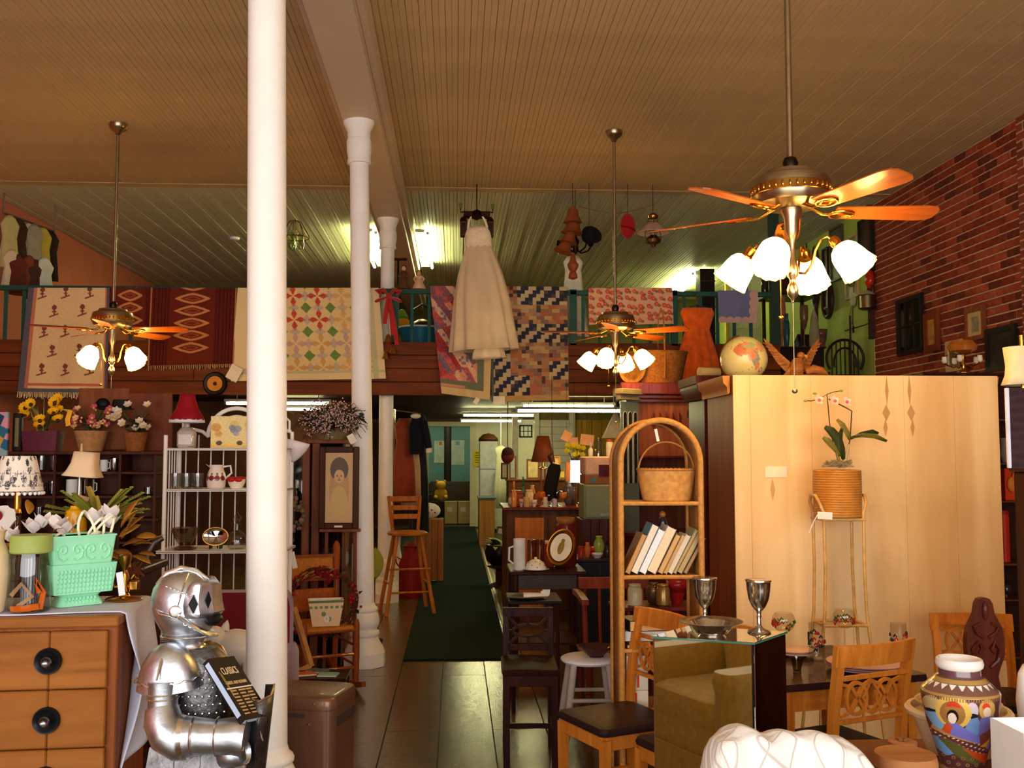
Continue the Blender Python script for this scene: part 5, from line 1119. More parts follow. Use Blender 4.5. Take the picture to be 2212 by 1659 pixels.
# ================================================================ right side: armoire, table, pedestal, rattan shelf
PLY=None
def ply_mat():
    m,nt,b=_new('ply','birch_plywood');v=_coords(nt,(1,1,.12));n=nt.nodes.new('ShaderNodeTexNoise');n.inputs['Scale'].default_value=5;n.inputs['Detail'].default_value=7;n.inputs['Distortion'].default_value=.6
    nt.links.new(v,n.inputs['Vector']);r=nt.nodes.new('ShaderNodeValToRGB');e=r.color_ramp.elements;e[0].position=.3;e[1].position=.72;e[0].color=l4((222,172,104));e[1].color=l4((246,208,146))
    nt.links.new(n.outputs['Fac'],r.inputs['Fac']);nt.links.new(r.outputs['Color'],b.inputs['Base Color']);b.inputs['Roughness'].default_value=.5;return m
PLY=ply_mat();AY=5.2
ax0,ax1=at(1586,1000,AY).x,at(2161,1000,AY).x;az1=at(1850,811,AY).z
t=thing('armoire','tall wooden armoire with its pale plywood back towards the viewer','wardrobe',(ax0,AY,0));aw=ax1-ax0
for a,b,c in ((0,.062,0),(.062,.29,1),(.29,.43,0),(.43,.64,1),(.64,.83,0),(.83,1.0,1)):
    obj('back_panel',box2((aw*a+.0004,0,.04),(aw*b-.0004,.012,az1),.0006),PLY,t)
obj('carcass',box2((.004,.012,.04),(aw-.004,.56,az1-.002),.003),W((120,60,30),(150,80,42),'z',8,.4),t)
corn=[(0,0),(0,-.09),(.012,-.10),(.016,-.06),(.035,-.04),(.04,0)]
obj('cornice',xf(prism([(-x,z) for x,z in corn],.06,.62),(0,0,az1)),W((176,108,48),(206,140,70),'y',8,.4),t);obj('cornice',xf(prism([(x,z) for x,z in corn],.06,.62),(aw,0,az1)),W((176,108,48),(206,140,70),'y',8,.4),t)
for x in (.05,aw-.05):
    for y in (.05,.5): obj('foot',box(x,y,.02,.07,.07,.04),DARKW,t)
# mirrored grain figures of the veneer
FIG=P((198,146,86),.5,var=.1)
def fig(px,s):
    q=at(px,900,AY);x=q.x-ax0
    for w,h,z,k in ((.010,.17,.14,0),(.022,.09,.02,1),(.012,.10,-.06,2)):
        zc=q.z+z;pts=[(x+s*.006*k,-.0004,zc+h/2),(x+s*.006*k-w,-.0004,zc),(x+s*.006*k,-.0004,zc-h/2),(x+s*.006*k+w,-.0004,zc)]
        obj('grain_figure',(pts,[(0,1,2,3)]),FIG,t)
fig(1917,-1);fig(1966,1)
q=at(1669,1058,AY);x=q.x-ax0;obj('grain_figure',([(x,-.0004,q.z+.06),(x-.014,-.0004,q.z),(x,-.0004,q.z-.06),(x+.014,-.0004,q.z)],[(0,1,2,3)]),FIG,t)
q=at(1676,1019,AY-.004);one('paper_label','pale paper label taped to the plywood panel','label',xf(box(0,0,0,48*mpp(AY),.003,24*mpp(AY)),q),P((246,216,180),.6))
# globe
GYY=AY+.30;gq=at(1607,776,GYY);gr=51*mpp(GYY)
t=thing('globe','old cream world globe standing on the armoire','globe',(gq.x,GYY,az1))
def globec(lon,lat):
    c=np.tile(np.array([206,190,120.]),(len(lon),1));n=hash2(np.floor(lon*9),np.floor(lat*9))
    land=[(-1.9,.35,.42,.30,(196,110,70)),(-1.6,.55,.35,.16,(150,170,110)),(-1.45,.25,.28,.2,(200,140,90)),(-1.35,-.05,.2,.32,(110,140,120)),(-1.5,.05,.2,.2,(206,120,84)),(-1.25,-.35,.12,.2,(190,120,80)),(.2,.4,.8,.5,(190,130,80)),(1.6,0,.5,.7,(160,150,90)),(-1.75,.62,.2,.12,(210,130,100)),(-.95,.5,.3,.22,(206,150,90))]
    for a,b,rx,ry,cc in land: c=mixc(c,((((lon-a+math.pi) % (2*math.pi))-math.pi)/rx)**2+((lat-b)/ry)**2<1+.5*(n-.5),cc)
    ring=np.hypot(lon+.95,lat+.55);c=mixc(c,np.abs(ring-.1)<.025,(150,70,40));c=mixc(c,(hash2(np.floor(lon*60),np.floor(lat*60),4)>.985),(90,80,50));return c
p,q,(u,v)=sheet(lambda u,v: (gr*np.sin(v*math.pi)*np.cos(u*2*math.pi),gr*np.sin(v*math.pi)*np.sin(u*2*math.pi),gq.z-az1+gr*np.cos(v*math.pi)),120,70)
lon=u*2*math.pi;lon=np.where(lon>math.pi,lon-2*math.pi,lon);gl=obj('sphere',(p,q),V(.35,coat=.3),t,cols=globec(lon,math.pi/2-v*math.pi))
obj('meridian',tube([(gr*1.05*math.cos(a)*-.9,gr*.4*math.cos(a),gq.z-az1+gr*1.05*math.sin(a)) for a in [-1.4+2.8*k/20 for k in range(21)]],.005,6),BRASS,t);obj('base',lathe([(.085,0),(.085,.008),(.03,.016),(.012,.03)],24),DARKW,t)
# carved eagle
EY=AY+.25;eq=at(1722,806,EY);es=mpp(EY)
t=thing('carved_eagle','carved wooden eagle with raised wings on the armoire','sculpture',(eq.x,EY,az1));EAG=W((120,66,26),(172,106,48),'x',30,.4,coat=.1)
obj('base',rloft([(.34,.14,0,.03,0),(.32,.13,.012,.03,0),(.20,.09,.022,.03,0)],.05),EAG,t)
obj('body',tube([(-.02,0,.012),(-.012,-.015,.04),(-.005,-.02,.08),(.0,-.02,.112)],[.034,.042,.040,.022],14),EAG,t);obj('head',ball((.012,-.03,.128),(.022,.022,.02),12,8),EAG,t);obj('beak',tube([(.03,-.034,.128),(.043,-.036,.122),(.046,-.036,.112)],[.008,.006,.002],7),P((200,150,70),.4),t)
for s in (-1,1):
    sh=[(.01,.06),(.035,.10),(.085,.15),(.125,.20),(.165,.238),(.15,.195),(.138,.165),(.12,.135),(.105,.105),(.085,.075),(.06,.045),(.03,.035)]
    w=obj('wing',xf(prism([(s*x*1.05,z) for x,z in sh],-.008,.008),(0,.01,0),(-.15,0,s*.25)),EAG,t,ang=20)
    for k in range(7): x0_,z0_=.05+.013*k,.065+.018*k;obj('feather',xf(tube([(s*x0_,-.012,z0_+.02),(s*(x0_+.02),-.012,z0_+.022),(s*(x0_+.04+.002*k),-.01,z0_+.014+.004*k)],[.007,.007,.003],6),(0,.01,0),(-.15,0,s*.25)),EAG,w)
obj('tail',xf(rloft([(.05,.014,0),(.09,.012,-.05)],.004),(-.03,-.02,.055),(0,.25,0)),EAG,t)
obj('carved_fish',tube([(.04,-.03,.035),(.08,-.035,.052),(.125,-.035,.04),(.165,-.03,.022)],[.016,.026,.024,.005],10),EAG,t)
# ---------------------------------------------------------------- mahogany curio beside the armoire and china cabinet behind
CYY=5.88;x0,x1=at(1523,1000,CYY).x,at(1583,1000,CYY).x+.10;zt=at(1550,862,CYY).z;zc_=at(1550,812,CYY).z
t=thing('curio_cabinet','dark mahogany curio cabinet standing left of the plywood panel','cabinet',(x0,CYY,0));cwid=x1-x0
obj('carcass',box2((.0,.03,.06),(cwid,.40,zt),.004),CHERRY,t);obj('plinth',box2((-.01,.02,0),(cwid+.01,.41,.07),.004),CHERRY,t)
obj('door_frame',join(box2((0,0,.07),(.045,.03,zt)),box2((cwid-.03,0,.07),(cwid,.03,zt)),box2((.045,0,.07),(cwid-.03,.03,.13)),box2((.045,0,zt-.07),(cwid-.03,.03,zt)),box2((.045,0,1.30),(cwid-.03,.03,1.38))),CHERRY,t)
obj('glass_pane',box2((.045,.012,1.38),(cwid-.03,.016,zt-.07)),P((30,26,34),.08,spec=.8),t);obj('glass_pane',box2((.045,.012,.13),(cwid-.03,.016,1.30)),P((58,44,56),.12,spec=.8),t)
obj('crown_moulding',join(xf(prism([(-.02,0),(cwid+.02,0),(cwid+.05,.07),(cwid+.05,.09),(-.05,.09),(-.05,.07)],-.03,.42),(0,0,zt)),box2((-.06,-.04,zt+.09),(cwid+.06,.43,zc_))),CHERRY,t)
HYY=9.0;x0,x1=at(1352,1000,HYY).x,at(1512,1000,HYY).x+.1;zt=at(1450,868,HYY).z;zc_=at(1450,826,HYY).z
t=thing('china_cabinet','cherry wood china cabinet with arched glass doors behind the rattan shelf','cabinet',(0,HYY,0));w=x1-x0
CB=W((104,52,36),(142,84,62),'z',8,.35);zm=at(1450,985,HYY).z
obj('lower_case',box2((x0-.03,.0,.06),(x1+.03,.45,.85),.004),CHERRY,t);obj('plinth',box2((x0-.03,0,0),(x1+.03,.45,.06),.003),CHERRY,t);obj('counter',box2((x0-.05,-.03,.85),(x1+.05,.46,.89),.006),CHERRY,t)
obj('upper_side',box2((x0+.02,.10,.89),(x0+.05,.44,zt),.003),CHERRY,t);obj('upper_side',box2((x1-.03,.10,.89),(x1,.44,zt),.003),CHERRY,t);obj('upper_back',box2((x0+.02,.42,.89),(x1,.44,zt),.003),CB,t)
obj('upper_front',box2((x0+.13,.10,zm),(x1,.13,zt),.003),CB,t);obj('upper_shelf',box2((x0+.02,.10,zm-.02),(x1,.43,zm),.003),CHERRY,t);obj('upper_shelf',box2((x0+.02,.10,1.22),(x1,.43,1.24),.003),CHERRY,t)
obj('cornice',join(box2((x0+.02,.06,zt),(x1+.03,.46,zt+.03),.004),box2((x0-.01,.03,zt+.03),(x1+.05,.47,zt+.07),.01),box2((x0-.04,.0,zt+.07),(x1+.07,.48,zc_),.008)),CHERRY,t)
# angled door with three arched lights at its left corner
SG=P((96,110,108),.35,var=.06);dx0=at(1343,900,HYY-.12).x
dd=obj('angled_front',join(xf(box(0,0,0,.22,.02,zt-.89,.003),(x0+.04,.02,(zt+.89)/2),(0,0,math.radians(35)))),SG,t)
for k in range(3):
    cxp=x0+.04+(-.068+.066*k)*math.cos(math.radians(35));cyp=.02+(-.068+.066*k)*math.sin(math.radians(35))
    ol=[(-.024,-.42),(.024,-.42)]+[(.024*math.cos(a),.20+.03*math.sin(a)) for a in [i*math.pi/8 for i in range(9)]]
    obj('arched_pane',xf(prism(ol,-.013,-.0105),(cxp,cyp,zt-.32),(0,0,math.radians(35))),P((26,30,30),.06,spec=.9),dd)
    obj('pane_bead',xf(tube([(-.024,-.012,-.42),(-.024,-.012,.2)]+[(-.024*math.cos(a),-.012,.20+.03*math.sin(a)) for a in [i*math.pi/8 for i in range(1,8)]]+[(.024,-.012,.2),(.024,-.012,-.42)],.003,5),(cxp,cyp,zt-.32),(0,0,math.radians(35))),P((190,200,196),.4),dd)
obj('angled_cornice',xf(join(box(0,0,0,.26,.06,.05,.004),box(0,-.02,.05,.30,.10,.05,.004)),(x0+.03,.0,zt+.04),(0,0,math.radians(35))),P((130,118,92),.35),t)
# finials and a brush hung against the cabinet, small things on its counter
for i in range(5): q=at(1412+i*14,900,HYY+.06);obj('carved_finial',xf(lathe([(.012,0),(.02,.03),(.012,.06),(.016,.08),(0,.15)],10),(q.x,.085,q.z-.09)),P((110,40,26),.5),t)
obj('brush',xf(join(ball((0,0,.05),(.03,.02,.055),12,8),cyl((0,0,-.08),(0,0,.0),.012,n=8)),(at(1495,900,HYY).x,.07,at(1495,905,HYY).z)),P((26,22,24),.6),t)
# big basket and straw hat on the china cabinet
STRAW=P((122,76,34),.8,var=.3,scale=50,bump=.5)
q=at(1424,820,HYY+.2);t=thing('handled_basket','large brown wicker basket with tall handle on the china cabinet','basket',(q.x,HYY+.24,zc_))
bh=at(1432,762,HYY+.24).z-zc_
obj('basket_body',lathe([(.20,0),(.225,bh*.2),(.27,bh*.9),(.275,bh),(.255,bh),(.19,.01)],60,sy=.6,mod=lambda a,z,i: 1+.015*math.cos(30*a+i*3.14)),STRAW,t);obj('rim',tube([(.275*math.cos(a),.165*math.sin(a),bh) for a in [k*math.pi/18 for k in range(36)]],.011,6,True),STRAW,t)
hh=at(1432,668,HYY+.24).z-zc_;obj('handle',bar([(.03,-.15,.05),(.03,-.15,hh*.7),(.03,-.10,hh*.92),(.03,0,hh),(.03,.10,hh*.92),(.03,.15,hh*.7),(.03,.15,.05)],.03,.006,(1,0,0)),W((140,84,36),(170,108,52),'z',10),t)
q=at(1366,800,HYY+.05);t=thing('straw_hat','pale straw hat leaning against the wicker basket','hat',(q.x,HYY+.05,zc_));obj('crown',xf(lathe([(.10,0),(.09,.05),(.065,.08),(0,.085)],24),(0,.0,.12),(-1.3,0,.2)),P((140,96,46),.8,var=.25,scale=60,bump=.4),t);obj('brim',xf(lathe([(0,0),(.10,.0),(.13,-.004),(.13,.004),(.10,.006)],28),(0,.0,.12),(-1.3,0,.2)),P((136,92,44),.8,var=.25,scale=60,bump=.4),t)
# ---------------------------------------------------------------- mirrored pedestal with silver
FRp=at(1630,1388,3.2);pz_=FRp.z;FLp=atz(1406,1374,pz_);BRp=atz(1701,1364,pz_);BLp=FLp+BRp-FRp
MIR=P((205,205,198),.02,metal=1.0,var=0);EDGE=P((60,120,104),.1,coat=.5)
ped=thing('mirrored_pedestal','tall square pedestal clad in mirror glass','pedestal',FRp*1.0);ped.location.z=0
o2=lambda p,z: (p.x-FRp.x,p.y-FRp.y,z)
cen=(FLp+BRp)/2
def inset(p,d): v=(cen-p);v.z=0;return p+v.normalized()*d
ip=[inset(p,.012) for p in (FLp,FRp,BRp,BLp)]
obj('core',loft([[o2(p,0.0) for p in ip],[o2(p,pz_-.008) for p in ip]]),P((20,20,20),.4),ped)
def panel(a,b,z0,z1,th=.006,shrink=.008):
    d=(b-a).normalized();nrm=Vector((d.y,-d.x,0));a2,b2=a+d*shrink,b-d*shrink
    out=[]
    for z in (z0,z1): out.append([o2(a2,z),o2(b2,z),o2(b2-nrm*th,z),o2(a2-nrm*th,z)])
    return loft(out)
fi,ri,bi,li=[inset(p,.004) for p in (FLp,FRp,BRp,BLp)]
obj('mirror_panel',panel(fi,ri,0,pz_-.007),MIR,ped);obj('mirror_panel',panel(ri,bi,0,pz_-.007),MIR,ped);obj('mirror_panel',panel(bi,li,0,pz_-.007),MIR,ped);obj('mirror_panel',panel(li,fi,0,pz_-.007),MIR,ped)
obj('mirror_top',loft([[o2(p,pz_-.002) for p in (FLp,FRp,BRp,BLp)],[o2(p,pz_) for p in (FLp,FRp,BRp,BLp)]]),MIR,ped)
obj('glass_edge',loft([[o2(p,pz_-.007) for p in (FLp,FRp,BRp,BLp)],[o2(p,pz_-.002) for p in (FLp,FRp,BRp,BLp)]]),EDGE,ped)
GOBP=[(0,0),(.036,.0),(.038,.003),(.034,.007),(.014,.014),(.007,.024),(.006,.045),(.009,.05),(.006,.056),(.008,.066),(.022,.082),(.032,.105),(.037,.135),(.039,.163),(.041,.166),(.038,.166),(.034,.135),(.026,.10),(.0,.078)]
def goblet(loc,h,label):
    s=h/.166;t=thing('silver_goblet',label,'goblet',loc,0,'silver goblets on the mirrored pedestal');obj('foot',xf(lathe(GOBP[:7],32),(0,0,0),(0,0,0),s),SILVER,t);obj('stem',xf(lathe(GOBP[6:10],24),(0,0,0),(0,0,0),s),SILVER,t);obj('bowl',xf(lathe(GOBP[9:],40),(0,0,0),(0,0,0),s),SILVER,t);obj('rim',xf(lathe([(.039,.160),(.0415,.163),(.0415,.167),(.039,.168)],40),(0,0,0),(0,0,0),s),metal((220,216,208),.15),t)
g2=atz(1640,1366,pz_);goblet(g2,at(1640,1253,g2.y).z-pz_,'silver goblet at the right of the mirrored pedestal')
g1=atz(1523,1357,pz_);goblet(g1,at(1523,1248,g1.y).z-pz_,'silver goblet at the left, behind the footed silver dish')
d1=atz(1538,1377,pz_);t=thing('silver_dish','footed silver dish with a wide fluted rim','dish',d1)
dh=at(1538,1345,d1.y).z-pz_;obj('foot',lathe([(.045,0),(.047,.003),(.038,.009),(.034,dh*.25)],36),SILVER,t);obj('bowl',lathe([(.034,dh*.22),(.052,dh*.35),(.066,dh*.7),(.072,dh*.95),(.107,dh*1.08),(.109,dh*1.12),(.10,dh*1.12),(.07,dh*1.02),(.05,dh*.5),(0,dh*.35)],48,mod=lambda a,z,i: 1+(.012*math.cos(18*a) if i in (4,5,6) else 0)),SILVER,t)
# ---------------------------------------------------------------- rattan arch shelf
SY=4.62;t=thing('rattan_shelf','tall rattan shelf unit with a rounded arch top','shelf',(0,SY,0));sd=.25
xl,xr=at(1341,1100,SY).x,at(1514,1100,SY).x;xm=(xl+xr)/2;rw=(xr-xl)/2;ztop=at(1430,908,SY).z;zsp=ztop-rw*1.05
def apath(y,k=1.0,n=20): return [(xm-rw*k,y,.0),(xm-rw*k,y,.6),(xm-rw*k,y,zsp)]+[(xm-rw*k*math.cos(math.pi*i/n),y,zsp+rw*1.05*math.sin(math.pi*i/n)) for i in range(1,n)]+[(xm+rw*k,y,zsp),(xm+rw*k,y,.6),(xm+rw*k,y,0)]
RTN=P((196,136,66),.45,var=.2,scale=60,bump=.4,bs=120);RTD=W((130,76,34),(176,114,56),'z',50,.6,stretch=.5,bump=.4)
obj('front_arch',tube(apath(0),.0145,10),RTN,t);obj('back_arch',tube(apath(sd),.0145,10),RTN,t)
pa=apath(0);pts=[];vv=[(x,.012,z) for x,y,z in pa]+[(x,sd-.012,z) for x,y,z in pa];n=len(pa)
obj('woven_side',(vv,[(k,k+1,n+k+1,n+k) for k in range(n-1)]),RTD,t,solid=.006,ang=60)
SZ=[at(1430,1084,SY).z,at(1430,1243,SY).z,at(1430,1402,SY).z,.43,.08]
for z in SZ: obj('shelf_board',box2((xl+.008,.004,z-.014),(xr-.008,sd,z-.002),.002),RTD,t);obj('shelf_rail',cyl((xl,.0,z-.008),(xr,.0,z-.008),.010,n=8),RTN,t)
# basket on the top shelf
bz=SZ[0];q=at(1440,1080,SY+.12);t=thing('wicker_basket','honey wicker basket with thin hoop handle on the rattan shelf','basket',(q.x,SY+.12,bz))
bw=63*mpp(SY+.12);bh=at(1440,1014,SY+.12).z-bz
prof=[]
for k in range(26): tt=k/25;prof.append((bw*(.80+.20*tt**.8)*(1+.012*(k % 2)),bh*tt))
obj('basket_body',lathe([(0,0)]+prof+[(bw*.94,bh),(bw*.74,.012),(0,.01)],72,sy=.72,mod=lambda a,z,i: 1+.012*math.cos(36*a+math.pi*i)),P((206,146,74),.6,var=.2,scale=40),t)
obj('braided_rim',tube([(bw*1.0*math.cos(a),bw*.72*math.sin(a),bh+.002*math.cos(40*a)) for a in [k*math.pi/60 for k in range(120)]],.006,6,True),P((186,124,58),.6,var=.2,scale=60),t)
obj('handle',tube([(-bw*.97*math.cos(math.pi*k/16),.0,bh-.01+ (at(1440,950,SY+.12).z-bz-bh)*math.sin(math.pi*k/16)) for k in range(17)],.004,6),P((190,128,62),.6),t)
tagcard('narrow white tag on the hoop of the wicker basket',at(1419,940,SY+.02),.014,.06,(0,-.2,0))
# leaning books
bcol=[((150,92,40),(196,150,96),14,88,.0),((40,110,140),(240,222,196),20,108,0),((238,238,240),(242,240,236),18,98,0),((190,170,160),(240,216,176),26,102,0),((168,120,70),(214,170,110),14,88,0),((200,170,130),(206,160,104),9,88,0),((214,206,194),(220,206,180),13,88,0),((150,140,90),(190,160,110),9,102,0),((86,104,70),(190,160,110),15,94,0),((120,90,70),(180,140,100),10,84,0)]
bname=['thin brown hardback at the left end','cream paged blue book','white spined paperback','thick pale book','tan hardback','slim tan paperback','light grey book','narrow olive book','green covered hardback','worn brown book at the right end']
px=1349
for i,(cv,pg,tw,hp,_) in enumerate(bcol):
    th,hh,dp=tw*mpp(SY+.05)*.80,hp*mpp(SY+.05)*1.05,.15;q=at(px,1240,SY+.04);lean=math.radians(25+1.2*i*.4);px += tw/math.cos(lean)*.815
    t=thing('book',bname[i]+' leaning on the rattan shelf','book',(q.x,SY+.03,SZ[1]+th*math.sin(lean)),0,'books leaning on the rattan shelf',rot=(0,lean,0))
    obj('cover',join(box2((0,0,0),(.0022,dp,hh)),box2((th-.0022,0,0),(th,dp,hh)),box2((0,dp-.003,0),(th,dp,hh))),P(cv,.5),t);obj('pages',box2((.0022,.003,.003),(th-.0022,dp-.003,hh-.003)),P(pg,.8,var=.06,scale=80),t)
t=thing('dark_figurine','small dark glazed figurine behind the leaning books','figurine',(at(1433,1130,SY+.2).x,SY+.215,SZ[1]));hh=at(1433,1105,SY+.2).z-SZ[1]
obj('body',lathe([(.03,0),(.034,.03),(.02,hh*.6),(.026,hh*.75),(.015,hh*.9)],14),P((40,34,44),.15,coat=.8),t);obj('head',ball((0,0,hh*.95),.016,10,8),P((150,90,40),.2,coat=.5),t)
# lower shelf: flat books and magazines
z=SZ[2]
for i,(cv,pg,x0_,x1_,h,yaw_,lab) in enumerate((((150,120,90),(216,196,160),1352,1402,.016,.0,'curled brown magazine at the bottom of the pile'),((110,80,50),(220,200,170),1352,1400,.014,.1,'second curled magazine in the pile'),((222,220,214),(228,222,212),1350,1462,.044,-.05,'thick white book lying on the magazines'),((30,34,44),(226,176,112),1352,1458,.05,.12,'thick black book lying on top of the pile'))):
    a,b=at(x0_,1350,SY+.05).x,at(x1_,1350,SY+.05).x;t=thing('book',lab,'book',((a+b)/2,SY+.10,z+.0005),yaw_,'books piled flat on the lower rattan shelf');w=b-a
    obj('cover',join(box2((-w/2,-.08,0),(w/2,.08,.003)),box2((-w/2,-.08,h-.003),(w/2,.08,h)),box2((-w/2,-.08,0),(-w/2+.003,.08,h))),P(cv,.45),t);obj('pages',box2((-w/2+.003,-.077,.003),(w/2-.003,.077,h-.003)),P(pg,.8),t);z += h+.001
for i in range(3):
    q=at(1374,1500,SY+.06);bz=.431+i*.079;t=thing('carton','small white carton with a red stripe, %s of the stack' % ['bottom','middle','top'][i],'box',(q.x,SY+.02,bz),0,'white cartons with red stripes')
    obj('carton_body',box2((-.05,0,0),(.05,.18,.077),.002),P((238,226,204),.6),t);obj('red_stripe',box2((-.012+.01*(i % 2),-.0012,.012),(-.002+.01*(i % 2),0,.068)),P((226,80,40),.5),t)
one('cardboard_slab','grey cardboard lid on top of the white cartons','lid',box2((at(1374,1500,SY+.06).x-.052,SY+.015,.431+3*.079),(at(1374,1500,SY+.06).x+.055,SY+.21,.431+3*.079+.02),.002),P((150,126,100),.8))
# ---------------------------------------------------------------- honey wood chairs
PAD=P((44,28,28),.45,var=.12,bump=.1)
def honey_chair(label,loc,rz,hb=.885,lattice=True):
    t=thing('dining_chair',label,'chair',loc,rz,'honey wood dining chairs with dark seats');w,d=.37,.38
    for s in (-1,1):
        obj('leg',loft([[(s*w/2*.93+a*.014,-d/2+.02+b*.014,0) for a,b in ((-1,-1),(1,-1),(1,1),(-1,1))],[(s*w/2*.93+a*.019,-d/2+.02+b*.019,.42) for a,b in ((-1,-1),(1,-1),(1,1),(-1,1))]]),HONEY,t)
        obj('back_post',loft([[(s*w/2*.93+a*.016,y+b*.016,z) for a,b in ((-1,-1),(1,-1),(1,1),(-1,1))] for y,z in ((d/2+.02,0),(d/2-.005,.22),(d/2-.012,.44),(d/2+.01,.66),(d/2+.05,hb))]),HONEY,t)
        obj('side_rail',box(s*w/2*.93,0,.405,.02,d-.04,.06,.003),HONEY,t);obj('stretcher',box(s*w/2*.93,0,.17,.016,d-.02,.026,.003),HONEY,t)
    obj('front_rail',box(0,-d/2+.015,.405,w-.03,.02,.06,.003),HONEY,t);obj('rear_rail',box(0,d/2-.012,.405,w-.04,.02,.05,.003),HONEY,t)
    obj('seat_pad',rloft([(w+.015,d+.01,.436),(w+.02,d+.015,.448),(w+.005,d,.466),(w-.05,d-.06,.474)],.03),PAD,t)
    def yb(z): return d/2-.012+.062*max(0,(z-.44)/.43)**1.1
    tr=[[(x,yb(z)+.03*(1-(2*x/w)**2)+e,z) for x,z,e in ((q*w/2*1.06,zz,ee) for zz,ee in ((hb-.075,-.011),(hb+.005,-.011),(hb+.005,.011),(hb-.075,.011)))] for q in (-1,-.66,-.33,0,.33,.66,1)]
    obj('top_rail',loft(tr),HONEY,t)
    if lattice:
        z0,z1=.60,.765;ym=yb(.63)+.008;zc=(z0+z1)/2
        for z in (z0,z1): obj('lattice_rail',box(0,yb(z)+.006,z,w*.88,.014,.018,.002),HONEY,t)
        for s in (-1,1): obj('lattice_ring',bar([(s*.075+.050*math.cos(a),ym+.001*s,zc+.058*math.sin(a)) for a in [2*math.pi*k/24 for k in range(25)]],.013,.011),HONEY,t)
        for s in (-1,1): obj('lattice_curve',bar([(-.155,ym,zc+s*.06),(-.10,ym,zc+s*.045),(-.04,ym,zc-s*.045),(0,ym,zc-s*.06),(.04,ym,zc-s*.045),(.10,ym,zc+s*.045),(.155,ym,zc+s*.06)],.013,.012),HONEY,t)
        obj('lattice_diamond',bar([(0,ym,zc+.062),(.045,ym,zc),(0,ym,zc-.062),(-.045,ym,zc),(0,ym,zc+.062)],.011,.011),HONEY,t)
    return t
uu=Vector((.404,-.915,0));ww=Vector((.915,.404,0))
def seatchair(near,label): c=near-uu*.19+ww*.19;return honey_chair(label,(c.x,c.y,0),math.atan2(.404,.915)-math.pi/2)   # back towards +ww
nA=atz(1303,1582,.46);seatchair(Vector((nA.x,nA.y,0)),'honey wood chair in front of the rattan shelf, seat in full view')
seatchair(Vector((nA.x+.27,nA.y-.42,0)),'honey wood chair half hidden behind the mirrored pedestal')
bkc=Vector((1.566,3.78,0));a_=math.radians(201.8);fwd=Vector((-.371,.928,0));c=bkc+fwd*.19
honey_chair('honey wood chair with fretwork back pushed up to the dining table',(c.x,c.y,0),a_)
q=at(2082,1345,4.85);honey_chair('honey wood chair at far right against the plywood panel',(q.x,4.62,0),math.radians(-8),hb=at(2082,1328,4.85).z,lattice=True)
# ---------------------------------------------------------------- dining table and settings
TZ=.69;ta=math.atan2(.16,.63);fr=atz(2004,1456,TZ);t=thing('dining_table','dining table with dark top and honey wood apron','table',(fr.x,fr.y,0),ta);TL_,TD=.70,.66
obj('table_top',rloft([(TL_,TD,TZ-.028,-TL_/2,TD/2),(TL_+.006,TD+.006,TZ-.02,-TL_/2,TD/2),(TL_,TD,TZ,-TL_/2,TD/2)],.015),W((40,22,22),(62,36,34),'x',10,.25,coat=.4),t)
obj('apron',join(box2((-TL_+.05,.03,TZ-.115),(-.05,.05,TZ-.028)),box2((-TL_+.05,TD-.05,TZ-.115),(-.05,TD-.03,TZ-.028)),box2((-.07,.05,TZ-.115),(-.05,TD-.05,TZ-.028)),box2((-TL_+.05,.05,TZ-.115),(-TL_+.07,TD-.05,TZ-.028))),HONEY,t)
for x in (-TL_+.06,-.06):
    for y in (.045,TD-.045): obj('leg',loft([[(x+a*.014,y+b*.014,0) for a,b in ((-1,-1),(1,-1),(1,1),(-1,1))],[(x+a*.022,y+b*.022,TZ-.03) for a,b in ((-1,-1),(1,-1),(1,1),(-1,1))]]),HONEY,t)
def ptd(r0,g):
    def f(u,v):
        c=np.tile(np.array([236,236,232.]),(len(u),1));return c
    return f
def wine(px,py,label):
    q=atz(px,py,TZ+.001);t=thing('wine_glass',label,'wine glass',q,0,'painted wine glasses on the dining table');h=at(px,py-95,q.y).z-TZ
    CG=G((244,240,230),.8);obj('foot',lathe([(.036,0),(.036,.002),(.005,.006)],28),CG,t);obj('stem',cyl((0,0,.004),(0,0,h*.45),.004,n=10),CG,t);R=.052
    obj('bowl',olathe([(R*math.sin(a),h*.72-R*math.cos(a)*1.02) for a in [.15+k*.2 for k in range(12)]],32),CG,t)
    rnd=random.Random(px)
    for k in range(14):
        a=rnd.uniform(0,6.28);zz=h*.72-rnd.uniform(.0,.035);rr=math.sqrt(max(.0001,R*R-(zz-h*.72)**2))+.001;m=P((40,90,50),.4) if k % 2 else P((200,40,30),.4)
        obj('painted_bow' if k % 2 == 0 else 'painted_leaf',tube([(rr*math.cos(a+d_),rr*math.sin(a+d_),zz+e_) for d_,e_ in ((-.25,.0),(-.1,.010),(.1,-.006),(.25,.005))],.0035,5),m,t)
wine(1825,1402,'balloon wine glass with red bow beyond the fretwork chair');wine(1694,1410,'balloon wine glass with red and green leaves beside the silver goblet')
def holly(px,py,hp,label):
    q=atz(px,py,TZ+.001);t=thing('holly_tumbler',label,'glass',q,0,'holly tumblers on the dining table');h=hp*mpp(q.y);R=.034;CG=G((240,238,230),.8)
    obj('tumbler',olathe([(R*.85,.004),(R,.02),(R,h)],30),CG,t);obj('tumbler_base',lathe([(R*.85,0),(R*.9,.006),(0,.007)],24),CG,t);rnd=random.Random(px)
    for k in range(22):
        a=rnd.uniform(0,6.28);zz=rnd.uniform(.03,h*.75);m=P((24,50,60),.4) if k % 3 else P((180,30,36),.4);obj('holly_leaf' if k % 3 else 'holly_berry',tube([((R+.001)*math.cos(a+d_),(R+.001)*math.sin(a+d_),zz+e_) for d_,e_ in ((-.22,0),(0,.012),(.22,.002))],.004,5),m,t)
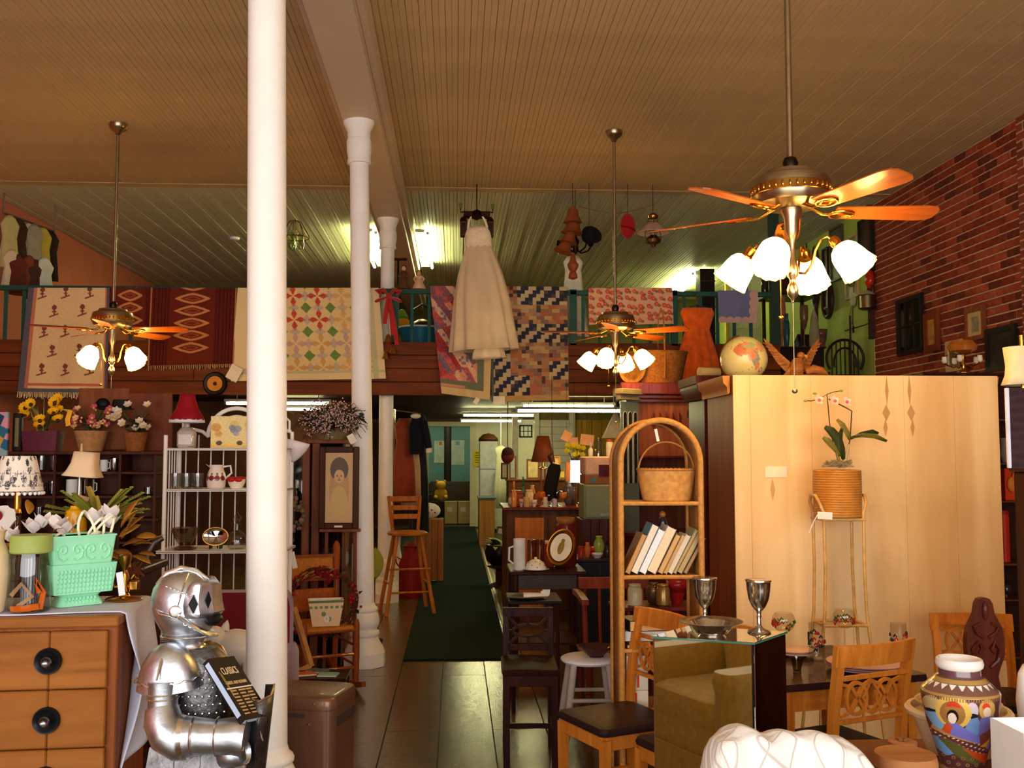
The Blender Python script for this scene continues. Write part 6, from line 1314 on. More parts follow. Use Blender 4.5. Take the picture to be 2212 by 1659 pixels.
holly(1765,1424,78,'tall tumbler with holly pattern at the left of the table');holly(1942,1424,78,'tall tumbler with holly pattern behind the chair top')
def plates(px,py,r,n,label,dz=.009,cols=((236,228,222),(190,150,150))):
    q=atz(px,py,TZ+.001)
    for k in range(n): t=thing('plate',label % ['bottom','middle','top'][k],'plate',(q.x,q.y,TZ+.001+k*dz),0,'plates stacked on the dining table');obj('plate_body',lathe([(0,0),(r*.55,0),(r*.62,.003),(r,.014),(r,.017),(r*.62,.007),(0,.005)],40),P(cols[0],.25,coat=.4),t);obj('plate_rim',xf(lathe([(r*.985,.0135),(r*1.005,.0145),(r*1.005,.0175),(r*.985,.0185)],40),(0,0,0)),P(cols[1],.3),t)
plates(1868,1447,.155,3,'large white dinner plate, %s of the stack before the chair');plates(1716,1416,.085,2,'small cream plate, %s of the pair beside the pedestal',.012,((238,214,176),(206,170,150)))
q=atz(1722,1452,TZ+.001);t=thing('shot_glass','small olive glass cup on the table edge','glass',q);obj('cup',olathe([(.015,.004),(.018,.02),(.028,.06)],24),G((170,160,90),1.0),t);obj('cup_base',lathe([(.018,0),(.016,.006),(0,.012)],20),G((170,160,90),1.5),t)
# carved hall chair back
cq=at(2128,1470,3.5);t=thing('carved_hall_chair','dark carved wooden hall chair back behind the vase','chair',(cq.x,3.5,0));CVD=W((62,24,14),(96,42,24),'z',12,.3,coat=.3)
Zp=lambda py: at(2128,py,3.5).z
half=[(1290,4),(1293,12),(1303,18),(1325,22),(1340,30),(1355,38),(1375,42),(1395,43),(1415,42),(1430,36),(1445,30),(1460,26),(1480,30),(1520,40)]
m_=mpp(3.5);outl=[(-r*m_,Zp(py)) for py,r in half[::-1]]+[(r*m_,Zp(py)) for py,r in half]
obj('carved_back',prism(outl,-.014,.014),CVD,t)
for s in (-1,1):
    obj('scroll_relief',tube([(s*.012,-.018,Zp(1440)),(s*.04,-.02,Zp(1425)),(s*.05,-.02,Zp(1400)),(s*.03,-.02,Zp(1385)),(s*.015,-.02,Zp(1398)),(s*.028,-.02,Zp(1410))],[.006,.008,.009,.008,.007,.004],7),CVD,t)
    obj('scroll_relief',tube([(s*.01,-.018,Zp(1375)),(s*.035,-.02,Zp(1365)),(s*.045,-.02,Zp(1352)),(s*.02,-.018,Zp(1345))],.006,7),CVD,t)
obj('shell_relief',ball((0,-.014,Zp(1318)),(.012,.012,.035),12,8),CVD,t)
obj('seat',rloft([(.36,.36,.44,0,-.10),(.37,.37,.465,0,-.10)],.03),CVD,t);obj('back_stem',box(0,0,.53,.10,.026,.16,.004),CVD,t)
for x in (-.14,.14):
    for y in (-.24,.04): obj('leg',lathe([(.016,0),(.024,.1),(.015,.2),(.024,.33),(.02,.44)],12),CVD,t,loc=(x,y,0))
# ---------------------------------------------------------------- rattan plant stand with orchid
PY=4.92;q=at(1810,1115,PY);pzb=q.z;t=thing('plant_stand','slender bent rattan plant stand before the plywood panel','plant stand',(q.x,PY,0));BAM=P((206,156,84),.35,var=.18,scale=20,coat=.2)
zr=at(1810,1346,PY).z;ss=mpp(PY)
for s in (-1,1):
    for y in (-.075,.075):
        obj('leg',tube([(s*.20,y*2.1,0),(s*.165,y*1.7,.16),(s*.115,y,zr-.03),(s*.105,y,zr+.06),(s*.098,y,pzb*.8),(s*.10,y,pzb+.03)],.0085,8),BAM,t)
    obj('top_hoop',tube([(s*.10,-.075,pzb+.02),(s*.118,-.068,pzb+.07),(s*.125,-.03,pzb+.105),(s*.125,.03,pzb+.105),(s*.118,.068,pzb+.07),(s*.10,.075,pzb+.02)],.0085,8),BAM,t)
    obj('side_rod',cyl((s*.105,-.08,zr),(s*.105,.08,zr),.008,n=8),BAM,t);obj('top_rod',cyl((s*.1,-.08,pzb-.012),(s*.1,.08,pzb-.012),.008,n=8),BAM,t)
for y in (-.078,.078): obj('cross_rod',cyl((-.11,y,zr),(.11,y,zr),.008,n=8),BAM,t);obj('cross_rod',cyl((-.11,y,pzb-.012),(.11,y,pzb-.012),.008,n=8),BAM,t)
R=51*ss;ph=at(1810,1014,PY).z-pzb;t=thing('coiled_pot','round pot of coiled honey coloured rattan on the plant stand','pot',(q.x,PY,pzb-.002));nr=19
prof=[]
for k in range(nr):
    z0=.0+ph*k/nr;h=ph/nr
    for e,r in ((0,.975),(.25,.997),(.5,1.0),(.75,.997)): prof.append((R*r*(.985+.03*math.sin(k/nr*2.6)),z0+h*e))
obj('coils',lathe([(0,.0)]+prof+[(R*.93,ph),(R*.93,ph-.02),(0,ph-.02)],44),P((190,122,46),.4,var=.15,scale=14,coat=.2),t)
bt=Vector((q.x,PY,pzb+ph-.02));t=thing('orchid','potted orchid with two thin flower stems and broad leaves','plant',bt);OL=P((50,54,16),.4,var=.15);OL2=P((108,98,30),.4,var=.15)
OP=lambda px,py,dy=0: at(px,py,PY+dy)-bt
def leafpath(pts,wd):
    pts=[Vector(p) for p in pts];n=len(pts);v=[];f=[]
    for i,p in enumerate(pts):
        d=(pts[min(i+1,n-1)]-pts[max(i-1,0)]).normalized();s=d.cross(Vector((0,1,.35))).normalized();ww_=wd*math.sin(math.pi*min(.97,max(.12,(i+.35)/n)))
        v += [tuple(p-s*ww_),tuple(p+Vector((0,.006,-.002))),tuple(p+s*ww_)]
    for i in range(n-1): a=i*3;f += [(a,a+1,a+4,a+3),(a+1,a+2,a+5,a+4)]
    return v,f
for pts,wd,m in (([(1822,992),(1818,970),(1808,945),(1795,930),(1782,922)],.024,OL),([(1815,985),(1800,965),(1788,952),(1778,945)],.016,OL2),([(1820,990),(1814,965),(1815,940),(1819,925)],.014,OL),([(1835,950),(1830,935),(1820,918),(1808,906)],.014,OL2),([(1838,945),(1862,940),(1890,942),(1916,953)],.013,OL2),([(1838,948),(1860,937),(1885,932),(1898,936)],.011,OL)):
    obj('leaf',leafpath([OP(a,b,-.01) for a,b in pts],wd),m,t,solid=.0015,ang=70)
obj('stem',tube([OP(1815,1005),OP(1800,960),OP(1792,915),OP(1789,880),OP(1786,852),OP(1770,862),OP(1752,866),OP(1738,865)],.0028,6),P((70,60,30),.6),t)
obj('stem',tube([OP(1824,1005),OP(1836,950),OP(1838,920),OP(1840,888),OP(1826,880),OP(1806,870),OP(1790,862)],.0032,6),P((80,60,36),.6),t);obj('stem',tube([OP(1786,852),OP(1800,847),OP(1817,844)],.002,5),P((70,60,30),.6),t)
for a,b in ((1817,844),(1740,866),(1760,850)): obj('bud',ball(OP(a,b),(.011,.007,.006),8,6),P((150,160,60),.5),t)
PK=P((244,200,176),.5);PK2=P((226,90,80),.5)
for a,b in ((1800,866),(1766,864),(1826,868)): f=obj('flower',xf(blossom((0,0,0),.030,5,.3,.2),OP(a,b,-.01),(1.35,0,.2)),PK,t);obj('flower_lip',ball(OP(a+4,b,-.025),(.009,.006,.008),8,6),PK2,f)
obj('sheath',tube([OP(1822,1010),OP(1828,985),OP(1834,960)],[.011,.010,.006],8),P((170,150,110),.6),t);obj('sheath',tube([OP(1815,1010),OP(1811,990),OP(1806,975)],[.010,.009,.006],8),P((120,110,60),.6),t)
g=[tube([OP(1810+random.uniform(-36,36),1008,random.uniform(-.05,.05)),OP(1810+random.uniform(-30,34),1000+random.uniform(-8,4),random.uniform(-.05,.03)),OP(1810+random.uniform(-36,36),1007,random.uniform(-.05,.05))],.002,4) for _ in range(70)]
o=obj('moss',join(*g),P((150,130,96),.9),t);o['kind']='stuff'
tagcard('white paper tag tied to the rattan plant stand',at(1782,1114,PY-.10),.075,.036,(0,.05,0));
t=S.objects['plant_stand'];obj('tag_string',tube([at(1766,1112,PY-.10)-t.location,at(1757,1128,PY-.11)-t.location,at(1747,1152,PY-.105)-t.location],.002,5),WHITEP,t)
# ---------------------------------------------------------------- display table at the right front with vase, crock, lids, box
VZ=.69;t=thing('display_table','low brown display table under the painted vase','table',(0,0,0))
obj('table_top',box2((1.14,2.35,VZ-.03),(2.15,3.18,VZ),.005),W((90,52,30),(124,76,46),'x',8,.4),t)
for x in (1.19,2.10):
    for y in (2.40,3.13): obj('leg',box(x,y,(VZ-.03)/2,.05,.05,VZ-.03,.004),W((90,52,30),(124,76,46),'z',8,.4),t)
vq=at(2079,1655,2.86);vs=mpp(2.86);t=thing('painted_vase','large brown oriental vase painted with figures and gold','vase',(vq.x,2.86,VZ+.001))
Zv=lambda py: at(2079,py,2.86).z-VZ
k0=Zv(1655)
prof=[(46,1655),(47,1650),(45,1641),(49,1622),(58,1592),(69,1555),(77,1520),(80,1498),(81,1484),(78,1478),(62,1464),(52,1454),(44,1447),(43,1434)]
pv=[(r*vs,Zv(py)-k0) for r,py in prof]
def vcol(u,v):
    zz=np.array([z for r,z in pv]);rr=np.array([r for r,z in pv]);s=np.r_[0,np.cumsum(np.hypot(np.diff(rr),np.diff(zz)))];s /= s[-1]
    py=np.interp(v,s,[b for a,b in prof]);R=np.interp(v,s,[a for a,b in prof])
    a=(u*2*math.pi-(1.5*math.pi-.36));a=(a+math.pi) % (2*math.pi)-math.pi        # angle from the side facing the viewer
    a=np.where(np.abs(a)>math.pi/2,np.sign(a)*math.pi-a,a)                         # back repeats the front
    x=np.sin(a)*R;c=np.tile(np.array([92,52,52.]),(len(u),1))
    def ell(cx,cy,rx,ry,col,k=1.0): nonlocal c;c=mixc(c,(((x-cx)/rx)**2+((py-cy)/ry)**2<1)*k,col)
    def poly(pts,col):
        nonlocal c;ins=np.zeros(len(x),bool);n=len(pts)
        for i in range(n):
            x1,y1=pts[i];x2,y2=pts[(i+1) % n];cond=((y1>py) != (y2>py));xin=(x2-x1)*(py-y1)/((y2-y1) if y2 != y1 else 1e-6)+x1;ins ^= (cond & (x<xin))
        c=mixc(c,ins,col)
    gd=(184,140,60)
    ell(-62,1506,16,20,(200,176,120));ell(-62,1522,12,6,(20,20,28));poly([(-78,1528),(-52,1520),(-34,1560),(-50,1566)],(120,170,214))
    ell(14,1508,12,18,(206,190,200));ell(16,1520,9,6,(18,18,26));poly([(4,1528),(24,1522),(40,1560),(-4,1568)],(110,150,206))
    ell(-22,1514,34,36,(226,186,90));ell(-24,1518,24,27,(160,112,56))
    ell(44,1506,17,22,(196,160,84));ell(42,1500,8,8,(214,60,34));ell(44,1512,8,11,(232,206,176));poly([(30,1524),(58,1520),(70,1560),(24,1566)],(112,110,190))
    ell(-22,1500,13,9,(206,64,36));ell(-22,1508,18,5,(170,120,60));ell(-24,1524,11,15,(24,18,18));ell(-25,1528,8,12,(240,222,204));poly([(-46,1560),(-34,1542),(-16,1538),(0,1548),(34,1570),(30,1584),(-40,1574)],(118,118,204));poly([(-46,1560),(-36,1540),(-24,1546),(-30,1566)],(206,80,40))
    poly([(-62,1552),(-40,1562),(40,1584),(36,1592),(-64,1570)],(190,146,84))
    m=(py>1568+.22*x+8) & (py<1592+.28*(x)+10) & (x>-66) & (x<44);c=mixc(c,m,(104,54,52));c=mixc(c,m & (((x*.9+py) % 11<4) & ((py-x*.4) % 10<4)),(232,214,196))
    poly([(28,1562),(70,1540),(66,1560),(30,1590)],(122,62,54));poly([(40,1590),(80,1548),(78,1566),(46,1600)],(124,120,196));poly([(58,1586),(80,1560),(76,1590)],(224,92,40));poly([(30,1588),(52,1572),(44,1592)],(230,160,60))
    poly([(-66,1582),(-50,1576),(-20,1608),(-34,1616),(-56,1606)],(104,160,214));poly([(-52,1578),(-34,1576),(20,1600),(48,1622),(20,1630),(-18,1612)],(96,96,46));poly([(-6,1592),(30,1604),(58,1612),(54,1628),(40,1630),(16,1612)],(214,78,34))
    dots=(np.hypot(((x+400+(np.floor(py/14) % 2)*9) % 18)-9,(py % 14)-7)<4) & (py>1606) & (c[:,0]<100) & (c[:,0]>85);c=mixc(c,dots,(150,116,70));c=mixc(c,dots & (np.hypot(((x+400+(np.floor(py/14) % 2)*9) % 18)-9,(py % 14)-7)<2),(96,60,50))
    c=mixc(c,(py<1481),(120,84,70));tri=(np.abs(((a*20+100) % 6)-3)<(1471-py)*.25) & (py>1461) & (py<1471);c=mixc(c,tri,(240,232,220));c=mixc(c,(np.abs(py-1482)<2.5) | (np.abs(py-1456)<4),(176,136,70));c=mixc(c,(py<1451),(98,62,66));c=mixc(c,(py>1644),(150,112,66))
    c=mixc(c,((py>1484) & (py<1492)) & (np.floor(a*30) % 2 == 0),(150,112,66));return c
g,cc=lathecol(pv,360,260,vcol);obj('vase_body',g,V(.22,coat=.6),t,cols=cc)
zr=pv[-1][1];obj('vase_rim',lathe([(43*vs,zr-.002),(48*vs,zr+.004),(49.5*vs,zr+.014),(47*vs,zr+.026),(44*vs,zr+.028),(40*vs,zr+.024),(38*vs,zr-.02)],48),P((240,232,222),.2,coat=.6,var=.03),t);obj('foot_disc',lathe([(46*vs,0),(46*vs,.004),(0,.004)],40),P((120,84,60),.4),t)
# stoneware crock with nested bowl
bq=at(2084,1640,3.0);t=thing('stoneware_crock','wide beige stoneware crock behind the painted vase','bowl',(bq.x,3.03,VZ+.001));R=108*mpp(3.03);hz1=at(2084,1528,3.03).z-VZ
SW=P((216,190,150),.45,var=.06);obj('crock_body',lathe([(R*.62,0),(R*.72,hz1*.3),(R*.9,hz1*.85),(R,hz1*.86),(R*1.02,hz1*.94),(R*.98,hz1),(R*.90,hz1),(R*.84,hz1*.85),(0,hz1*.5)],44),SW,t);
t2=thing('stoneware_bowl','smaller beige bowl nested in the stoneware crock','bowl',(bq.x,3.03,VZ+.001+hz1*.68));obj('bowl_body',lathe([(0,0),(R*.5,.01),(R*.80,hz1*.42),(R*.82,hz1*.46),(R*.78,hz1*.46),(R*.5,hz1*.2),(0,.03)],40),P((206,172,124),.5,var=.06),t2);obj('bowl_foot',lathe([(R*.4,.0),(R*.42,.006),(R*.36,.01)],30),P((206,172,124),.5,var=.06),t2)
TAN=W((150,96,54),(182,124,76),'x',12,.55)
lq=at(1956,1655,2.62);t=thing('pot_lid','large round tan wooden lid lying at the front','lid',(lq.x,2.62,VZ+.001));lz=at(1956,1628,2.62).z-VZ;r=70*mpp(2.62)
obj('lid_disc',lathe([(r*.9,0),(r,.01),(r*1.02,lz*.5),(r*.99,lz*.7),(r*.95,lz*.72),(r*.95,lz*.85),(r*.9,lz),(0,lz)],44),TAN,t);obj('lid_ring',xf(lathe([(r*.97,lz*.6),(r*1.0,lz*.68),(r*.97,lz*.74)],44),(0,0,0)),W((110,66,36),(140,88,50),'x',12,.5),t)
lq=at(1960,1606,2.84);t=thing('pot_lid','small round tan wooden lid with carved knot behind the large one','lid',(lq.x-.005,2.86,VZ+.001));lz=at(1960,1600,2.86).z-VZ;r=30*mpp(2.86)
obj('lid_disc',lathe([(r*.8,0),(r*.9,lz*.8),(r,lz*.85),(r,lz*.97),(r*.9,lz),(0,lz)],34),TAN,t);obj('carved_knot',join(*[ball((r*.3*math.cos(k),r*.3*math.sin(k),lz+.003),(.008,.006,.005),7,5) for k in (0,1.2,2.5,3.8,5.0)]),W((120,72,40),(150,96,56),'x',12,.5),t)
# open white carton at the right edge and the porcelain vase behind it
wq=at(2146,1655,2.66);t=thing('white_carton','open white carton at the lower right corner','box',(wq.x-.005,2.50,VZ+.001),0);wz=at(2150,1583,2.52).z-VZ;WB=P((244,244,240),.6,var=.02)
obj('carton_wall',box2((0,0,0),(.003,.16,wz)),WB,t);obj('carton_wall',box2((.003,0,0),(.30,.003,at(2150,1622,2.5).z-VZ)),WB,t);obj('carton_wall',box2((.003,.157,0),(.30,.16,wz)),WB,t);obj('carton_wall',box2((.297,.003,0),(.30,.157,wz)),WB,t);obj('carton_base',box2((.003,.003,0),(.297,.157,.003)),WB,t);obj('tissue',xf(rloft([(.24,.12,.0),(.27,.14,.05),(.1,.06,.08)],.03),(.15,.08,.003)),P((246,238,236),.8),t)
pq=at(2238,1600,2.98);t=thing('porcelain_vase','white porcelain vase cut by the right edge','vase',(pq.x,2.98,VZ+.001));pzz=at(2228,1438,2.98).z-VZ
obj('vase_body',lathe([(.035,0),(.04,.01),(.045,pzz*.3),(.052,pzz*.6),(.044,pzz*.9),(.03,pzz)],30),P((232,228,224),.15,coat=.5),t);obj('painted_band',lathe([(.046,pzz*.27),(.0475,pzz*.33),(.0485,pzz*.38)],30),P((110,50,50),.3),t)
# ---------------------------------------------------------------- white crocheted throw over a low chair
TYp=2.28;t=thing('slipper_chair','low upholstered chair hidden under the white throw','chair',(at(1700,1650,TYp).x,TYp,0));UP=P((150,120,84),.8)
zt=at(1700,1580,TYp).z
obj('backrest',rloft([(.30,.10,.40),(.32,.11,.75),(.26,.07,zt-.035)],.04),UP,t);obj('seat',rloft([(.46,.44,.28,0,-.25),(.46,.44,.42,0,-.25),(.40,.38,.46,0,-.25)],.06),UP,t)
for x in (-.18,.18):
    for y in (-.42,-.06): obj('leg',cyl((x,y,0),(x,y,.28),.018,.024,8),DARKW,t)
prx=[1515,1530,1545,1570,1600,1630,1655,1685,1730,1785,1820,1850,1875,1895];pry=[1700,1625,1598,1582,1576,1580,1590,1586,1584,1590,1602,1625,1655,1720]
def thr(u,v):
    px=1515+u*380;py=np.interp(px,prx,pry);X=np.array([at(a,1620,TYp).x for a in px[:,0]])[:,None]+0*v;Zt=np.array([at(a,b,TYp).z for a,b in zip(px[:,0],py[:,0])])[:,None]+0*v
    s=(v-.5)*2;wdt=.085+.02*np.sin(u*9);Y=TYp-.005+np.tanh(s*2.2)*wdt+.006*np.sin(u*22+v*7);hang=np.clip(np.abs(s)-.25,0,None);Z=Zt+.004-.012*(s*4)**2*(np.abs(s)<.25)-(np.abs(s) >= .25)*(.012+hang*.40)+.004*np.sin(u*31+v*13);return X,Y,Z
def knit_mat():
    m,nt,b=_new('knit','white_crochet');b.inputs['Roughness'].default_value=.9;v=_coords(nt)
    hs=[]
    for rot in (.8,-.8):
        mp=nt.nodes.new('ShaderNodeMapping');mp.inputs['Rotation'].default_value=(0,rot,rot);nt.links.new(v,mp.inputs[0]);wv=nt.nodes.new('ShaderNodeTexWave');wv.inputs['Scale'].default_value=7;wv.inputs['Distortion'].default_value=1.5;wv.inputs['Detail'].default_value=1;nt.links.new(mp.outputs[0],wv.inputs[0]);hs.append(wv.outputs['Fac'])
    mx=nt.nodes.new('ShaderNodeMath');mx.operation='MAXIMUM';nt.links.new(hs[0],mx.inputs[0]);nt.links.new(hs[1],mx.inputs[1])
    n=nt.nodes.new('ShaderNodeTexNoise');n.inputs['Scale'].default_value=220;nt.links.new(v,n.inputs[0]);ad=nt.nodes.new('ShaderNodeMath');ad.operation='MULTIPLY_ADD';ad.inputs[1].default_value=.35;nt.links.new(n.outputs['Fac'],ad.inputs[0]);nt.links.new(mx.outputs[0],ad.inputs[2]);_bump(nt,b,ad.outputs[0],.55,.006)
    r=nt.nodes.new('ShaderNodeValToRGB');e=r.color_ramp.elements;e[0].position=.978;e[0].color=l4((226,220,212));e[1].position=.998;e[1].color=l4((186,176,166));nt.links.new(mx.outputs[0],r.inputs[0]);nt.links.new(r.outputs[0],b.inputs['Base Color']);return m  # relief shade along the stitch lines, darkened in the colour itself
p,q,_=sheet(thr,90,60);one('crochet_throw','bunched white crocheted throw over the low chair in front','blanket',(p,q),knit_mat(),solid=.006,ang=80)
# olive armchair in front of the pedestal: outside the frame, but its reflection shows in the mirror
OLV=P((206,176,96),.9,var=.12,scale=30,sheen=.3)
t=thing('olive_armchair','olive green armchair reflected in the mirrored pedestal','armchair',(-.04,1.62,0),math.radians(200))
obj('seat_base',rloft([(.66,.66,.06),(.66,.66,.30)],.03),OLV,t);obj('seat_cushion',rloft([(.50,.58,.30,0,-.04),(.52,.60,.36,0,-.04),(.50,.58,.43,0,-.04),(.44,.5,.45,0,-.04)],.06),OLV,t);obj('back_cushion',rloft([(.50,.16,.45,0,.22),(.52,.18,.6,0,.22),(.46,.14,.74,0,.24)],.06),OLV,t)
for s in (-1,1): obj('armrest',rloft([(.13,.74,.06,s*.35,0),(.13,.74,.50,s*.35,0),(.15,.76,.56,s*.35,0),(.13,.74,.60,s*.35,0)],.05),OLV,t)
obj('backrest',rloft([(.80,.12,.06,0,.34),(.80,.13,.70,0,.34),(.74,.09,.78,0,.34)],.04),OLV,t);obj('skirt',join(*[box(-.36+.08*k,-.375,.10,.078,.008,.19,.002) for k in range(10)]),OLV,t)
# ---------------------------------------------------------------- right edge: dark cabinet, lamp shade, mirror strip, shelves of red things
EX=2.06;t=thing('dark_cabinet','tall dark cabinet cut off by the right edge','cabinet',(at(2187,1100,4.15).x,3.75,0));ez=at(2190,1012,3.75).z
obj('cabinet_body',box2((.01,0,.03),(.5,.4,ez-.02),.004),DARKW,t);obj('cabinet_top',box2((-.006,-.015,ez-.02),(.5,.41,ez),.005),DARKW,t);obj('corner_post',box2((0,-.008,.0),(.03,.03,ez-.02),.004),DARKW,t)
mq=at(2196,920,3.8);t=thing('standing_mirror','narrow upright mirror on the dark cabinet at the right edge','mirror',(mq.x,3.85,ez));mh=at(2196,838,3.85).z-ez
obj('mirror_glass',box2((0,0,0),(.16,.006,mh)),P((90,86,100),.05,metal=.9,var=0),t);obj('bright_edge',box2((-.012,-.004,0),(.002,.01,mh),.002),P((226,228,240),.3),t)
lq=at(2212,790,3.95);t=thing('fringed_lampshade','cream fabric lampshade with scalloped hem at the right edge','lamp',(lq.x+.01,3.98,ez));zb,zt_=at(2200,832,3.98).z-ez,at(2200,750,3.98).z-ez
obj('lamp_shade',olathe([(.078,zb),(.066,zb+.04),(.062,(zb+zt_)/2),(.07,zt_)],36,mod=lambda a,z,i: 1+.06*math.cos(9*a)*(i == 0)),P((222,206,170),.8),t,solid=.003);obj('lamp_stem',cyl((0,0,.0),(0,0,zt_+.05),.008,n=8),BRASS,t);obj('base',lathe([(.06,0),(.06,.01),(.012,.03)],20),BRASS,t)
SHY=6.2;sx=at(2166,1100,SHY).x;t=thing('open_shelving','dark open shelving beyond the plywood panel','shelf',(sx,SHY,0));UZ=at(2170,860,SHY).z
for k,py in enumerate((905,1000,1082,1218,1295,1420)): z=at(2170,py,SHY).z;obj('shelf_board',box2((-.02,.0,z-.012),(.5,.3,z),.003),W((92,48,26),(124,70,40),'x',8,.4),t)
obj('back',box2((-.02,.30,0),(.5,.31,UZ)),DARKW,t);obj('side',box2((-.04,0,0),(-.02,.31,UZ),.003),DARKW,t);obj('side',box2((.5,0,0),(.52,.31,UZ),.003),DARKW,t)
def SHP(px,py): q=at(px,py,SHY+.1);return Vector((q.x,SHY+.12,at(2170,py,SHY).z+.001))
q=SHP(2178,1082);t=thing('red_box','bright red glossy box on the shelving at right','box',q);hh=at(2178,1012,SHY).z-q.z;obj('box_body',box2((-.04,-.06,0),(.05,.08,hh),.003),P((214,60,24),.35),t);obj('gold_bow',join(ball((0,-.07,hh*.5),(.03,.012,.05),10,8),ball((.02,-.075,hh*.75),(.02,.012,.03),10,8)),P((220,120,40),.4),t)
q=SHP(2174,1218);t=thing('red_canister','tall red canister on the shelving at right','canister',q);hh=at(2174,1105,SHY).z-q.z;obj('canister_body',lathe([(.035,0),(.035,hh*.95),(.03,hh)],20),P((196,44,20),.4),t);obj('lid',lathe([(.037,hh*.93),(.037,hh*.98),(0,hh)],20),P((150,30,16),.4),t)
q=SHP(2176,1295);t=thing('glass_ornament','dark glass ornament with bright glints on the shelving','ornament',q);obj('orb',ball((0,0,.05),.048,18,12),P((50,34,40),.05,coat=1.0),t);obj('orb_foot',lathe([(.03,0),(.02,.012)],14),BRASS,t)
q=SHP(2176,1420);t=thing('orange_jar','small orange jar low on the shelving at right','jar',q);obj('jar_body',lathe([(.03,0),(.045,.05),(.04,.12),(.025,.14)],18),P((190,80,34),.4),t);obj('jar_lid',lathe([(.027,.14),(.027,.155),(0,.165)],16),P((120,50,24),.4),t)
q=SHP(2180,1000);t=thing('pale_pitcher','pale patterned pitcher on an upper shelf at right','pitcher',q);obj('pitcher_body',lathe([(.03,0),(.05,.05),(.04,.12),(.045,.16)],18),P((150,120,100),.4),t);obj('handle',tube([(.04,0,.14),(.075,0,.12),(.07,0,.06),(.045,0,.04)],.006,6),P((150,120,100),.4),t)
# ---------------------------------------------------------------- pictures on the brick wall and things before it
def wallpic(name,label,cat,px0,px1,py0,py1,frame,inner,bars=None,fw=.03,X=XR-.008):
    a,b=atx(px0,(py0+py1)/2,X),atx(px1,(py0+py1)/2,X);c=(a+b)/2;zc_t,zc_b=atx((px0+px1)/2,py0,X).z,atx((px0+px1)/2,py1,X).z
    h,w=zc_t-zc_b,abs(a.y-b.y);t=thing(name,label,cat,(X,c.y,zc_b),0)
    obj('frame',join(box2((-.03,-w/2,0),(0,-w/2+fw,h)),box2((-.03,w/2-fw,0),(0,w/2,h)),box2((-.03,-w/2+fw,0),(0,w/2-fw,fw)),box2((-.03,-w/2+fw,h-fw),(0,w/2-fw,h))),frame,t)
    obj('picture' if not bars else 'mirror_pane',box2((-.014,-w/2+fw,fw),(-.004,w/2-fw,h-fw)),inner,t)
    if bars:
        for k in (1,2): y=-w/2+w*k/3;obj('glazing_bar',box2((-.028,y-.01,fw),(-.012,y+.01,h-fw)),frame,t)
        obj('glazing_bar',box2((-.028,-w/2+fw,h/2-.01),(-.012,w/2-fw,h/2+.01)),frame,t)
    return t,w,h
wallpic('window_mirror','dark framed window mirror hanging on the brick wall','mirror',1941,1997,640,765,P((40,26,24),.4),P((120,116,110),.04,metal=1.0,var=0),True,.05)
wallpic('framed_picture','narrow wooden framed print beside the window mirror','picture',2000,2032,674,760,W((110,48,24),(140,66,36),'z',8,.4),P((196,150,80),.5,var=.3,scale=10),None,.07)
t,w,h=wallpic('framed_picture','cream framed print hanging highest on the brick wall','picture',2089,2131,664,735,W((120,60,34),(150,84,48),'z',8,.4),P((206,180,130),.6),None,.04);obj('drawing',box2((-.0155,-w*.18,h*.25),(-.0145,w*.18,h*.72)),P((150,140,110),.6,var=.4,scale=30),t)
t,w,h=wallpic('framed_picture','small cream matted picture low on the brick wall','picture',2048,2082,735,802,P((206,176,130),.5),P((120,110,80),.6,var=.3,scale=10),None,.05)
wallpic('framed_picture','large dark landscape in a dark frame at the right','picture',2134,2200,705,800,P((36,26,24),.4),P((52,44,40),.5,var=.5,scale=6),None,.05)
# wall shelf ledge carrying the brass candelabrum, seen above the armoire
CQ=at(2105,805,6.6);t=thing('tall_cupboard','dark cupboard behind the armoire carrying the candelabrum','cupboard',(CQ.x-.35,6.6,0));obj('cupboard_body',box2((0,0,.04),(.8,.5,CQ.z-.02),.004),DARKW,t);obj('cupboard_top',box2((-.02,-.02,CQ.z-.02),(.82,.52,CQ.z),.004),DARKW,t);obj('plinth',box2((0,.01,0),(.8,.5,.04)),DARKW,t)
t=thing('brass_candelabrum','brass five armed candelabrum with amber bowl above the armoire','candelabrum',(CQ.x,6.75,CQ.z));
obj('base',lathe([(.07,0),(.07,.01),(.02,.03),(.012,.05)],24),BRASS,t);obj('stem',lathe([(.012,.03),(.02,.06),(.01,.09),(.014,.16),(.03,.18),(.012,.2)],16),BRASS,t);obj('amber_bowl',lathe([(.02,.14),(.09,.165),(.10,.20),(.07,.235),(.0,.24)],26),P((170,96,30),.2,coat=.6),t)
for k in range(5):
    a=k*1.2566+.3;ca,sa=math.cos(a),math.sin(a);obj('arm',tube([(0,0,.07),(.06*ca,.06*sa,.05),(.11*ca,.11*sa,.07),(.12*ca,.12*sa,.11),(.10*ca,.10*sa,.14)],.005,6),BRASS,t);obj('candle_cup',xf(lathe([(.01,0),(.018,.01),(.016,.045)],12),(.12*ca,.12*sa,.08)),P((226,214,190),.4),t)
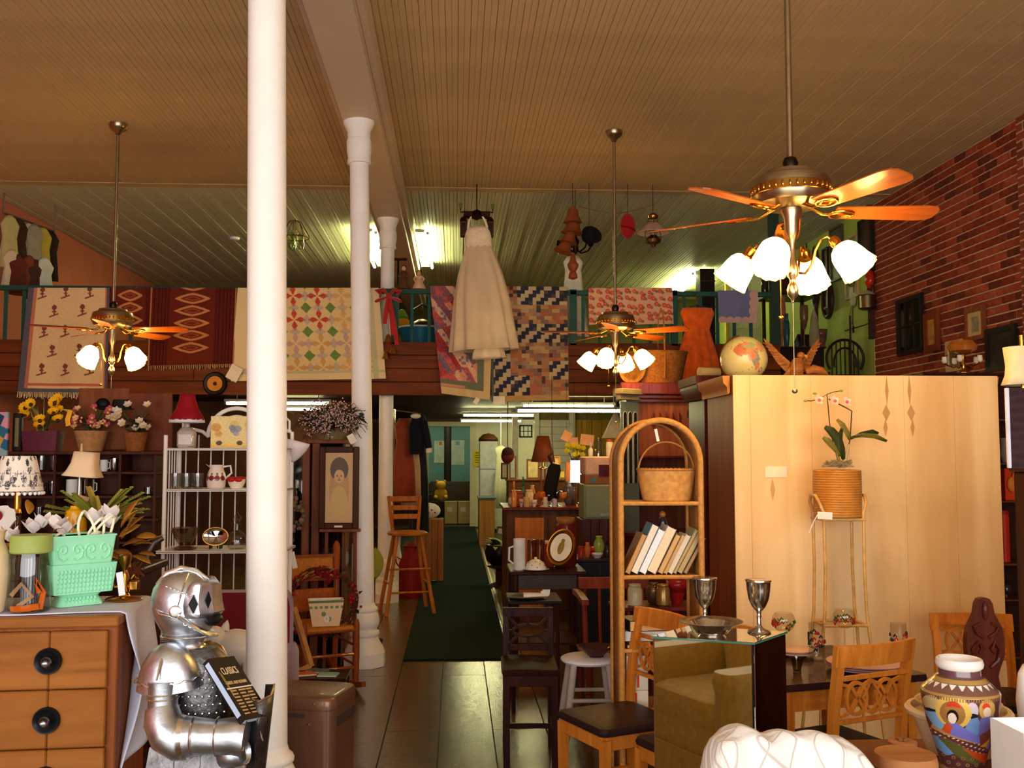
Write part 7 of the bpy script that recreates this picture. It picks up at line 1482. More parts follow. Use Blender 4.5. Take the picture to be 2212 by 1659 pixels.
# ================================================================ middle distance, left of the aisle
RK=W((120,52,22),(164,84,38),'z',12,.35,coat=.2);CANE=P((196,120,46),.7,var=.25,scale=60,bump=.4)
t=thing('rocking_chair','brown rocking chair with woven cane back beside the middle column','rocking chair',(-.935,7.10,0),math.radians(23));w=.36
for s in (-1,1):
    obj('front_post',tube([(s*w/2,-.25,.05),(s*w/2,-.25,.25),(s*w/2,-.25,.44),(s*w/2,-.25,.47)],[.018,.022,.020,.012],10),RK,t)
    obj('back_post',tube([(s*w/2*.92,.22,.05),(s*w/2*.95,.21,.44),(s*w/2,.25,.75),(s*w/2*1.04,.28,.93),(s*w/2*1.04,.285,.96)],[.018,.021,.022,.026,.008],10),RK,t)
    obj('rocker',bar([(s*w/2,-.42,.07),(s*w/2,-.25,.03),(s*w/2,0,.018),(s*w/2,.22,.03),(s*w/2,.45,.09)],.036,.028,(1,0,0)),RK,t)
    for z in (.16,.29): obj('side_rung',cyl((s*w/2,-.25,z),(s*w/2*.93,.21,z),.009,n=8),RK,t)
for z in (.15,.24,.40): obj('front_rung',cyl((-w/2,-.25,z),(w/2,-.25,z),.011,n=8),RK,t)
obj('seat',rloft([(w,.46,.39,0,-.02),(w+.01,.47,.41,0,-.02),(w-.02,.44,.425,0,-.02)],.02),CANE,t)
p,q,_=sheet(lambda u,v: (-w*.47+w*.94*u,.262+.02*np.sin(u*math.pi)+.035*(v-.3),.70+.15*v),10,6);obj('cane_back',(p,q),CANE,t,solid=.012)
for z in (.69,.86): obj('back_slat',bar([(-w*.5,.25+.04*(z-.69),z),(0,.275+.04*(z-.69),z),(w*.5,.25+.04*(z-.69),z)],.02,.012),RK,t)
p,q,_=sheet(lambda u,v: (-w*.45+w*.9*u,.225+.01*np.sin(u*math.pi),.47+.16*v),10,6);obj('lower_back',(p,q),P((170,86,30),.6,var=.2,scale=40),t,solid=.012)
tagcard('long cream tag hanging from the rocking chair back',at(634,1210,7.23),.035,.12,(0,-.22,0))
wq=at(702,1318,7.02);t=thing('rose_planter','cream planter painted with a white rose on the rocking chair','planter',(wq.x+.01,6.98,.427),math.radians(10))
ph=.175
def rosep(u,v):
    c=np.tile(np.array([234,204,158.]),(len(u),1));c=mixc(c,(v<.10),(90,120,60));c=mixc(c,(np.abs(v-.26)<.045) & (np.sin(u*40)>-.2),(110,140,90))
    c=mixc(c,np.hypot((u-.42)*1.4,v-.52)<.10,(110,140,84));c=mixc(c,np.hypot((u-.62)*1.4,v-.72)<.09,(110,140,84));c=mixc(c,np.hypot((u-.52)*1.4,v-.72)<.14,(240,232,220));c=mixc(c,np.hypot((u-.52)*1.4,v-.70)<.05,(216,196,160));return c
obj('planter_body',rloft([(.18,.11,0),(.24,.14,ph),(.22,.12,ph),(.17,.10,.02)],.01),CREAM,t)
p,q,(u,v)=sheet(lambda u,v: ((u-.5)*(.18+.06*(1-v)),-.0555-.0152*(1-v),ph*(1-v)),60,50);obj('painted_front',(p,q),V(.5),t,cols=rosep(u,v))
wc=at(700,1292,7.2);t=thing('berry_wreath','large twig wreath with red berries and holly on the rocking chair','wreath',(wc.x+.01,7.03,wc.z-.22));rnd=random.Random(3)
ring=lambda a,r=.225: (r*math.cos(a),.03*math.cos(a)-.02,.22+r*math.sin(a)*.95)
obj('twig_ring',join(*[tube([tuple(Vector(ring(a,.225+.02*math.sin(a*3+k)))+Vector((0,.012*math.cos(k),.012*math.sin(k)))) for a in [i*math.pi/16 for i in range(32)]],.005,5,True) for k in range(6)]),P((92,40,24),.8),t)
for k in range(60):
    a=rnd.uniform(0,6.28);p0=ring(a,rnd.uniform(.19,.27));obj('holly_leaf',put(leafgeo(rnd.uniform(.035,.06),.028,.2,4,.4),p0,rnd.uniform(3.4,6.0),rnd.uniform(-.6,1)),P((40,66,40) if k % 3 else (150,160,120),.4),t)
for k in range(34):
    a=rnd.choice([1.3,2.6,3.2,3.8,.2,4.6])+rnd.uniform(-.35,.35);p0=Vector(ring(a,rnd.uniform(.19,.27)))+Vector((0,-.03,0));obj('red_berry',ball(p0,rnd.uniform(.009,.016),8,6),P((150,18,26),.35),t)
obj('velvet_bow',join(*[xf(ball((0,0,0),(.035,.015,.02),10,6),(wc.x*0+dx,-.04,.42+dz),(0,rr,0)) for dx,dz,rr in ((-.02,.0,.5),(.03,-.01,-.5),(.05,-.05,-1))]),P((110,14,26),.7),t)
# light wood frames leaning in front of the rocking chair, low crate with books
fa=[at(px,py,6.55) for px,py in ((607,1322),(632,1310),(676,1440),(640,1462))];LWD=W((170,116,64),(204,150,92),'z',10,.5)
t=thing('empty_picture_frame','light wooden empty picture frame leaning behind the front column','frame',(fa[3].x-.06,6.5,0),0,rot=(0,0,0));
P_=lambda px,py,dy=0: at(px,py,6.5+dy)-Vector((fa[3].x-.06,6.5,0))
A,B,Cc,Dd=P_(618,1325,.0),P_(634,1312,.04),P_(672,1440,.0),P_(648,1462,-.08)
obj('frame_side',tube([B,Cc],.022,4),LWD,t);obj('frame_side',tube([P_(600,1330),P_(624,1460,-.05)],.022,4),LWD,t);obj('frame_rail',tube([P_(600,1335),B],.022,4),LWD,t);obj('frame_rail',tube([P_(624,1462,-.05),Cc],.024,4),LWD,t)
cq=at(690,1462,6.35);t=thing('low_crate','low dark crate under the small books by the heater','crate',(cq.x,6.35,0));cz2=at(690,1456,6.35).z
for k in range(3): obj('crate_slat',box(0,-.13,cz2*(.18+.3*k),.36,.012,cz2*.22,.002),DARKW,t)
obj('crate_top',box(0,0,cz2-.008,.36,.28,.016,.002),DARKW,t)
for x in (-.16,.16):
    for y in (-.11,.11): obj('corner_post',box(x,y,cz2/2-.01,.03,.03,cz2-.02,.002),DARKW,t)
for i,(dx,dy,c,lab) in enumerate(((-.08,-.02,(210,110,60),'small orange book lying on the low crate'),(.06,-.05,(150,200,190),'small mint green booklet lying on the low crate'),(-.02,.06,(90,110,130),'small slate blue booklet lying on the low crate'))):
    t=thing('booklet',lab,'book',(cq.x+dx,6.35+dy,cz2+.0005),.3-.4*i,'booklets on the low crate');obj('cover',box2((-.06,-.045,0),(.06,.045,.012),.001),P(c,.5),t);obj('pages',box2((-.058,-.0465,.002),(.058,-.04,.010)),PAPER,t)
# display cabinet behind the rocking chair, with the portrait on it
DYY=7.66;t=thing('display_cabinet','tall brown display cabinet with glass behind the rocking chair','cabinet',(0,DYY,0));xa,xb=at(606,1000,DYY).x,-.845;dz1=at(700,958,DYY).z
BRN=W((104,58,38),(140,84,56),'z',8,.45)
for px in (661,682): x=at(px,1000,DYY).x;obj('upright',box2((x-.028,0,0),(x+.028,.05,dz1),.004),BRN,t)
obj('upright',box2((xa,0,0),(xa+.05,.05,dz1),.004),BRN,t);obj('back',box2((xa,.38,0),(xb,.40,dz1)),P((44,30,24),.7),t);obj('top_board',box2((xa-.02,-.02,dz1),(xb+.02,.42,dz1+.03),.004),BRN,t);obj('side',box2((xb-.02,.05,0),(xb,.38,dz1),.003),BRN,t)
for z in (.35,.72,1.05): obj('glass_shelf',box2((xa+.02,.06,z),(xb-.02,.37,z+.008)),BRN,t)
obj('glass_pane',box2((xa+.05,.02,.1),(at(655,1000,DYY).x,.024,dz1-.04)),G((200,190,180),.8),t);obj('glass_pane',box2((at(690,1000,DYY).x,.02,.1),(xb-.02,.024,dz1-.04)),G((200,190,180),.8),t)
for i,(px,z,c) in enumerate(((625,.728,(120,90,60)),(640,.728,(90,100,70)),(705,.728,(190,190,186)),(722,.728,(170,170,170)),(742,.728,(180,176,170)),(640,1.058,(120,110,80)),(715,.358,(140,70,40)))):
    t=thing('cabinet_jar',['amber jar','green jar','clear crystal jar','small crystal cup','crystal stopper jar','dried flower jar','rust pottery jar'][i]+' inside the brown display cabinet','jar',(at(px,1150,DYY+.2).x,DYY+.2,z+.0005),0,'jars inside the display cabinet');obj('jar_body',lathe([(.03,0),(.045,.03),(.045,.09),(.025,.12),(.03,.13)],14),P(c,.15,coat=.5),t);obj('jar_lid',lathe([(.032,.13),(.03,.14),(.008,.15),(.01,.165),(0,.17)],12),P(c,.2),t)
EZ=7.52;pq=at(733,1053,EZ);t=thing('easel','dark wooden easel holding the oval portrait','easel',(pq.x,EZ+.03,0));zf_=at(733,1142,EZ).z
for x in (-.10,.125): obj('easel_leg',cyl((x,0,0),(x*.9,.0,zf_+.5),.014,n=8),BRN,t)
obj('easel_ledge',box(.01,-.03,zf_-.012,.30,.07,.022,.003),BRN,t)
t=thing('portrait_frame','dark framed oval portrait of a child in white','picture',(pq.x,EZ-.01,zf_));fw,fh=84*mpp(EZ),174*mpp(EZ)
FRM=W((58,30,18),(84,46,28),'z',10,.35);b_=.045
obj('frame',join(box2((-fw/2,-.02,0),(-fw/2+b_,.02,fh),.006),box2((fw/2-b_,-.02,0),(fw/2,.02,fh),.006),box2((-fw/2+b_,-.02,0),(fw/2-b_,.02,b_),.006),box2((-fw/2+b_,-.02,fh-b_),(fw/2-b_,.02,fh),.006)),FRM,t)
def port(u,v):
    c=np.tile(np.array([206,164,110.]),(len(u),1));x,y=(u-.5)*2,v
    m=(x/.72)**2+((y-.53)/.42)**2<1;c=mixc(c,m,(190,148,90));body=((x/.62)**2+((y-.74)/.27)**2<1) & m;c=mixc(c,body*.9,(204,172,96));c=mixc(c,((x/.66)**2+((y-.24)/.175)**2<1) & (y<.36),(92,66,44));c=mixc(c,((x/.36)**2+((y-.34)/.095)**2<1),(214,170,112))
    c=mixc(c,(np.hypot((np.abs(x)-.14)/.06,(y-.335)/.012)<1) | (np.hypot(x/.09,(y-.39)/.010)<1),(110,76,50));c=mixc(c,(np.abs(x)<.03) & (y>.345) & (y<.37),(180,130,84));return grain(c,u,v,12)
p,q,(u,v)=sheet(lambda u,v: (-fw/2+b_+(fw-2*b_)*u,0*u-.004,b_+(fh-2*b_)*(1-v)),70,120);obj('portrait_print',(p,q),V(.5),t,cols=port(u,v));obj('name_plate',box2((-.03,-.024,.012),(.03,-.02,.026)),PAPER,t)
# berry garland on the cabinet
gq=at(735,935,7.72);t=thing('dried_berry_garland','dark twig garland covered with tiny pale berries','garland',(gq.x-.03,DYY-.12,dz1+.031));rnd=random.Random(5)
obj('basket',xf(lathe([(.10,0),(.14,.06),(.15,.08),(.12,.08),(0,.06)],20),(-.04,.22,0)),P((150,130,96),.8),t)
tw=[];bl=[]
for k in range(230):
    a=rnd.uniform(0,6.28);L=rnd.uniform(.10,.27);el=rnd.uniform(-.5,1.2);e=Vector((math.cos(a)*L*math.cos(el)*.95,-abs(math.sin(a))*L*.45-.10,.11+L*math.sin(el)*.75));m=e*.5+Vector((0,0,.08));tw.append(tube([(0,-.05,.08),m,e,e+Vector((math.cos(a)*.03,0,-.04))],.0022,4))
    for j in range(4): q_=m.lerp(e,rnd.uniform(.3,1.1))+Vector((rnd.uniform(-.02,.02),-.012,rnd.uniform(-.03,.02)));bl.append(ball(q_,.0062,6,4))
o=obj('twigs',join(*tw),P((46,36,32),.8),t);o['kind']='stuff';o=obj('berries',join(*bl),P((216,176,160),.6),t);o['kind']='stuff'
for k in range(80): a=rnd.uniform(0,6.28);obj('leaf',put(leafgeo(.07,.036,.3,4),(rnd.uniform(-.2,.22),rnd.uniform(-.16,-.06),.08+rnd.uniform(.0,.14)),a,rnd.uniform(-.4,.9)),P((52,58,50),.7),t)
tagcard('white tag hanging from the dried berry garland',at(760,948,7.36),.05,.07,(0,-.5,0))
one('pale_board','narrow pale grey board standing beside the middle column','board',xf(box(0,0,.45,.035,.02,.9,.003),(at(765,1200,7.86).x,7.86,0)),P((190,190,196),.6))
# ---------------------------------------------------------------- bar stool, garment rack, red can, crate
SYY=10.25;sq=at(880,1145,SYY);t=thing('bar_stool','tall wooden bar stool with slatted back by the carpet','stool',(sq.x,SYY,0),math.radians(12));OAK=W((156,86,30),(196,122,50),'z',12,.4)
sz=at(880,1150,SYY).z;obj('seat',lathe([(.17,sz-.03),(.20,sz-.02),(.205,sz),(.18,sz+.012),(0,sz+.006)],30),OAK,t)
for s in (-1,1):
    for f in (-1,1): obj('leg',cyl((s*.24,f*.22,0),(s*.12,f*.11,sz-.02),.020,.018,10),OAK,t)
    obj('back_post',tube([(s*.13,.13,sz),(s*.15,.17,sz+.18),(s*.165,.20,sz+.36)],.017,8),OAK,t)
    obj('side_rung',cyl((s*.20,-.18,.30),(s*.20,.18,.30),.010,n=8),OAK,t)
for z in (.22,.45): obj('cross_rung',cyl((-.21,-.19,z),(.21,-.19,z),.010,n=8),OAK,t)
for k in range(3): z=sz+.15+k*.09;obj('back_slat',bar([(-.155,.165+.03*k,z),(0,.20+.03*k,z),(.155,.165+.03*k,z)],.05,.012),OAK,t)
gy=11.8;gx=at(885,900,gy).x;t=thing('garment_rack','chrome garment rack under the gallery holding long dresses','rack',(gx,gy,0));gz=at(885,888,gy).z
obj('top_bar',cyl((-.16,-.3,gz),(.1,.7,gz),.012,n=8),SILVER,t)
for p_ in ((-.16,-.3),(.1,.7)): obj('upright',cyl((*p_,0.05),(*p_,gz),.012,n=8),SILVER,t);obj('foot_bar',cyl((p_[0]-.2,p_[1],.03),(p_[0]+.2,p_[1],.03),.014,n=8),SILVER,t)
def gown(label,px,py0,py1,Y,c,wd,rz=.3): z=at(px,py0,Y).z;L=z-at(px,py1,Y).z;return garment('long_gown',label,'dress',(at(px,py0,Y).x,Y,z),[(wd*1.1,-L),(wd,-L*.6),(wd*.7,-L*.3),(wd*.9,-L*.12),(wd*.5,-.02)],P(c,.6,var=.2,sheen=.2),sy=.5,pleats=7,amp=.12,rz=rz,n=48,group='long gowns on the garment rack')
gown('copper brown evening gown in clear plastic on the rack',874,900,1085,11.45,(140,56,26),.13);gown('cream sequined gown beside the copper one',890,900,1090,11.5,(196,160,110),.10);gown('long black coat with cream cuffs at the end of the rack',908,892,1150,11.6,(20,20,28),.10)
jk=at(902,905,11.3);t=thing('dinner_jacket','black dinner jacket sleeve with cream cuff on the rack','jacket',jk);obj('body',rloft([(.16,.10,-.40),(.2,.12,-.1),(.12,.08,.02)],.04),P((18,20,30),.8),t);obj('sleeve',tube([(.07,-.06,-.03),(.11,-.08,-.2),(.13,-.08,-.33)],[.045,.042,.04],10),P((18,20,30),.8),t);obj('cuff',cyl((.13,-.08,-.33),(.133,-.08,-.38),.036,n=12),CREAM,t);obj('collar',ball((-.02,-.05,.03),(.06,.04,.03),12,8),CREAM,t)
mq=at(890,1285,11.6);t=thing('milk_can','red painted milk can under the bar stool','can',(mq.x,11.3,0));obj('can_body',lathe([(.13,0),(.135,.02),(.135,.38),(.09,.48),(.075,.52),(.08,.56)],26),P((132,24,18),.5),t);obj('can_lid',lathe([(.085,.55),(.09,.57),(.06,.60),(0,.61)],22),P((110,20,16),.5),t)
for s in (-1,1): obj('can_handle',tube([(s*.12,0,.42),(s*.17,0,.45),(s*.165,0,.38),(s*.135,0,.34)],.008,6),P((110,20,16),.5),t)
wq=at(930,1215,12.6);t=thing('wooden_crate','tall wooden crate beside the carpet beyond the bar stool','crate',(wq.x-.05,12.6,0));wh=at(930,1122,12.6).z
for k in range(5): obj('crate_plank',box2((-.15+.072*k,0,0),(-.15+.072*k+.069,.3,wh),.003),W((130,78,36),(168,108,56),'z',8,.5),t)
bq=at(926,1105,12.6);t=thing('floral_cushion','white cushion with red flowers on the wooden crate','cushion',(wq.x-.03,12.75,wh+.001));obj('cushion_body',ball((0,0,.10),(.15,.08,.10),20,12),P((226,218,206),.8),t)
for k in range(5): obj('flower_print',ball((-.08+.04*k,-.078,.08+.03*(k % 2)),(.012,.004,.012),8,5),P((170,40,40),.7),t)
lq=at(811,1230,8.6);t=thing('leaf_ornament','yellow green leaf shaped ornament by the middle column','ornament',(lq.x-.02,8.7,0));obj('leaf_blade',xf(leafgeo(.28,.16,.1,8),(0,0,at(811,1252,8.7).z),(0,-1.35,1.5)),P((140,146,50),.5),t,solid=.004);obj('stand',cyl((0,0,0),(0,0,at(811,1252,8.7).z+.02),.012,n=8),DARKW,t);obj('stand_base',lathe([(.08,0),(.08,.015),(.015,.03)],20),DARKW,t)
t=thing('spool_table','dark turned table behind the bar stool legs','table',(at(858,1200,11.9).x,11.9,0));obj('table_top',lathe([(.26,.70),(.27,.71),(.27,.73),(0,.73)],30),DARKW,t);obj('pedestal',lathe([(.05,.04),(.08,.1),(.04,.2),(.06,.35),(.035,.5),(.05,.70)],18),WHITEP,t);obj('base',lathe([(.2,0),(.2,.03),(.06,.05)],24),WHITEP,t)
# ---------------------------------------------------------------- blue back room and the far wall
t=thing('stove_pipe','black stove pipe rising in the blue back room','pipe',(at(967,1000,25.0).x,25.0,0));obj('pipe',cyl((0,0,.7),(0,0,2.69),.09,n=16),P((34,26,24),.5),t);obj('stove',rloft([(.6,.5,.12),(.62,.52,.65),(.5,.4,.70)],.05),P((30,28,28),.5),t)
for x in (-.22,.22):
    for y in (-.16,.16): obj('stove_leg',cyl((x,y,0),(x,y,.13),.025,n=8),BLACK,t)
for i,(a,b,c,d,lab) in enumerate(((938,964,952,1000,'white wall map left of the stove pipe'),(972,1003,951,1004,'faded poster right of the stove pipe'))):
    p0,p1=at(a,c,26.19),at(b,d,26.19);t=thing('wall_map',lab,'poster',(0,0,0));obj('sheet',box2((p0.x,26.185,p1.z),(p1.x,26.197,p0.z)),P((196,204,200),.6),t);obj('printed_mark',box2((lerp(p0.x,p1.x,.4),26.183,lerp(p1.z,p0.z,.8)),(lerp(p0.x,p1.x,.65),26.185,lerp(p1.z,p0.z,.95))),P((206,130,60) if i == 0 else (120,160,180),.6),t)
for i,(px,py,lab) in enumerate(((974,1118,'large cardboard carton in the blue room, left of the pair'),(1003,1118,'large cardboard carton in the blue room, right of the pair'))):
    b=at(px,py,22.9);t=thing('cardboard_carton',lab,'box',(b.x,22.9,0),0,'cartons in the blue room');w=27*mpp(22.9);h=.50;obj('carton_body',box2((-w/2,0,.0),(w/2,.4,h),.005),P((212,176,112),.7),t);obj('flap',box2((-w/2,-.002,h-.02),(w/2,.2,h+.006)),P((196,158,98),.7),t);obj('label',box2((-w*.3,-.006,h*.55),(w*.1,0,h*.75)),PAPER,t)
t=thing('dark_sofa','dark brown sofa in the blue back room','sofa',(at(975,1070,24.2).x,24.2,0));SF=P((58,44,34),.8);obj('sofa_back',rloft([(1.1,.2,.1,0,.3),(1.1,.2,.85,0,.3),(1.0,.14,.92,0,.3)],.06),SF,t);obj('sofa_seat',rloft([(1.1,.6,.1,0,-.05),(1.1,.6,.45,0,-.05)],.06),SF,t)
for s in (-1,1): obj('sofa_arm',rloft([(.16,.75,.1,s*.55,0),(.16,.75,.62,s*.55,0)],.05),SF,t)
b=at(957,1040,24.0);t=thing('yellow_plush','yellow plush toy sitting in the blue room','toy',(b.x-.05,24.05,.46));obj('body',ball((0,0,.16),(.16,.12,.16),16,10),P((214,150,40),.9),t);obj('head',ball((0,-.02,.38),(.12,.11,.11),14,10),P((222,160,50),.9),t)
for s in (-1,1): obj('paw',ball((s*.12,-.1,.1),(.05,.07,.05),10,8),P((222,170,70),.9),t);obj('ear',ball((s*.09,0,.47),(.035,.02,.04),8,6),P((214,150,40),.9),t)
q=at(1034,991,YB-.06);t=thing('yellow_notice','bright yellow paper notice on the cream door frame','notice',q);w,h=22*mpp(YB),32*mpp(YB);obj('paper',box2((-w/2,0,-h/2),(w/2,.004,h/2)),P((236,226,20),.6),t)
for k in range(5): obj('written_line',box2((-w*.36,-.002,h*(.36-.16*k)),(w*(.30 if k % 2 else .18),0,h*(.36-.16*k)+.02)),P((130,120,20),.6),t)
b=at(1054,1098,20.6);t=thing('white_refrigerator','tall white refrigerator near the far doorway','refrigerator',(at(1055,1000,20.6).x,20.6,0));w=37*mpp(20.6);h=at(1055,953,20.6).z;obj('fridge_body',box2((-w/2,.03,.05),(w/2,.6,h),.01),P((206,204,206),.4),t);obj('fridge_door',box2((-w/2,0,.05),(w/2,.03,h*.68),.008),P((206,204,206),.4),t);obj('freezer_door',box2((-w/2,0,h*.69),(w/2,.03,h),.008),P((206,204,206),.4),t);obj('handle',box2((w/2-.05,-.03,h*.45),(w/2-.03,0,h*.65),.004),SILVER,t);obj('kick_plate',box2((-w/2,.02,0),(w/2,.58,.05)),BLACK,t)
t=thing('straw_basket','brown domed straw basket on top of the refrigerator','basket',(at(1055,950,20.8).x,20.85,h+.001));obj('basket_body',lathe([(.2,0),(.2,.06),(.12,.14),(0,.17)],20),STRAW,t);obj('basket_band',lathe([(.203,.0),(.206,.02),(.203,.04)],20),DARKW,t)
b=at(1082,965,19.6);garment('lace_dress','long white lace dress hanging right of the refrigerator','dress',b,[(.16,-1.2),(.13,-.8),(.10,-.4),(.09,-.15),(.12,-.04),(.04,.02)],P((226,222,190),.8,var=.12,scale=40),sy=.5,pleats=9,amp=.12);obj('hanger',tube([(0,0,.02),(0,0,MU+.13-b.z)],.005,5),SILVER,S.objects['lace_dress'])
t=thing('oak_counter','light oak counter end near the far doorway','counter',(at(1052,1105,17.5).x,17.5,0));h=at(1052,1075,17.5).z
w=34*mpp(17.5);obj('counter_body',box2((-w/2,0,0),(w/2,.8,h-.03),.005),W((150,96,40),(190,130,66),'z',6,.5),t);obj('counter_top',box2((-w/2-.02,-.02,h-.03),(w/2+.02,.82,h),.004),P((70,90,110),.5),t)
for (a,b2,c,d,m,lab) in ((1122,1150,918,945,None,'small paned window high in the far wall'),):
    p0,p1=at(a,c,YB-.03),at(b2,d,YB-.03);t=thing('paned_window_sash',lab,'window',(0,YB-.03,0));obj('frame',join(box2((p0.x,-.02,p1.z),(p0.x+.03,.02,p0.z)),box2((p1.x-.03,-.02,p1.z),(p1.x,.02,p0.z)),box2((p0.x,-.02,p1.z),(p1.x,.02,p1.z+.03)),box2((p0.x,-.02,p0.z-.03),(p1.x,.02,p0.z))),P((40,36,34),.5),t);obj('pane',box2((p0.x+.03,.0,p1.z+.03),(p1.x-.03,.008,p0.z-.03)),P((206,216,196),.2),t)
    for k in (1,2): x=lerp(p0.x,p1.x,k/3);obj('glazing_bar',box2((x-.008,-.015,p1.z),(x+.008,.0,p0.z)),P((40,36,34),.5),t)
    z=(p0.z+p1.z)/2;obj('glazing_bar',box2((p0.x,-.015,z-.008),(p1.x,0,z+.008)),P((40,36,34),.5),t)
for i,px in enumerate((1016+8,)): pass
cwm=P((214,202,182),.6);x=at(1089,1000,19.0).x
struct('trim_4',box2((at(1112,1000,18.6).x-.05,18.55,0),(at(1112,1000,18.6).x+.06,18.65,MU+.12),.004),cwm,'pale wooden post near the clapboard partition')
struct('trim_5',box2((px1-.06,17.94,0),(px1+.05,18.0,MU+.12),.004),cwm,'pale corner board of the clapboard partition')
struct('trim_6',box2((px0-.02,17.95,0),(px0+.06,18.0,MU+.12),.004),cwm,'pale corner board at the partition opening')

dq=at(634,1115,7.55);t=thing('dried_flower_bunch','dusty dried flower bunch hanging just right of the front column','flowers',(dq.x,7.55,dq.z));rnd=random.Random(11)
for k in range(36): a=rnd.uniform(0,6.28);L=rnd.uniform(.04,.13);p0=(math.cos(a)*L*.6,-.03+rnd.uniform(-.03,.03),math.sin(a)*L*1.4);obj('dried_head',ball(p0,rnd.uniform(.012,.024),7,5),P(((120,96,70),(90,80,60),(140,110,96))[k % 3],.9),t)
obj('stem_tie',tube([(0,0,-.1),(0,0,.1),(0,.09,.2)],.008,6),P((80,60,40),.8),t)
# ================================================================ right of the aisle: counter, tables, chairs
def vase(name,label,cat,px,pyb,pyt,Y,rpx,mat,kind='vase',z=None,group=None,lid=None):
    b=at(px,pyb,Y);zz=b.z if z is None else z;h=(at(px,pyt,Y).z-zz);r=rpx*mpp(Y)
    pf={'vase': [(.5,0),(.62,.04),(1,.45),(.9,.7),(.5,.88),(.6,1)],'jar': [(.85,0),(1,.05),(1,.75),(.8,.88),(.8,1)],'goblet': [(.62,0),(.6,.03),(.12,.08),(.10,.38),(.5,.48),(.95,.68),(1,.9),(.92,1)],'bottle': [(.9,0),(1,.05),(1,.5),(.4,.68),(.3,.95),(.36,1)],'dome': [(1,0),(1,.06),(.92,.4),(.6,.8),(.2,.95),(.12,1)],'bowl': [(.5,0),(.55,.06),(.85,.5),(1,1)],'mug': [(.9,0),(1,.05),(1,.97),(.95,1)]}[kind]
    t=thing(name,label,cat,(b.x,Y,zz+.0008),0,group);k=max(2,int(len(pf)*.6))
    obj('foot' if kind == 'goblet' else 'lower_body',lathe([(a*r,c*h) for a,c in pf[:k+1]],20),mat,t);g=olathe([(a*r,c*h) for a,c in pf[k:]],20);obj('bowl' if kind == 'goblet' else 'upper_body',g,lid or mat,t,solid=.002);return t
# side table in the aisle with crockery
TY=7.2;ty0=at(1180,1235,TY).z;x0,x1=at(1102,1200,TY).x,at(1268,1200,TY).x;t=thing('side_table_aisle','dark side table crowded with crockery beside the carpet','table',(0,TY,0))
obj('table_top',box2((x0,0,ty0-.025),(x1,.55,ty0),.006),DARKW,t);obj('apron',box2((x0+.05,.03,ty0-.13),(x1-.06,.05,ty0-.025),.003),P((66,52,54),.4),t);obj('side_apron',box2((x0+.04,.05,ty0-.13),(x0+.06,.5,ty0-.025),.003),DARKW,t)
for x in (x0+.04,x1-.05):
    for y in (.04,.51): obj('leg',lathe([(.016,0),(.026,.08),(.018,.2),(.03,.45),(.024,ty0-.02)],12),DARKW,t,loc=(x,y,0))
obj('lower_shelf',box2((x0+.04,.05,.22),(x1-.05,.5,.24),.003),DARKW,t)
t=vase('white_pitcher','tall white ceramic pitcher on the aisle table','pitcher',1122,1226,1164,TY+.12,13,P((226,220,214),.25,coat=.4),'mug',ty0);r=13*mpp(TY);obj('handle',tube([(-r*.95,0,.17),(-r*1.7,0,.16),(-r*1.75,0,.07),(-r*.95,0,.04)],.008,7),P((226,220,214),.25,coat=.4),t)
for i,px in enumerate((1148,1166)): vase('glass_tumbler','amber glass tumbler on the aisle table, %s of two' % ['left','right'][i],'glass',px,1222,1166,TY+.22,9,G((196,150,110),1.5),'mug',ty0,'amber tumblers on the aisle table')
t=thing('cheese_dish','white spotted domed dish on a plate on the aisle table','dish',(at(1158,1228,TY+.06).x,TY+.1,ty0+.001));obj('plate',lathe([(0,0),(.05,0),(.10,.008),(.10,.011),(.05,.006),(0,.006)],30),P((190,186,180),.3),t);d=obj('dome',lathe([(.078,.008),(.078,.02),(.06,.055),(.03,.075),(.01,.08),(.012,.09),(0,.095)],30),P((232,222,200),.3),t)
for k in range(16): a=k*2.4;zz=.02+.003*k;rr=.078*math.sqrt(max(.05,1-((zz-.01)/.07)**2));obj('painted_spot',ball((rr*math.cos(a),rr*math.sin(a),zz),.0045,6,4),P((110,90,70),.4),d)
t=thing('gold_plate','gold rimmed oval plate with a figure on a small stand','plate',(at(1213,1222,TY+.15).x,TY+.16,ty0+.001),math.radians(-20));
g=lathe([(0,.004),(.07,.006),(.10,.016),(.118,.02),(.118,.014),(.07,0),(0,0)],40,sy=1.35);M_=(math.radians(72),0,0)
obj('plate_disc',xf(lathe([(0,.004),(.075,.006),(.078,.012),(.0,.0)],36,sy=1.35),(0,0,.155),(math.radians(72),math.radians(15),0)),P((236,220,190),.25,coat=.4),t);obj('gold_rim',xf(olathe([(.076,.008),(.10,.018),(.104,.014),(.08,.004)],40,sy=1.35),(0,0,.155),(math.radians(72),math.radians(15),0)),metal((196,130,44),.3),t,solid=.003)
obj('painted_figure',xf(join(ball((0,0,0),(.022,.05,.004),12,8),ball((0,.055,0),(.014,.016,.004),10,6)),(.0,-.012,.155),(math.radians(72),math.radians(15),0)),P((150,120,40),.4),t);obj('stand',join(box2((-.05,-.03,0),(-.042,.06,.012)),box2((.042,-.03,0),(.05,.06,.012)),cyl((0,.06,.005),(0,.04,.14),.005,n=6)),DARKW,t)
vase('burgundy_vase','burgundy and gold vase behind the oval plate','vase',1222,1226,1118,TY+.36,24,P((100,24,28),.25,coat=.4),'jar',ty0,lid=P((150,96,40),.3))
vase('candle_jar','red banded candle jar beside the amber tumblers','jar',1186,1222,1168,TY+.32,11,P((170,60,36),.3),'jar',ty0,lid=CREAM)
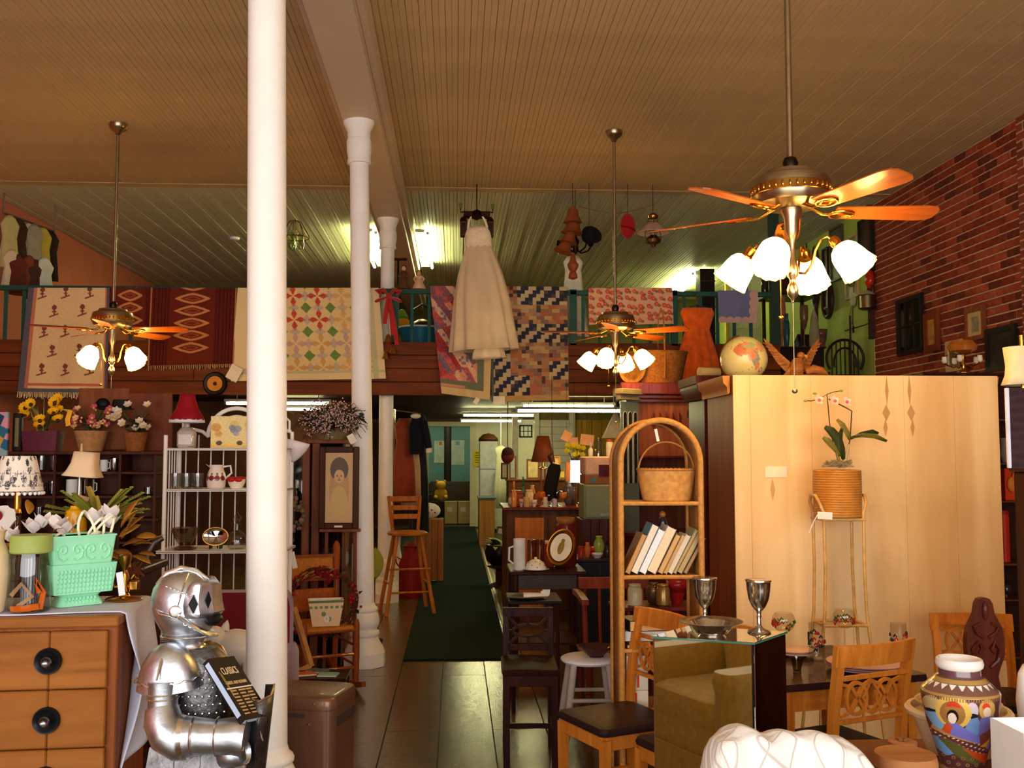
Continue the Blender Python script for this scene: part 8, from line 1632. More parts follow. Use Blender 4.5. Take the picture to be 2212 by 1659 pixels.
# shallow tray with folded napkin on the lower stand in front
LY=6.35;z=at(1140,1294,LY).z;t=thing('tea_trolley','dark low stand in front of the aisle table','stand',(0,LY,0));xa,xb=at(1098,1300,LY).x,at(1178,1300,LY).x
obj('stand_top',box2((xa,-.1,z-.02),(xb+.1,.3,z),.004),P((26,22,22),.4),t)
for x in (xa+.03,xb+.07):
    for y in (-.07,.27): obj('leg',cyl((x,y,0),(x,y,z-.02),.013,n=8),DARKW,t)
t=thing('napkin_tray','dark tray with a folded white napkin beside the carpet','tray',(at(1138,1290,LY).x,LY+.02,z+.001));obj('tray',lathe([(.10,0),(.13,.012),(.125,.014),(.09,.004),(0,.004)],30,sy=.7),P((50,44,44),.3),t);obj('napkin',xf(loft([[(-.02,-.04,.01),(.12,-.03,.012),(.12,.03,.012),(-.02,.04,.01)],[(-.02,-.03,.03),(.10,-.02,.028),(.10,.02,.028),(-.02,.03,.03)]]),(0,0,.004)),P((222,214,206),.8),t);obj('napkin_fold',bar([(.10,0,.02),(.125,0,.035),(.125,0,.055)],.05,.008,(0,1,0)),P((222,214,206),.8),t)
# dark chair with pierced back
DC=W((36,15,11),(60,27,20),'z',12,.45);cy0=5.12;cl,cr=at(1086,1450,cy0).x,at(1208,1450,cy0).x;w=cr-cl;sz=at(1140,1448,cy0).z
t=thing('pierced_back_chair','dark brown chair with pierced geometric back beside the aisle','chair',((cl+cr)/2,cy0,0),math.radians(-2));dp=.40
obj('seat',rloft([(w,dp,sz-.03,0,dp/2),(w+.012,dp+.012,sz-.012,0,dp/2),(w-.01,dp-.01,sz,0,dp/2)],.02),DC,t);obj('front_rail',box2((-w/2+.02,.01,sz-.085),(w/2-.02,.03,sz-.03),.003),DC,t)
bt_=at(1180,1312,cy0+.42).z
for s in (-1,1):
    obj('front_leg',box(s*(w/2-.02),.025,(sz-.03)/2,.034,.034,sz-.03,.004),DC,t);obj('back_post',loft([[(s*(w/2-.02)+a*.014,y+b*.014,zz) for a,b in ((-1,-1),(1,-1),(1,1),(-1,1))] for y,zz in ((dp+.03,0),(dp-.01,sz),(dp+.03,bt_))]),DC,t);obj('side_rail',box2((s*(w/2-.02)-.008,.04,sz-.08),(s*(w/2-.02)+.008,dp,sz-.03)),DC,t);obj('side_stretcher',box2((s*(w/2-.02)-.007,.04,.16),(s*(w/2-.02)+.007,dp+.01,.185)),DC,t)
obj('cross_stretcher',box2((-w/2+.03,.2,.16),(w/2-.03,.214,.185)),DC,t);ym=dp+.02;zb_,zt_=bt_-.20,bt_-.05
obj('top_rail',box2((-w/2+.01,ym-.012,bt_-.05),(w/2-.01,ym+.014,bt_),.004),DC,t);obj('lower_rail',box2((-w/2+.03,ym-.018,zb_-.03),(w/2-.03,ym+.002,zb_),.003),DC,t)
zc=(zb_+zt_)/2;hw=w/2-.035
obj('fret_oval',bar([(.075*math.cos(a)*1.1,ym-.004,zc+.032*math.sin(a)) for a in [2*math.pi*k/20 for k in range(21)]],.014,.012),DC,t)
for sx_ in (-1,1):
    for s2 in (-1,1): obj('fret_bar',bar([(sx_*.055,ym-.004,zc+s2*.024),(sx_*hw,ym-.004,zc+s2*(zt_-zb_)/2)],.014,.012),DC,t)
    obj('fret_bar',bar([(sx_*.082,ym-.004,zc),(sx_*hw,ym-.004,zc)],.014,.012),DC,t)
for s2 in (-1,1): obj('fret_bar',bar([(0,ym-.004,zc+s2*.03),(0,ym-.004,zc+s2*(zt_-zb_)/2)],.014,.012),DC,t)
# round white stool with wine-coloured bowl
wy=5.02;z=at(1270,1418,wy).z;wx=at(1272,1418,wy).x;t=thing('round_stool','worn white round topped stool with splayed grey legs','stool',(wx,wy,0));GRY=P((158,142,130),.7,var=.2)
obj('stool_top',lathe([(0,z-.025),(.13,z-.025),(.14,z-.015),(.14,z-.006),(.13,z),(0,z-.002)],40),P((214,206,204),.5,var=.06),t)
for s in (-1,1):
    for f in (-1,1): obj('leg',cyl((s*.16,f*.16,0),(s*.085,f*.085,z-.02),.02,.017,10),GRY,t)
    obj('rung',cyl((s*.13,-.13,.24),(s*.13,.13,.24),.010,n=8),GRY,t);obj('rung',cyl((-.115,s*.115,.40),(.115,s*.115,.40),.010,n=8),GRY,t)
t=thing('wine_bowl','dark wine red glass bowl on the round white stool','bowl',(wx+.035,wy+.0,z+.001));obj('bowl_body',lathe([(.035,0),(.05,.012),(.085,.045),(.088,.052),(.082,.05),(.04,.015),(0,.012)],32),P((62,14,16),.12,coat=.8),t);obj('bowl_foot',lathe([(.04,0),(.036,.006)],24),P((62,14,16),.12,coat=.8),t)
# reddish armchair glimpsed behind the rattan shelf and dark low cabinet under the figurines
t=thing('red_wood_armchair','reddish wooden armchair behind the rattan shelf','chair',(at(1325,1400,5.9).x+.05,5.95,0));RW_=W((88,30,18),(124,50,28),'z',10,.35);za=at(1300,1296,5.8).z
obj('seat',rloft([(.46,.46,.40),(.48,.48,.43)],.03),RW_,t);obj('back_rail',box(0,.24,.80,.44,.025,.07,.004),RW_,t)
for k in range(5): obj('back_spindle',cyl((-.18+.09*k,.21,.42),(-.18+.09*k,.24,.78),.010,n=8),RW_,t)
for s in (-1,1):
    obj('armrest',bar([(s*.24,-.25,za),(s*.24,0,za+.01),(s*.24,.22,za)],.04,.03,(0,0,1)),RW_,t);obj('arm_post',cyl((s*.23,-.2,.42),(s*.24,-.2,za),.016,n=8),RW_,t)
    for y in (-.2,.2): obj('leg',cyl((s*.21,y,0),(s*.21,y,.41),.02,n=8),RW_,t)
LYY=7.95;lz=at(1285,1208,LYY).z;lx0,lx1=at(1240,1200,LYY).x,at(1352,1200,LYY).x;t=thing('black_cabinet','low black cabinet carrying figurines behind the rattan shelf','cabinet',(0,LYY,0));obj('cabinet_body',box2((lx0,0,.03),(lx1,.45,lz-.02),.004),P((24,18,18),.4),t);obj('cabinet_top',box2((lx0-.01,-.02,lz-.02),(lx1+.01,.46,lz),.004),P((40,28,26),.3),t);obj('plinth',box2((lx0+.02,.02,0),(lx1-.02,.43,.03)),BLACK,t);obj('door_line',box2(((lx0+lx1)/2-.002,-.003,.06),((lx0+lx1)/2+.002,0,lz-.05)),P((60,44,40),.4),t)
for i,(px,rp,pt,c,k,lab) in enumerate(((1255,7,1180,(180,50,36),'jar','small red jar'),(1269,7,1172,(210,120,60),'vase','orange figurine vase'),(1282,9,1182,(196,44,36),'bowl','red bowl'),(1294,12,1158,(150,170,70),'vase','green glazed vase'),(1290,12,1195,(214,206,200),'bowl','white dish'),(1312,8,1165,(60,40,34),'bottle','dark bottle'))): vase('cabinet_ornament',lab+' on the low black cabinet','ornament',px,1206,pt,LYY+.08+.06*(i % 3)+(.1 if i == 3 else 0)-(.06 if i == 4 else 0),rp,P(c,.25,coat=.4),k,lz,'ornaments on the low black cabinet')
# grey green metal cabinet with a kitchen appliance on it
MYY=8.7;x0,x1=at(1262,1080,MYY).x,at(1345,1080,MYY).x;z0,z1=at(1290,1122,MYY).z,at(1290,1046,MYY).z
t=thing('metal_cabinet','grey green metal box cabinet behind the rattan shelf','cabinet',(0,MYY,0));MG=P((122,128,96),.45,var=.06);obj('cabinet_body',box2((x0,0.02,z0),(x1,.4,z1),.006),MG,t);obj('cabinet_door',box2((x0+.015,0,z0+.015),(x1,.02,z1-.01),.004),MG,t);obj('label_plate',box2((x0+.14,-.004,z0+.03),(x0+.22,0,z0+.05)),SILVER,t)
t=thing('wooden_stand','dark panelled stand under the grey green metal cabinet','stand',(0,MYY,0));
for k in range(5): obj('stand_plank',box2((x0-.02+(x1-x0+.04)*k/5+.001,0,0),(x0-.02+(x1-x0+.04)*(k+1)/5-.001,.42,z0-.002),.003),W((62,34,34),(86,50,48),'z',8,.4),t)
a0,a1=at(1264,1010,MYY).x,at(1345,1010,MYY).x;t=thing('toaster_oven','pinkish counter appliance with dark red window on the metal cabinet','appliance',(0,MYY+.02,0));hz1,hz0=at(1290,986,MYY).z,z1+.08
t2=thing('cardboard_tray','low brown cardboard tray between the metal cabinet and appliance','tray',(0,MYY+.02,0));obj('tray_body',box2((a0,0,z1+.001),(a1,.36,hz0-.001),.003),P((140,84,50),.7),t2);obj('teal_sticker',box2((a0+.05,-.003,z1+.02),(a0+.1,0,z1+.05)),P((50,130,130),.5),t2)
obj('appliance_body',box2((a0,0,hz0),(a1,.36,hz1),.012),P((206,164,138),.5),t);obj('red_window',box2((at(1294,1000,MYY).x,-.004,at(1294,1030,MYY).z),(at(1318,1000,MYY).x,0,at(1294,1004,MYY).z)),P((80,20,22),.2),t);obj('knob',xf(lathe([(.012,0),(.012,.012),(0,.014)],12),(at(1326,1010,MYY).x,0,at(1326,1010,MYY).z),(math.pi/2,0,0)),SILVER,t)
ztp=hz1
for i,(px,rp,pt,c,k,lab) in enumerate(((1293,11,945,None,'dome','domed glass jar'),(1317,8,950,(226,216,190),'jar','white and red tin'),(1276,5,958,(220,214,200),'bottle','slim white bottle'))): vase('counter_jar',lab+' on top of the pinkish appliance','jar',px,986,pt,MYY+.18,rp,G((220,230,226),1.6) if c is None else P(c,.4),k,ztp,'jars on the appliance',lid=P((200,60,40),.5) if i == 1 else None)
b=at(1330,920,11.2);t=thing('cone_pendant','cream cone shaped paper shade hanging beside the china cabinet','lamp',b);obj('cone_shade',olathe([(.16,-.14),(.02,.14)],30),P((236,222,170),.7),t,solid=.003);obj('cord',cyl((0,0,.13),(0,0,MU+.13-b.z),.003,n=5),BLACK,t)
# dark chest with the crowd of small things
KY2=9.6;kz=at(1130,1096,KY2).z;x0,x1=at(1094,1150,KY2).x,at(1256,1150,KY2).x;t=thing('long_counter','long dark wooden counter covered with small wares','counter',(0,KY2,0));obj('counter_body',box2((x0,.02,0),(x1,.9,kz-.03),.005),W((66,36,18),(96,58,32),'z',8,.45),t);obj('counter_top',box2((x0-.03,-.02,kz-.03),(x1+.02,.92,kz),.005),CHERRY,t);obj('front_panel',box2((x0+.08,0,.1),(x0+.36,.02,kz-.1),.004),W((150,80,30),(184,110,48),'z',8,.4),t);obj('front_panel',box2((x0+.40,0,.1),(x1-.04,.02,kz-.1),.004),W((66,36,18),(96,58,32),'z',8,.45),t)
b=at(1118,1090,KY2+.2);t=thing('wooden_box','small red brown wooden box on the long counter','box',(b.x,KY2+.2,kz+.001));h=34*mpp(KY2+.2);obj('box_body',box2((-.055,-.05,0),(.055,.05,h*.8),.003),W((120,48,20),(150,70,32),'x',8,.4),t);obj('box_lid',box2((-.062,-.055,h*.8),(.062,.055,h),.003),W((110,44,20),(140,64,30),'x',8,.4),t)
WARE=[(1110,6,1040,(196,120,50),'bottle','amber bottle behind the wooden box'),(1130,5,1030,(20,110,50),'bottle','green glass bottle'),(1143,9,1058,(226,190,140),'jar','cream spice jar'),(1150,7,1048,(206,150,90),'vase','tan vase'),(1160,8,1066,(170,90,40),'jar','brown jar'),(1137,7,1074,(200,160,110),'mug','tan mug'),(1170,9,1062,(196,90,30),'goblet','amber goblet at the front'),(1186,11,1066,(130,120,124),'goblet','large clear goblet'),(1203,13,1060,(120,112,120),'goblet','wide smoked goblet'),(1216,8,1064,(200,110,40),'goblet','amber goblet at right'),(1228,12,1040,(90,74,74),'vase','dark glass vase'),(1240,9,1052,(110,70,50),'jar','brown pottery jar'),(1178,5,1074,(210,190,170),'mug','white cup'),(1198,5,1078,(206,180,190),'mug','pale pink cup'),(1126,5,1078,(190,150,140),'bowl','small pink bowl'),(1154,6,1080,(220,190,180),'bowl','small pale bowl'),(1102,5,1066,(150,140,140),'bottle','clear bottle at the counter end')]
for i,(px,rp,pt,c,k,lab) in enumerate(WARE):
    m=G(c,2.0) if k == 'goblet' and c[0]<150 else P(c,.2,coat=.5);dy=[.1,.35,.2,.5,.3,.08,.06,.1,.2,.08,.4,.55,.03,.05,.05,.05,.45][i]
    vase('small_ware',lab+' on the long counter','ware',px,1095,pt,KY2+dy,rp,m,k,kz,'small wares on the long counter')
b=at(1174,1090,KY2+.62);t=thing('table_lamp','table lamp with brown tapered shade above the counter','lamp',(b.x,KY2+.65,kz+.001));zb,zt_=at(1174,998,KY2+.65).z-kz,at(1174,942,KY2+.65).z-kz;r0,r1=26*mpp(KY2+.65),13*mpp(KY2+.65)
obj('lamp_shade',olathe([(r0,zb),(r1,zt_)],30),P((112,54,26),.7),t,solid=.003);obj('lamp_base',lathe([(.08,0),(.08,.02),(.03,.04)],24),P((120,66,34),.4),t)
for s in (-1,1): obj('twin_column',cyl((s*.02,0,.03),(s*.02,0,zb-.06),.010,n=10),W((120,56,26),(150,76,38),'z',10,.4),t)
obj('socket',lathe([(.045,zb-.07),(.045,zb-.06),(.014,zb-.05),(.014,zb+.03)],16),BRASS,t)
b=at(1193,1035,KY2+.05);t=thing('black_bag','long black fabric bag hanging with a carved bird hook','bag',b);obj('bag_body',xf(rloft([(.09,.05,-.15),(.13,.06,-.1),(.13,.06,.1),(.09,.05,.15)],.03),(0,0,0),(0,.22,0)),P((14,12,12),.8),t);obj('bird_hook',tube([(.0,0,.14),(-.02,0,.19),(-.03,0,.22),(.0,0,.25)],[.012,.016,.02,.006],8),P((46,26,18),.5),t);obj('strap',tube([(.02,0,.14),(.0,.02,.4),(0,.02,MU+.13-b.z)],.003,5),BLACK,t)
# lit drum lamp
b=at(1247,1040,KY2+.3);t=thing('lit_lamp','small lamp with glowing white drum shade','lamp',(b.x,KY2+.3,kz+.001));zb,zt_=at(1247,1042,KY2+.3).z-kz,at(1247,995,KY2+.3).z-kz;obj('lamp_shade',olathe([(.068,zb),(.066,zt_)],28),E((1.0,.93,.70),6.0),t,solid=.002);obj('lamp_stem',cyl((0,0,.01),(0,0,zb+.05),.008,n=8),BRASS,t);obj('lamp_base',lathe([(.05,0),(.05,.012),(.01,.03)],20),BRASS,t)
one('wooden_plank','narrow orange wooden plank standing left of the lit lamp','plank',box2((at(1222,1000,KY2+.5).x,KY2+.5,kz+.001),(at(1233,1000,KY2+.5).x,KY2+.53,at(1228,998,KY2+.5).z),.002),W((160,84,30),(190,110,46),'z',8,.4))
# peach price cards, framed mirror, yellow flowers, pictures further behind
for i,(px,py,w,h,a,lab) in enumerate(((1224,942,20,22,.5,'peach card hanging tilted at left'),(1240,954,18,18,-.1,'small peach card in the middle'),(1268,950,30,24,.12,'large peach card hanging at right'))): q=at(px,py,KY2+.7);t=thing('hanging_card',lab+' above the counter','card',q,0,'peach cards above the counter');obj('card',xf(box(0,0,0,w*mpp(10),.004,h*mpp(10)),(0,0,0),(0,a,0)),P((226,160,104),.7),t);obj('thread',cyl((0,0,h*mpp(10)*.4),(0,0,MU+.13-q.z),.0015,n=4),BLACK,t)
t=thing('yellow_flowers','yellow silk flowers in a vase below the peach cards','flowers',(at(1243,1000,KY2+.6).x,KY2+.66,kz+.001));hf=at(1243,990,KY2+.6).z-kz;obj('vase',lathe([(.04,0),(.05,.1),(.03,hf*.8),(.04,hf)],16),P((70,60,40),.4),t);rnd=random.Random(2)
for k in range(9): p0=(rnd.uniform(-.09,.09),rnd.uniform(-.06,.03),hf+rnd.uniform(.02,.16));obj('flower',xf(blossom((0,0,0),.04,6,k,.3),p0,(1,0,0)),P((200,180,20),.6),t);obj('stem',tube([(0,0,hf*.8),(p0[0]*.6,p0[1],hf+.03),p0],.003,4),DG,t)
FY=13.2
cbn=thing('rear_cabinet','brown cabinet row at the rear behind the counter','cabinet',(at(1150,1060,FY).x,FY,0));zf=at(1150,1036,FY).z;obj('cabinet_body',box2((-.32,0,0),(.95,.5,zf-.02),.005),W((86,48,26),(116,70,40),'z',8,.45),cbn);obj('cabinet_top',box2((-.34,-.02,zf-.02),(.97,.52,zf),.004),W((86,48,26),(116,70,40),'x',8,.45),cbn)
for i,(px0_,px1_,py0_,py1_,c,f,lab) in enumerate(((1082,1098,1000,1035,(150,130,100),(60,30,20),'small framed print leaning on the rear cabinet'),(1100,1116,985,1035,(170,176,160),(120,70,40),'tall framed mirror leaning on the rear cabinet'),(1138,1166,992,1036,(216,190,130),(130,70,40),'cream panel in a brown frame on the rear cabinet'),(1188,1212,985,1036,(226,170,100),(190,130,70),'peach floral picture on the rear cabinet'),(1208,1224,1014,1036,(250,206,100),(160,120,60),'small glowing yellow picture on the rear cabinet'))):
    p0,p1=at(px0_,py0_,FY+.25),at(px1_,py1_,FY+.25);z1_=max(p0.z,zf+.1);t=thing('leaning_picture',lab,'picture',((p0.x+p1.x)/2,FY+.25+.03*i,zf+.001));w=p1.x-p0.x;h=z1_-zf;b2=.02;obj('frame',join(box2((-w/2,-.01,0),(-w/2+b2,.01,h)),box2((w/2-b2,-.01,0),(w/2,.01,h)),box2((-w/2+b2,-.01,0),(w/2-b2,.01,b2)),box2((-w/2+b2,-.01,h-b2),(w/2-b2,.01,h))),P(f,.5),t);obj('picture',box2((-w/2+b2,-.002,b2),(w/2-b2,.004,h-b2)),P(c,.5,var=.25,scale=14),t)
q=at(1096,985,13.6);t=thing('red_backpack','dark red and brown bag hanging on the pale post','bag',(q.x,13.5,q.z));obj('bag_body',ball((0,0,0),(.09,.06,.11),16,10),P((86,24,18),.8),t);obj('bag_flap',ball((0,-.01,.05),(.08,.06,.07),14,8),P((50,18,18),.8),t);obj('strap',tube([(0,0,.1),(0,.02,.4),(0,.02,MU+.13-q.z)],.006,5),P((50,18,18),.8),t)
# plant in black pot beside the carpet
b=at(1075,1182,12.0);t=thing('potted_plant','yellow green plant in a round black pot beside the carpet','plant',(at(1073,1170,12.0).x+.04,12.1,0));
obj('plant_stool',lathe([(.16,0),(.15,.02),(.05,.06),(.05,.20),(.15,.24),(.15,.26)],20),DARKW,t);obj('pot',lathe([(.10,.26),(.16,.32),(.18,.42),(.15,.50),(.13,.50)],24),P((16,12,12),.3),t);rnd=random.Random(8)
for k in range(22): obj('leaf',put(leafgeo(.16,.07,.5,5),(rnd.uniform(-.05,.05),rnd.uniform(-.05,.03),.5),rnd.uniform(2.2,4.6),rnd.uniform(.0,1.0)),P((150,160,50) if k % 2 else (70,80,36),.5),t)
tagcard('white card stuck in the black plant pot',(at(1083,1150,11.9).x,11.93,at(1083,1148,11.9).z),.07,.06,(0,.2,0))
# ================================================================ gallery, right end: green wall with hung wares
def gw(px,py): return atx(px,py,XR-.004)
def wallthing(name,label,cat,px,py): q=gw(px,py);t=thing(name,label,cat,q);return t
# white panelled door and dark bookcase at the rear of the gallery
wx0,wx1=at(1574,650,15.2).x,at(1664,650,15.2).x;t=thing('panelled_door','old white panelled door leaning at the back of the gallery','door',(0,15.2,2.301));h=at(1620,553,15.2).z-2.301;DW=P((206,200,176),.6,var=.06)
obj('door_leaf',box2((wx0,0,0),(wx1,.04,h),.004),DW,t)
for a,b in ((.08,.46),(.54,.92)):
    for c,d in ((.08,.45),(.52,.94)): obj('door_panel',box2((lerp(wx0,wx1,a),-.008,h*c),(lerp(wx0,wx1,b),0,h*d),.006),DW,t)
obj('yellow_edge',box2((wx0-.05,-.01,0),(wx0,.04,h),.003),P((196,160,70),.6),t);obj('hinge',box2((wx0+.28,-.02,h*.75),(wx0+.3,0,h*.92)),P((60,50,40),.5),t)
t=thing('dark_bookcase','narrow dark bookcase beside the white panelled door','bookcase',(at(1548,650,14.6).x-.12,14.6,MZ));h=at(1553,580,14.6).z-MZ;obj('case',join(box2((-.12,.02,0),(.10,.3,h),.004)),P((40,26,20),.5),t)
for k in range(4): obj('shelf_edge',box2((-.125,0,h*(k+.5)/4),(.105,.02,h*(k+.5)/4+.02)),P((70,46,30),.5),t)
t=vase('wine_bottle','dark green wine bottle standing on the gallery rail','bottle',1652,626,560,MY+.03,8,P((38,34,22),.15,coat=.6),'bottle',RZ+.0)
# things fixed to the green wall
PAN=metal((120,104,70),.35)
t=wallthing('frying_pan','round brass pan hanging on the green wall','pan',1745,600);obj('pan_disc',xf(lathe([(0,.0),(.17,.0),(.20,.03),(.195,.03),(.165,.006),(0,.006)],30),(0,0,0),(0,-math.pi/2,0)),PAN,t);obj('pan_handle',tube([(-.01,0,.19),(-.01,0,.45),(-.01,.02,.52)],[.012,.01,.006],8),PAN,t)
t=wallthing('oval_tray','oblong brass handled tray hanging behind the pan','tray',1762,575);obj('tray_rim',tube([(-.01,.14*math.cos(a),-.15+.42*math.sin(a)) for a in [k*math.pi/12 for k in range(24)]],.012,6,True),PAN,t);obj('tray_plate',xf(lathe([(0,0),(1,0),(1,.01)],24),(0,0,-.15),(0,-math.pi/2,0),(.42,.14,.4)),P((150,150,100),.5),t)
for i,(px0_,px1_,py0_,py1_,c,f,lab) in enumerate(((1796,1823,490,606,(96,94,70),(80,70,50),'dark brown oil painting high on the green wall'),(1828,1856,510,645,(150,150,110),(200,170,110),'tall gilt edged mirror hanging on the green wall'),(1858,1890,470,590,(56,40,30),(40,30,24),'dark bead hung board high on the green wall'),(1780,1792,535,668,(60,36,28),(60,36,28),'narrow dark ski shaped board on the green wall'))):
    t,w,h=wallpic('wall_picture',lab,'picture',px0_,px1_,py0_,py1_,P(f,.45),P(c,.4,var=.4,scale=12),None,.025,XR-.004)
t=wallthing('oval_mirror','oval mirror with dark frame low on the green wall','mirror',1790,648);obj('oval_frame',tube([(-.015,.16*math.cos(a),.22*math.sin(a)) for a in [k*math.pi/14 for k in range(28)]],.028,8,True),P((66,40,28),.4),t);obj('oval_glass',xf(lathe([(0,0),(1,0),(1,.01)],28),(-.002,0,0),(0,-math.pi/2,0),(.21,.15,.4)),P((160,160,120),.15,metal=.6),t)
t=wallthing('whisk_beater','pale paddle and wire whisk hanging on the green wall','utensil',1845,640);obj('paddle',xf(ball((0,0,0),(.015,.10,.14),16,10),(-.015,0,0)),P((196,190,160),.5),t);obj('wire_whisk',join(*[tube([(-.02,.02*k,-.10),(-.02-.03*abs(k),.04*k,-.25),(-.02,0,-.36)],.005,5) for k in (-1,0,1)]),PAN,t);obj('handle',cyl((-.02,0,-.36),(-.02,0,-.44),.012,n=8),BLACK,t)
t=wallthing('glass_lantern','small clear glass wall lanterns below the paintings','lantern',1848,560);obj('globe',ball((-.06,0,.0),(.05,.05,.10),14,10),G((220,214,150),1.5),t);obj('lower_globe',ball((-.06,0,-.26),(.05,.05,.08),14,10),G((220,214,150),1.5),t);obj('rod',cyl((-.03,0,.2),(-.03,0,-.4),.008,n=6),PAN,t)
t=wallthing('red_lantern','red handled lantern hanging near the brick corner','lantern',1888,603);obj('red_glass',ball((-.05,0,0),(.05,.06,.11),14,10),P((190,40,20),.2,coat=.6),t);obj('wire_guard',tube([(-.05,.08*math.cos(a),-.14+.08*math.sin(a)) for a in [k*math.pi/8 for k in range(16)]],.007,5,True),PAN,t)
t=wallthing('metal_pot','dented metal pot hanging below the red lantern','pot',1890,655);obj('pot_body',lathe([(.06,-.08),(.10,-.06),(.10,.08),(.09,.09)],20),PAN,t,loc=(-.09,0,0));obj('pot_lid',lathe([(.10,.09),(.06,.13),(.01,.15),(0,.16)],18),P((176,170,120),.4),t,loc=(-.09,0,0))
one('rope_line','thin dark cord strung slanting along the green wall','cord',tube([gw(1825,715),gw(1862,704),gw(1905,688)],.008,5),P((70,60,40),.7))
# shelf bracket lamp, hats, vases and chairs on the gallery floor at the right
t=thing('brown_crock','big brown bell shaped crock behind the pull chain','crock',(at(1705,650,12.2).x,12.2,0));
qz=at(1705,640,12.2).z;t.location.z=qz;obj('crock_body',lathe([(.28,0),(.285,.03),(.25,.08),(.2,.22),(.14,.30),(.05,.33)],28),P((74,40,26),.5),t);obj('crock_band',lathe([(.21,.2),(.19,.26),(.15,.30)],28),P((150,110,50),.5),t)
t2=thing('gallery_stand','dark tall stand under the brown crock on the gallery','stand',(t.location.x,12.2,2.301));obj('stand_top',box2((-.3,-.3,qz-2.331),(.3,.3,qz-2.301),.004),DARKW,t2)
for x in (-.25,.25):
    for y in (-.25,.25): obj('leg',cyl((x,y,0),(x,y,qz-2.331),.025,n=8),DARKW,t2)
GS=[(1700,7,678,745,(40,80,96),'vase','blue glass vase'),(1738,9,660,745,(120,80,40),'goblet','brass candlestick with a glass top'),(1722,5,738,765,(50,90,80),'bottle','small green bottle'),(1760,12,668,742,(150,140,100),'dome','tall pale bell jar'),(1774,14,712,752,(110,70,50),'bowl','brown bowl with cloth'),(1692,7,640,680,(170,110,70),'jar','terracotta jar')]
cz_=at(1740,748,11.3).z;t=thing('gallery_chest','dark chest on the gallery carrying glassware','chest',(at(1745,760,11.5).x,11.5,2.301));obj('chest_body',box2((-.36,-.15,0),(.14,.3,cz_-2.321),.005),P((40,24,18),.5),t);obj('chest_lid',box2((-.38,-.17,cz_-2.321),(.16,.32,cz_-2.301),.005),P((52,32,22),.45),t)
for i,(px,rp,pt,pb,c,k,lab) in enumerate(GS): vase('gallery_ware',lab+' on the dark gallery chest','ware',px,748,min(pt,730),11.40+.05*(i % 3),rp,P(c,.25,coat=.4),k,cz_,'wares on the gallery chest')
t=thing('bentwood_chair','dark bentwood chair with round hooped back on the gallery','chair',(at(1862,790,11.3).x-.2,11.3,2.301));DK=P((48,26,20),.4);R=42*mpp(11.3);zc=at(1862,775,11.3).z-2.301;sz=.2
obj('hoop',tube([(R*math.cos(a),.0,zc+R*math.sin(a)) for a in [-.6+k*(math.pi+1.2)/20 for k in range(21)]],.016,8),DK,t);obj('inner_hoop',tube([(R*.6*math.cos(a),.0,zc-.05+R*.8*math.sin(a)) for a in [-.3+k*(math.pi+.6)/16 for k in range(17)]],.012,8),DK,t);obj('seat',lathe([(.2,sz-.02),(.21,sz),(0,sz)],28),DK,t)
for k in range(7): x=-R*.7+R*1.4*k/6;obj('spindle',cyl((x,0,sz),(x,0,zc+R*math.sqrt(1-(x/R)**2)*.95),.008,n=6),DK,t)
for k in range(4): a=k*math.pi/2+.785;obj('leg',cyl((.16*math.cos(a),.16*math.sin(a),0),(.14*math.cos(a),.14*math.sin(a),sz),.016,n=8),DK,t)
t=thing('hooped_chair','second dark chair back leaning at the gallery end','chair',(at(1812,780,12.7).x-.42,12.75,2.301));zc=at(1812,745,12.7).z-2.301;obj('back_panel',rloft([(.30,.04,0),(.34,.04,zc),(.22,.03,zc+.14)],.02),DK,t);obj('seat',rloft([(.38,.36,.30,0,-.18),(.4,.38,.33,0,-.18)],.03),DK,t)
for x in (-.15,.15): obj('leg',cyl((x,-.3,0),(x,-.3,.3),.018,n=8),DK,t)
one('walking_stick','thin walking stick leaning on the green wall','stick',cyl((at(1836,715,11.2).x,11.2,2.3),at(1836,682,11.25),.012,n=7),P((70,44,26),.5))
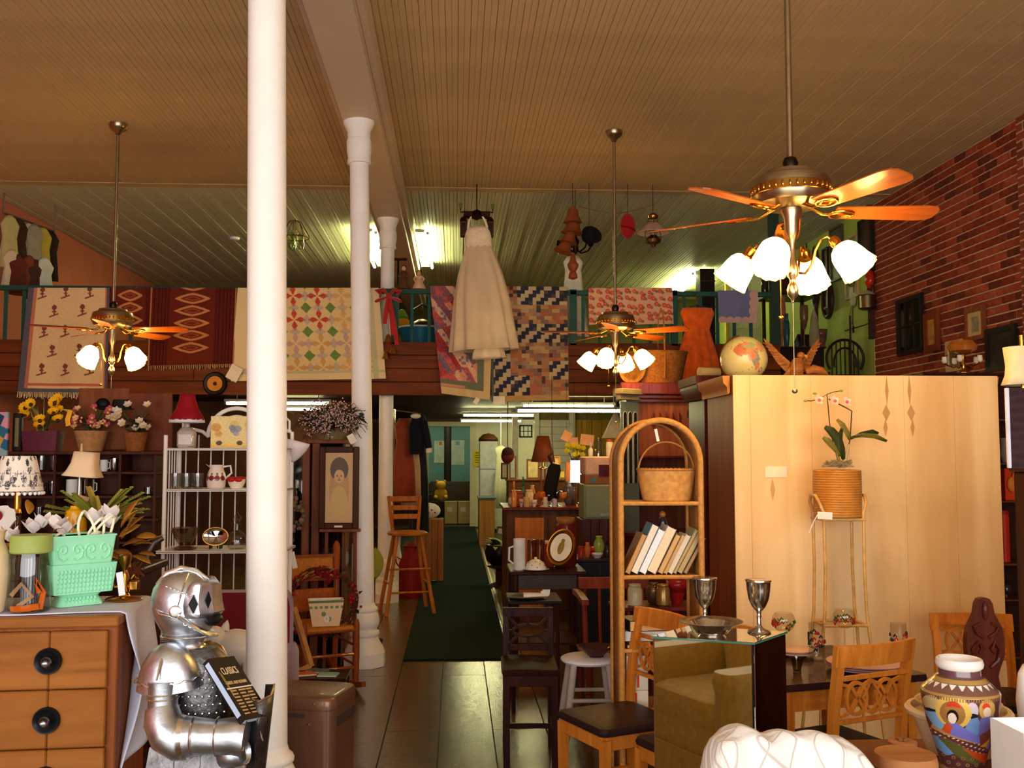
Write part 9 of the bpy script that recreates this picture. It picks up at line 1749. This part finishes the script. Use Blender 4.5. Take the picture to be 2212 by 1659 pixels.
# wires strung between the hanging hats
one('hanging_wire','thin wire strung from the terracotta bells to the oil lamp','wire',tube([at(1250,446,HY+.1),at(1285,455,HY+.1),at(1330,462,HY+.1),at(1370,455,HY+.1),at(1412,443,HY+.1)],.004,5),P((120,90,60),.6))
t=thing('speaker_disc','black disc with yellow centre fixed to the gallery boards','disc',(at(465,829,MY-.01).x,MY-.002,at(465,829,MY-.01).z));r=25*mpp(MY);obj('outer_ring',xf(lathe([(r*.4,0),(r,0),(r*1.02,.02),(r*.9,.035),(r*.62,.03),(r*.4,.02)],36),(0,0,0),(math.pi/2,0,0)),P((20,16,14),.4),t);obj('yellow_disc',xf(lathe([(0,.022),(r*.14,.022),(r*.2,.03),(r*.64,.034),(r*.64,.02)],32),(0,0,0),(math.pi/2,0,0)),P((206,136,40),.5),t);obj('hub',xf(lathe([(0,.034),(r*.14,.034),(r*.14,.02)],20),(0,0,0),(math.pi/2,0,0)),BLACK,t)
# shelf of pottery behind the rattan shelf
bz_=at(1410,1308,5.25).z;t=thing('pottery_stand','dark stand of pottery seen through the rattan shelf','stand',(at(1420,1350,5.3).x,5.3,0));obj('stand_top',box2((-.24,-.12,bz_-.02),(.20,.14,bz_),.003),CHERRY,t)
for x in (-.2,.16):
    for y in (-.09,.11): obj('leg',cyl((x,y,0),(x,y,bz_-.02),.014,n=8),CHERRY,t)
for i,(px,rp,pt,c,k,lab) in enumerate(((1372,16,1262,(180,170,130),'jar','painted cream teapot'),(1412,18,1258,(110,80,50),'vase','embossed bronze pot'),(1432,15,1262,(150,120,60),'jar','brass relief jar'),(1462,22,1252,(130,20,20),'bowl','wine red glass bowl'))): vase('pottery',lab+' seen through the rattan shelf','pottery',px,1306,pt,5.25+.06*(i % 2),rp,P(c,.3,coat=.4,metal=.6 if i in (1,2) else 0),k,bz_,'pottery behind the rattan shelf')
q=at(1534,800,5.95);one('rolled_paper','rolled yellow paper tube lying on the mahogany curio cabinet','paper roll',cyl((q.x-.06,5.98,at(1550,812,5.88).z+.031),(q.x+.07,6.02,at(1550,812,5.88).z+.031),.03,n=18),P((216,184,112),.6))
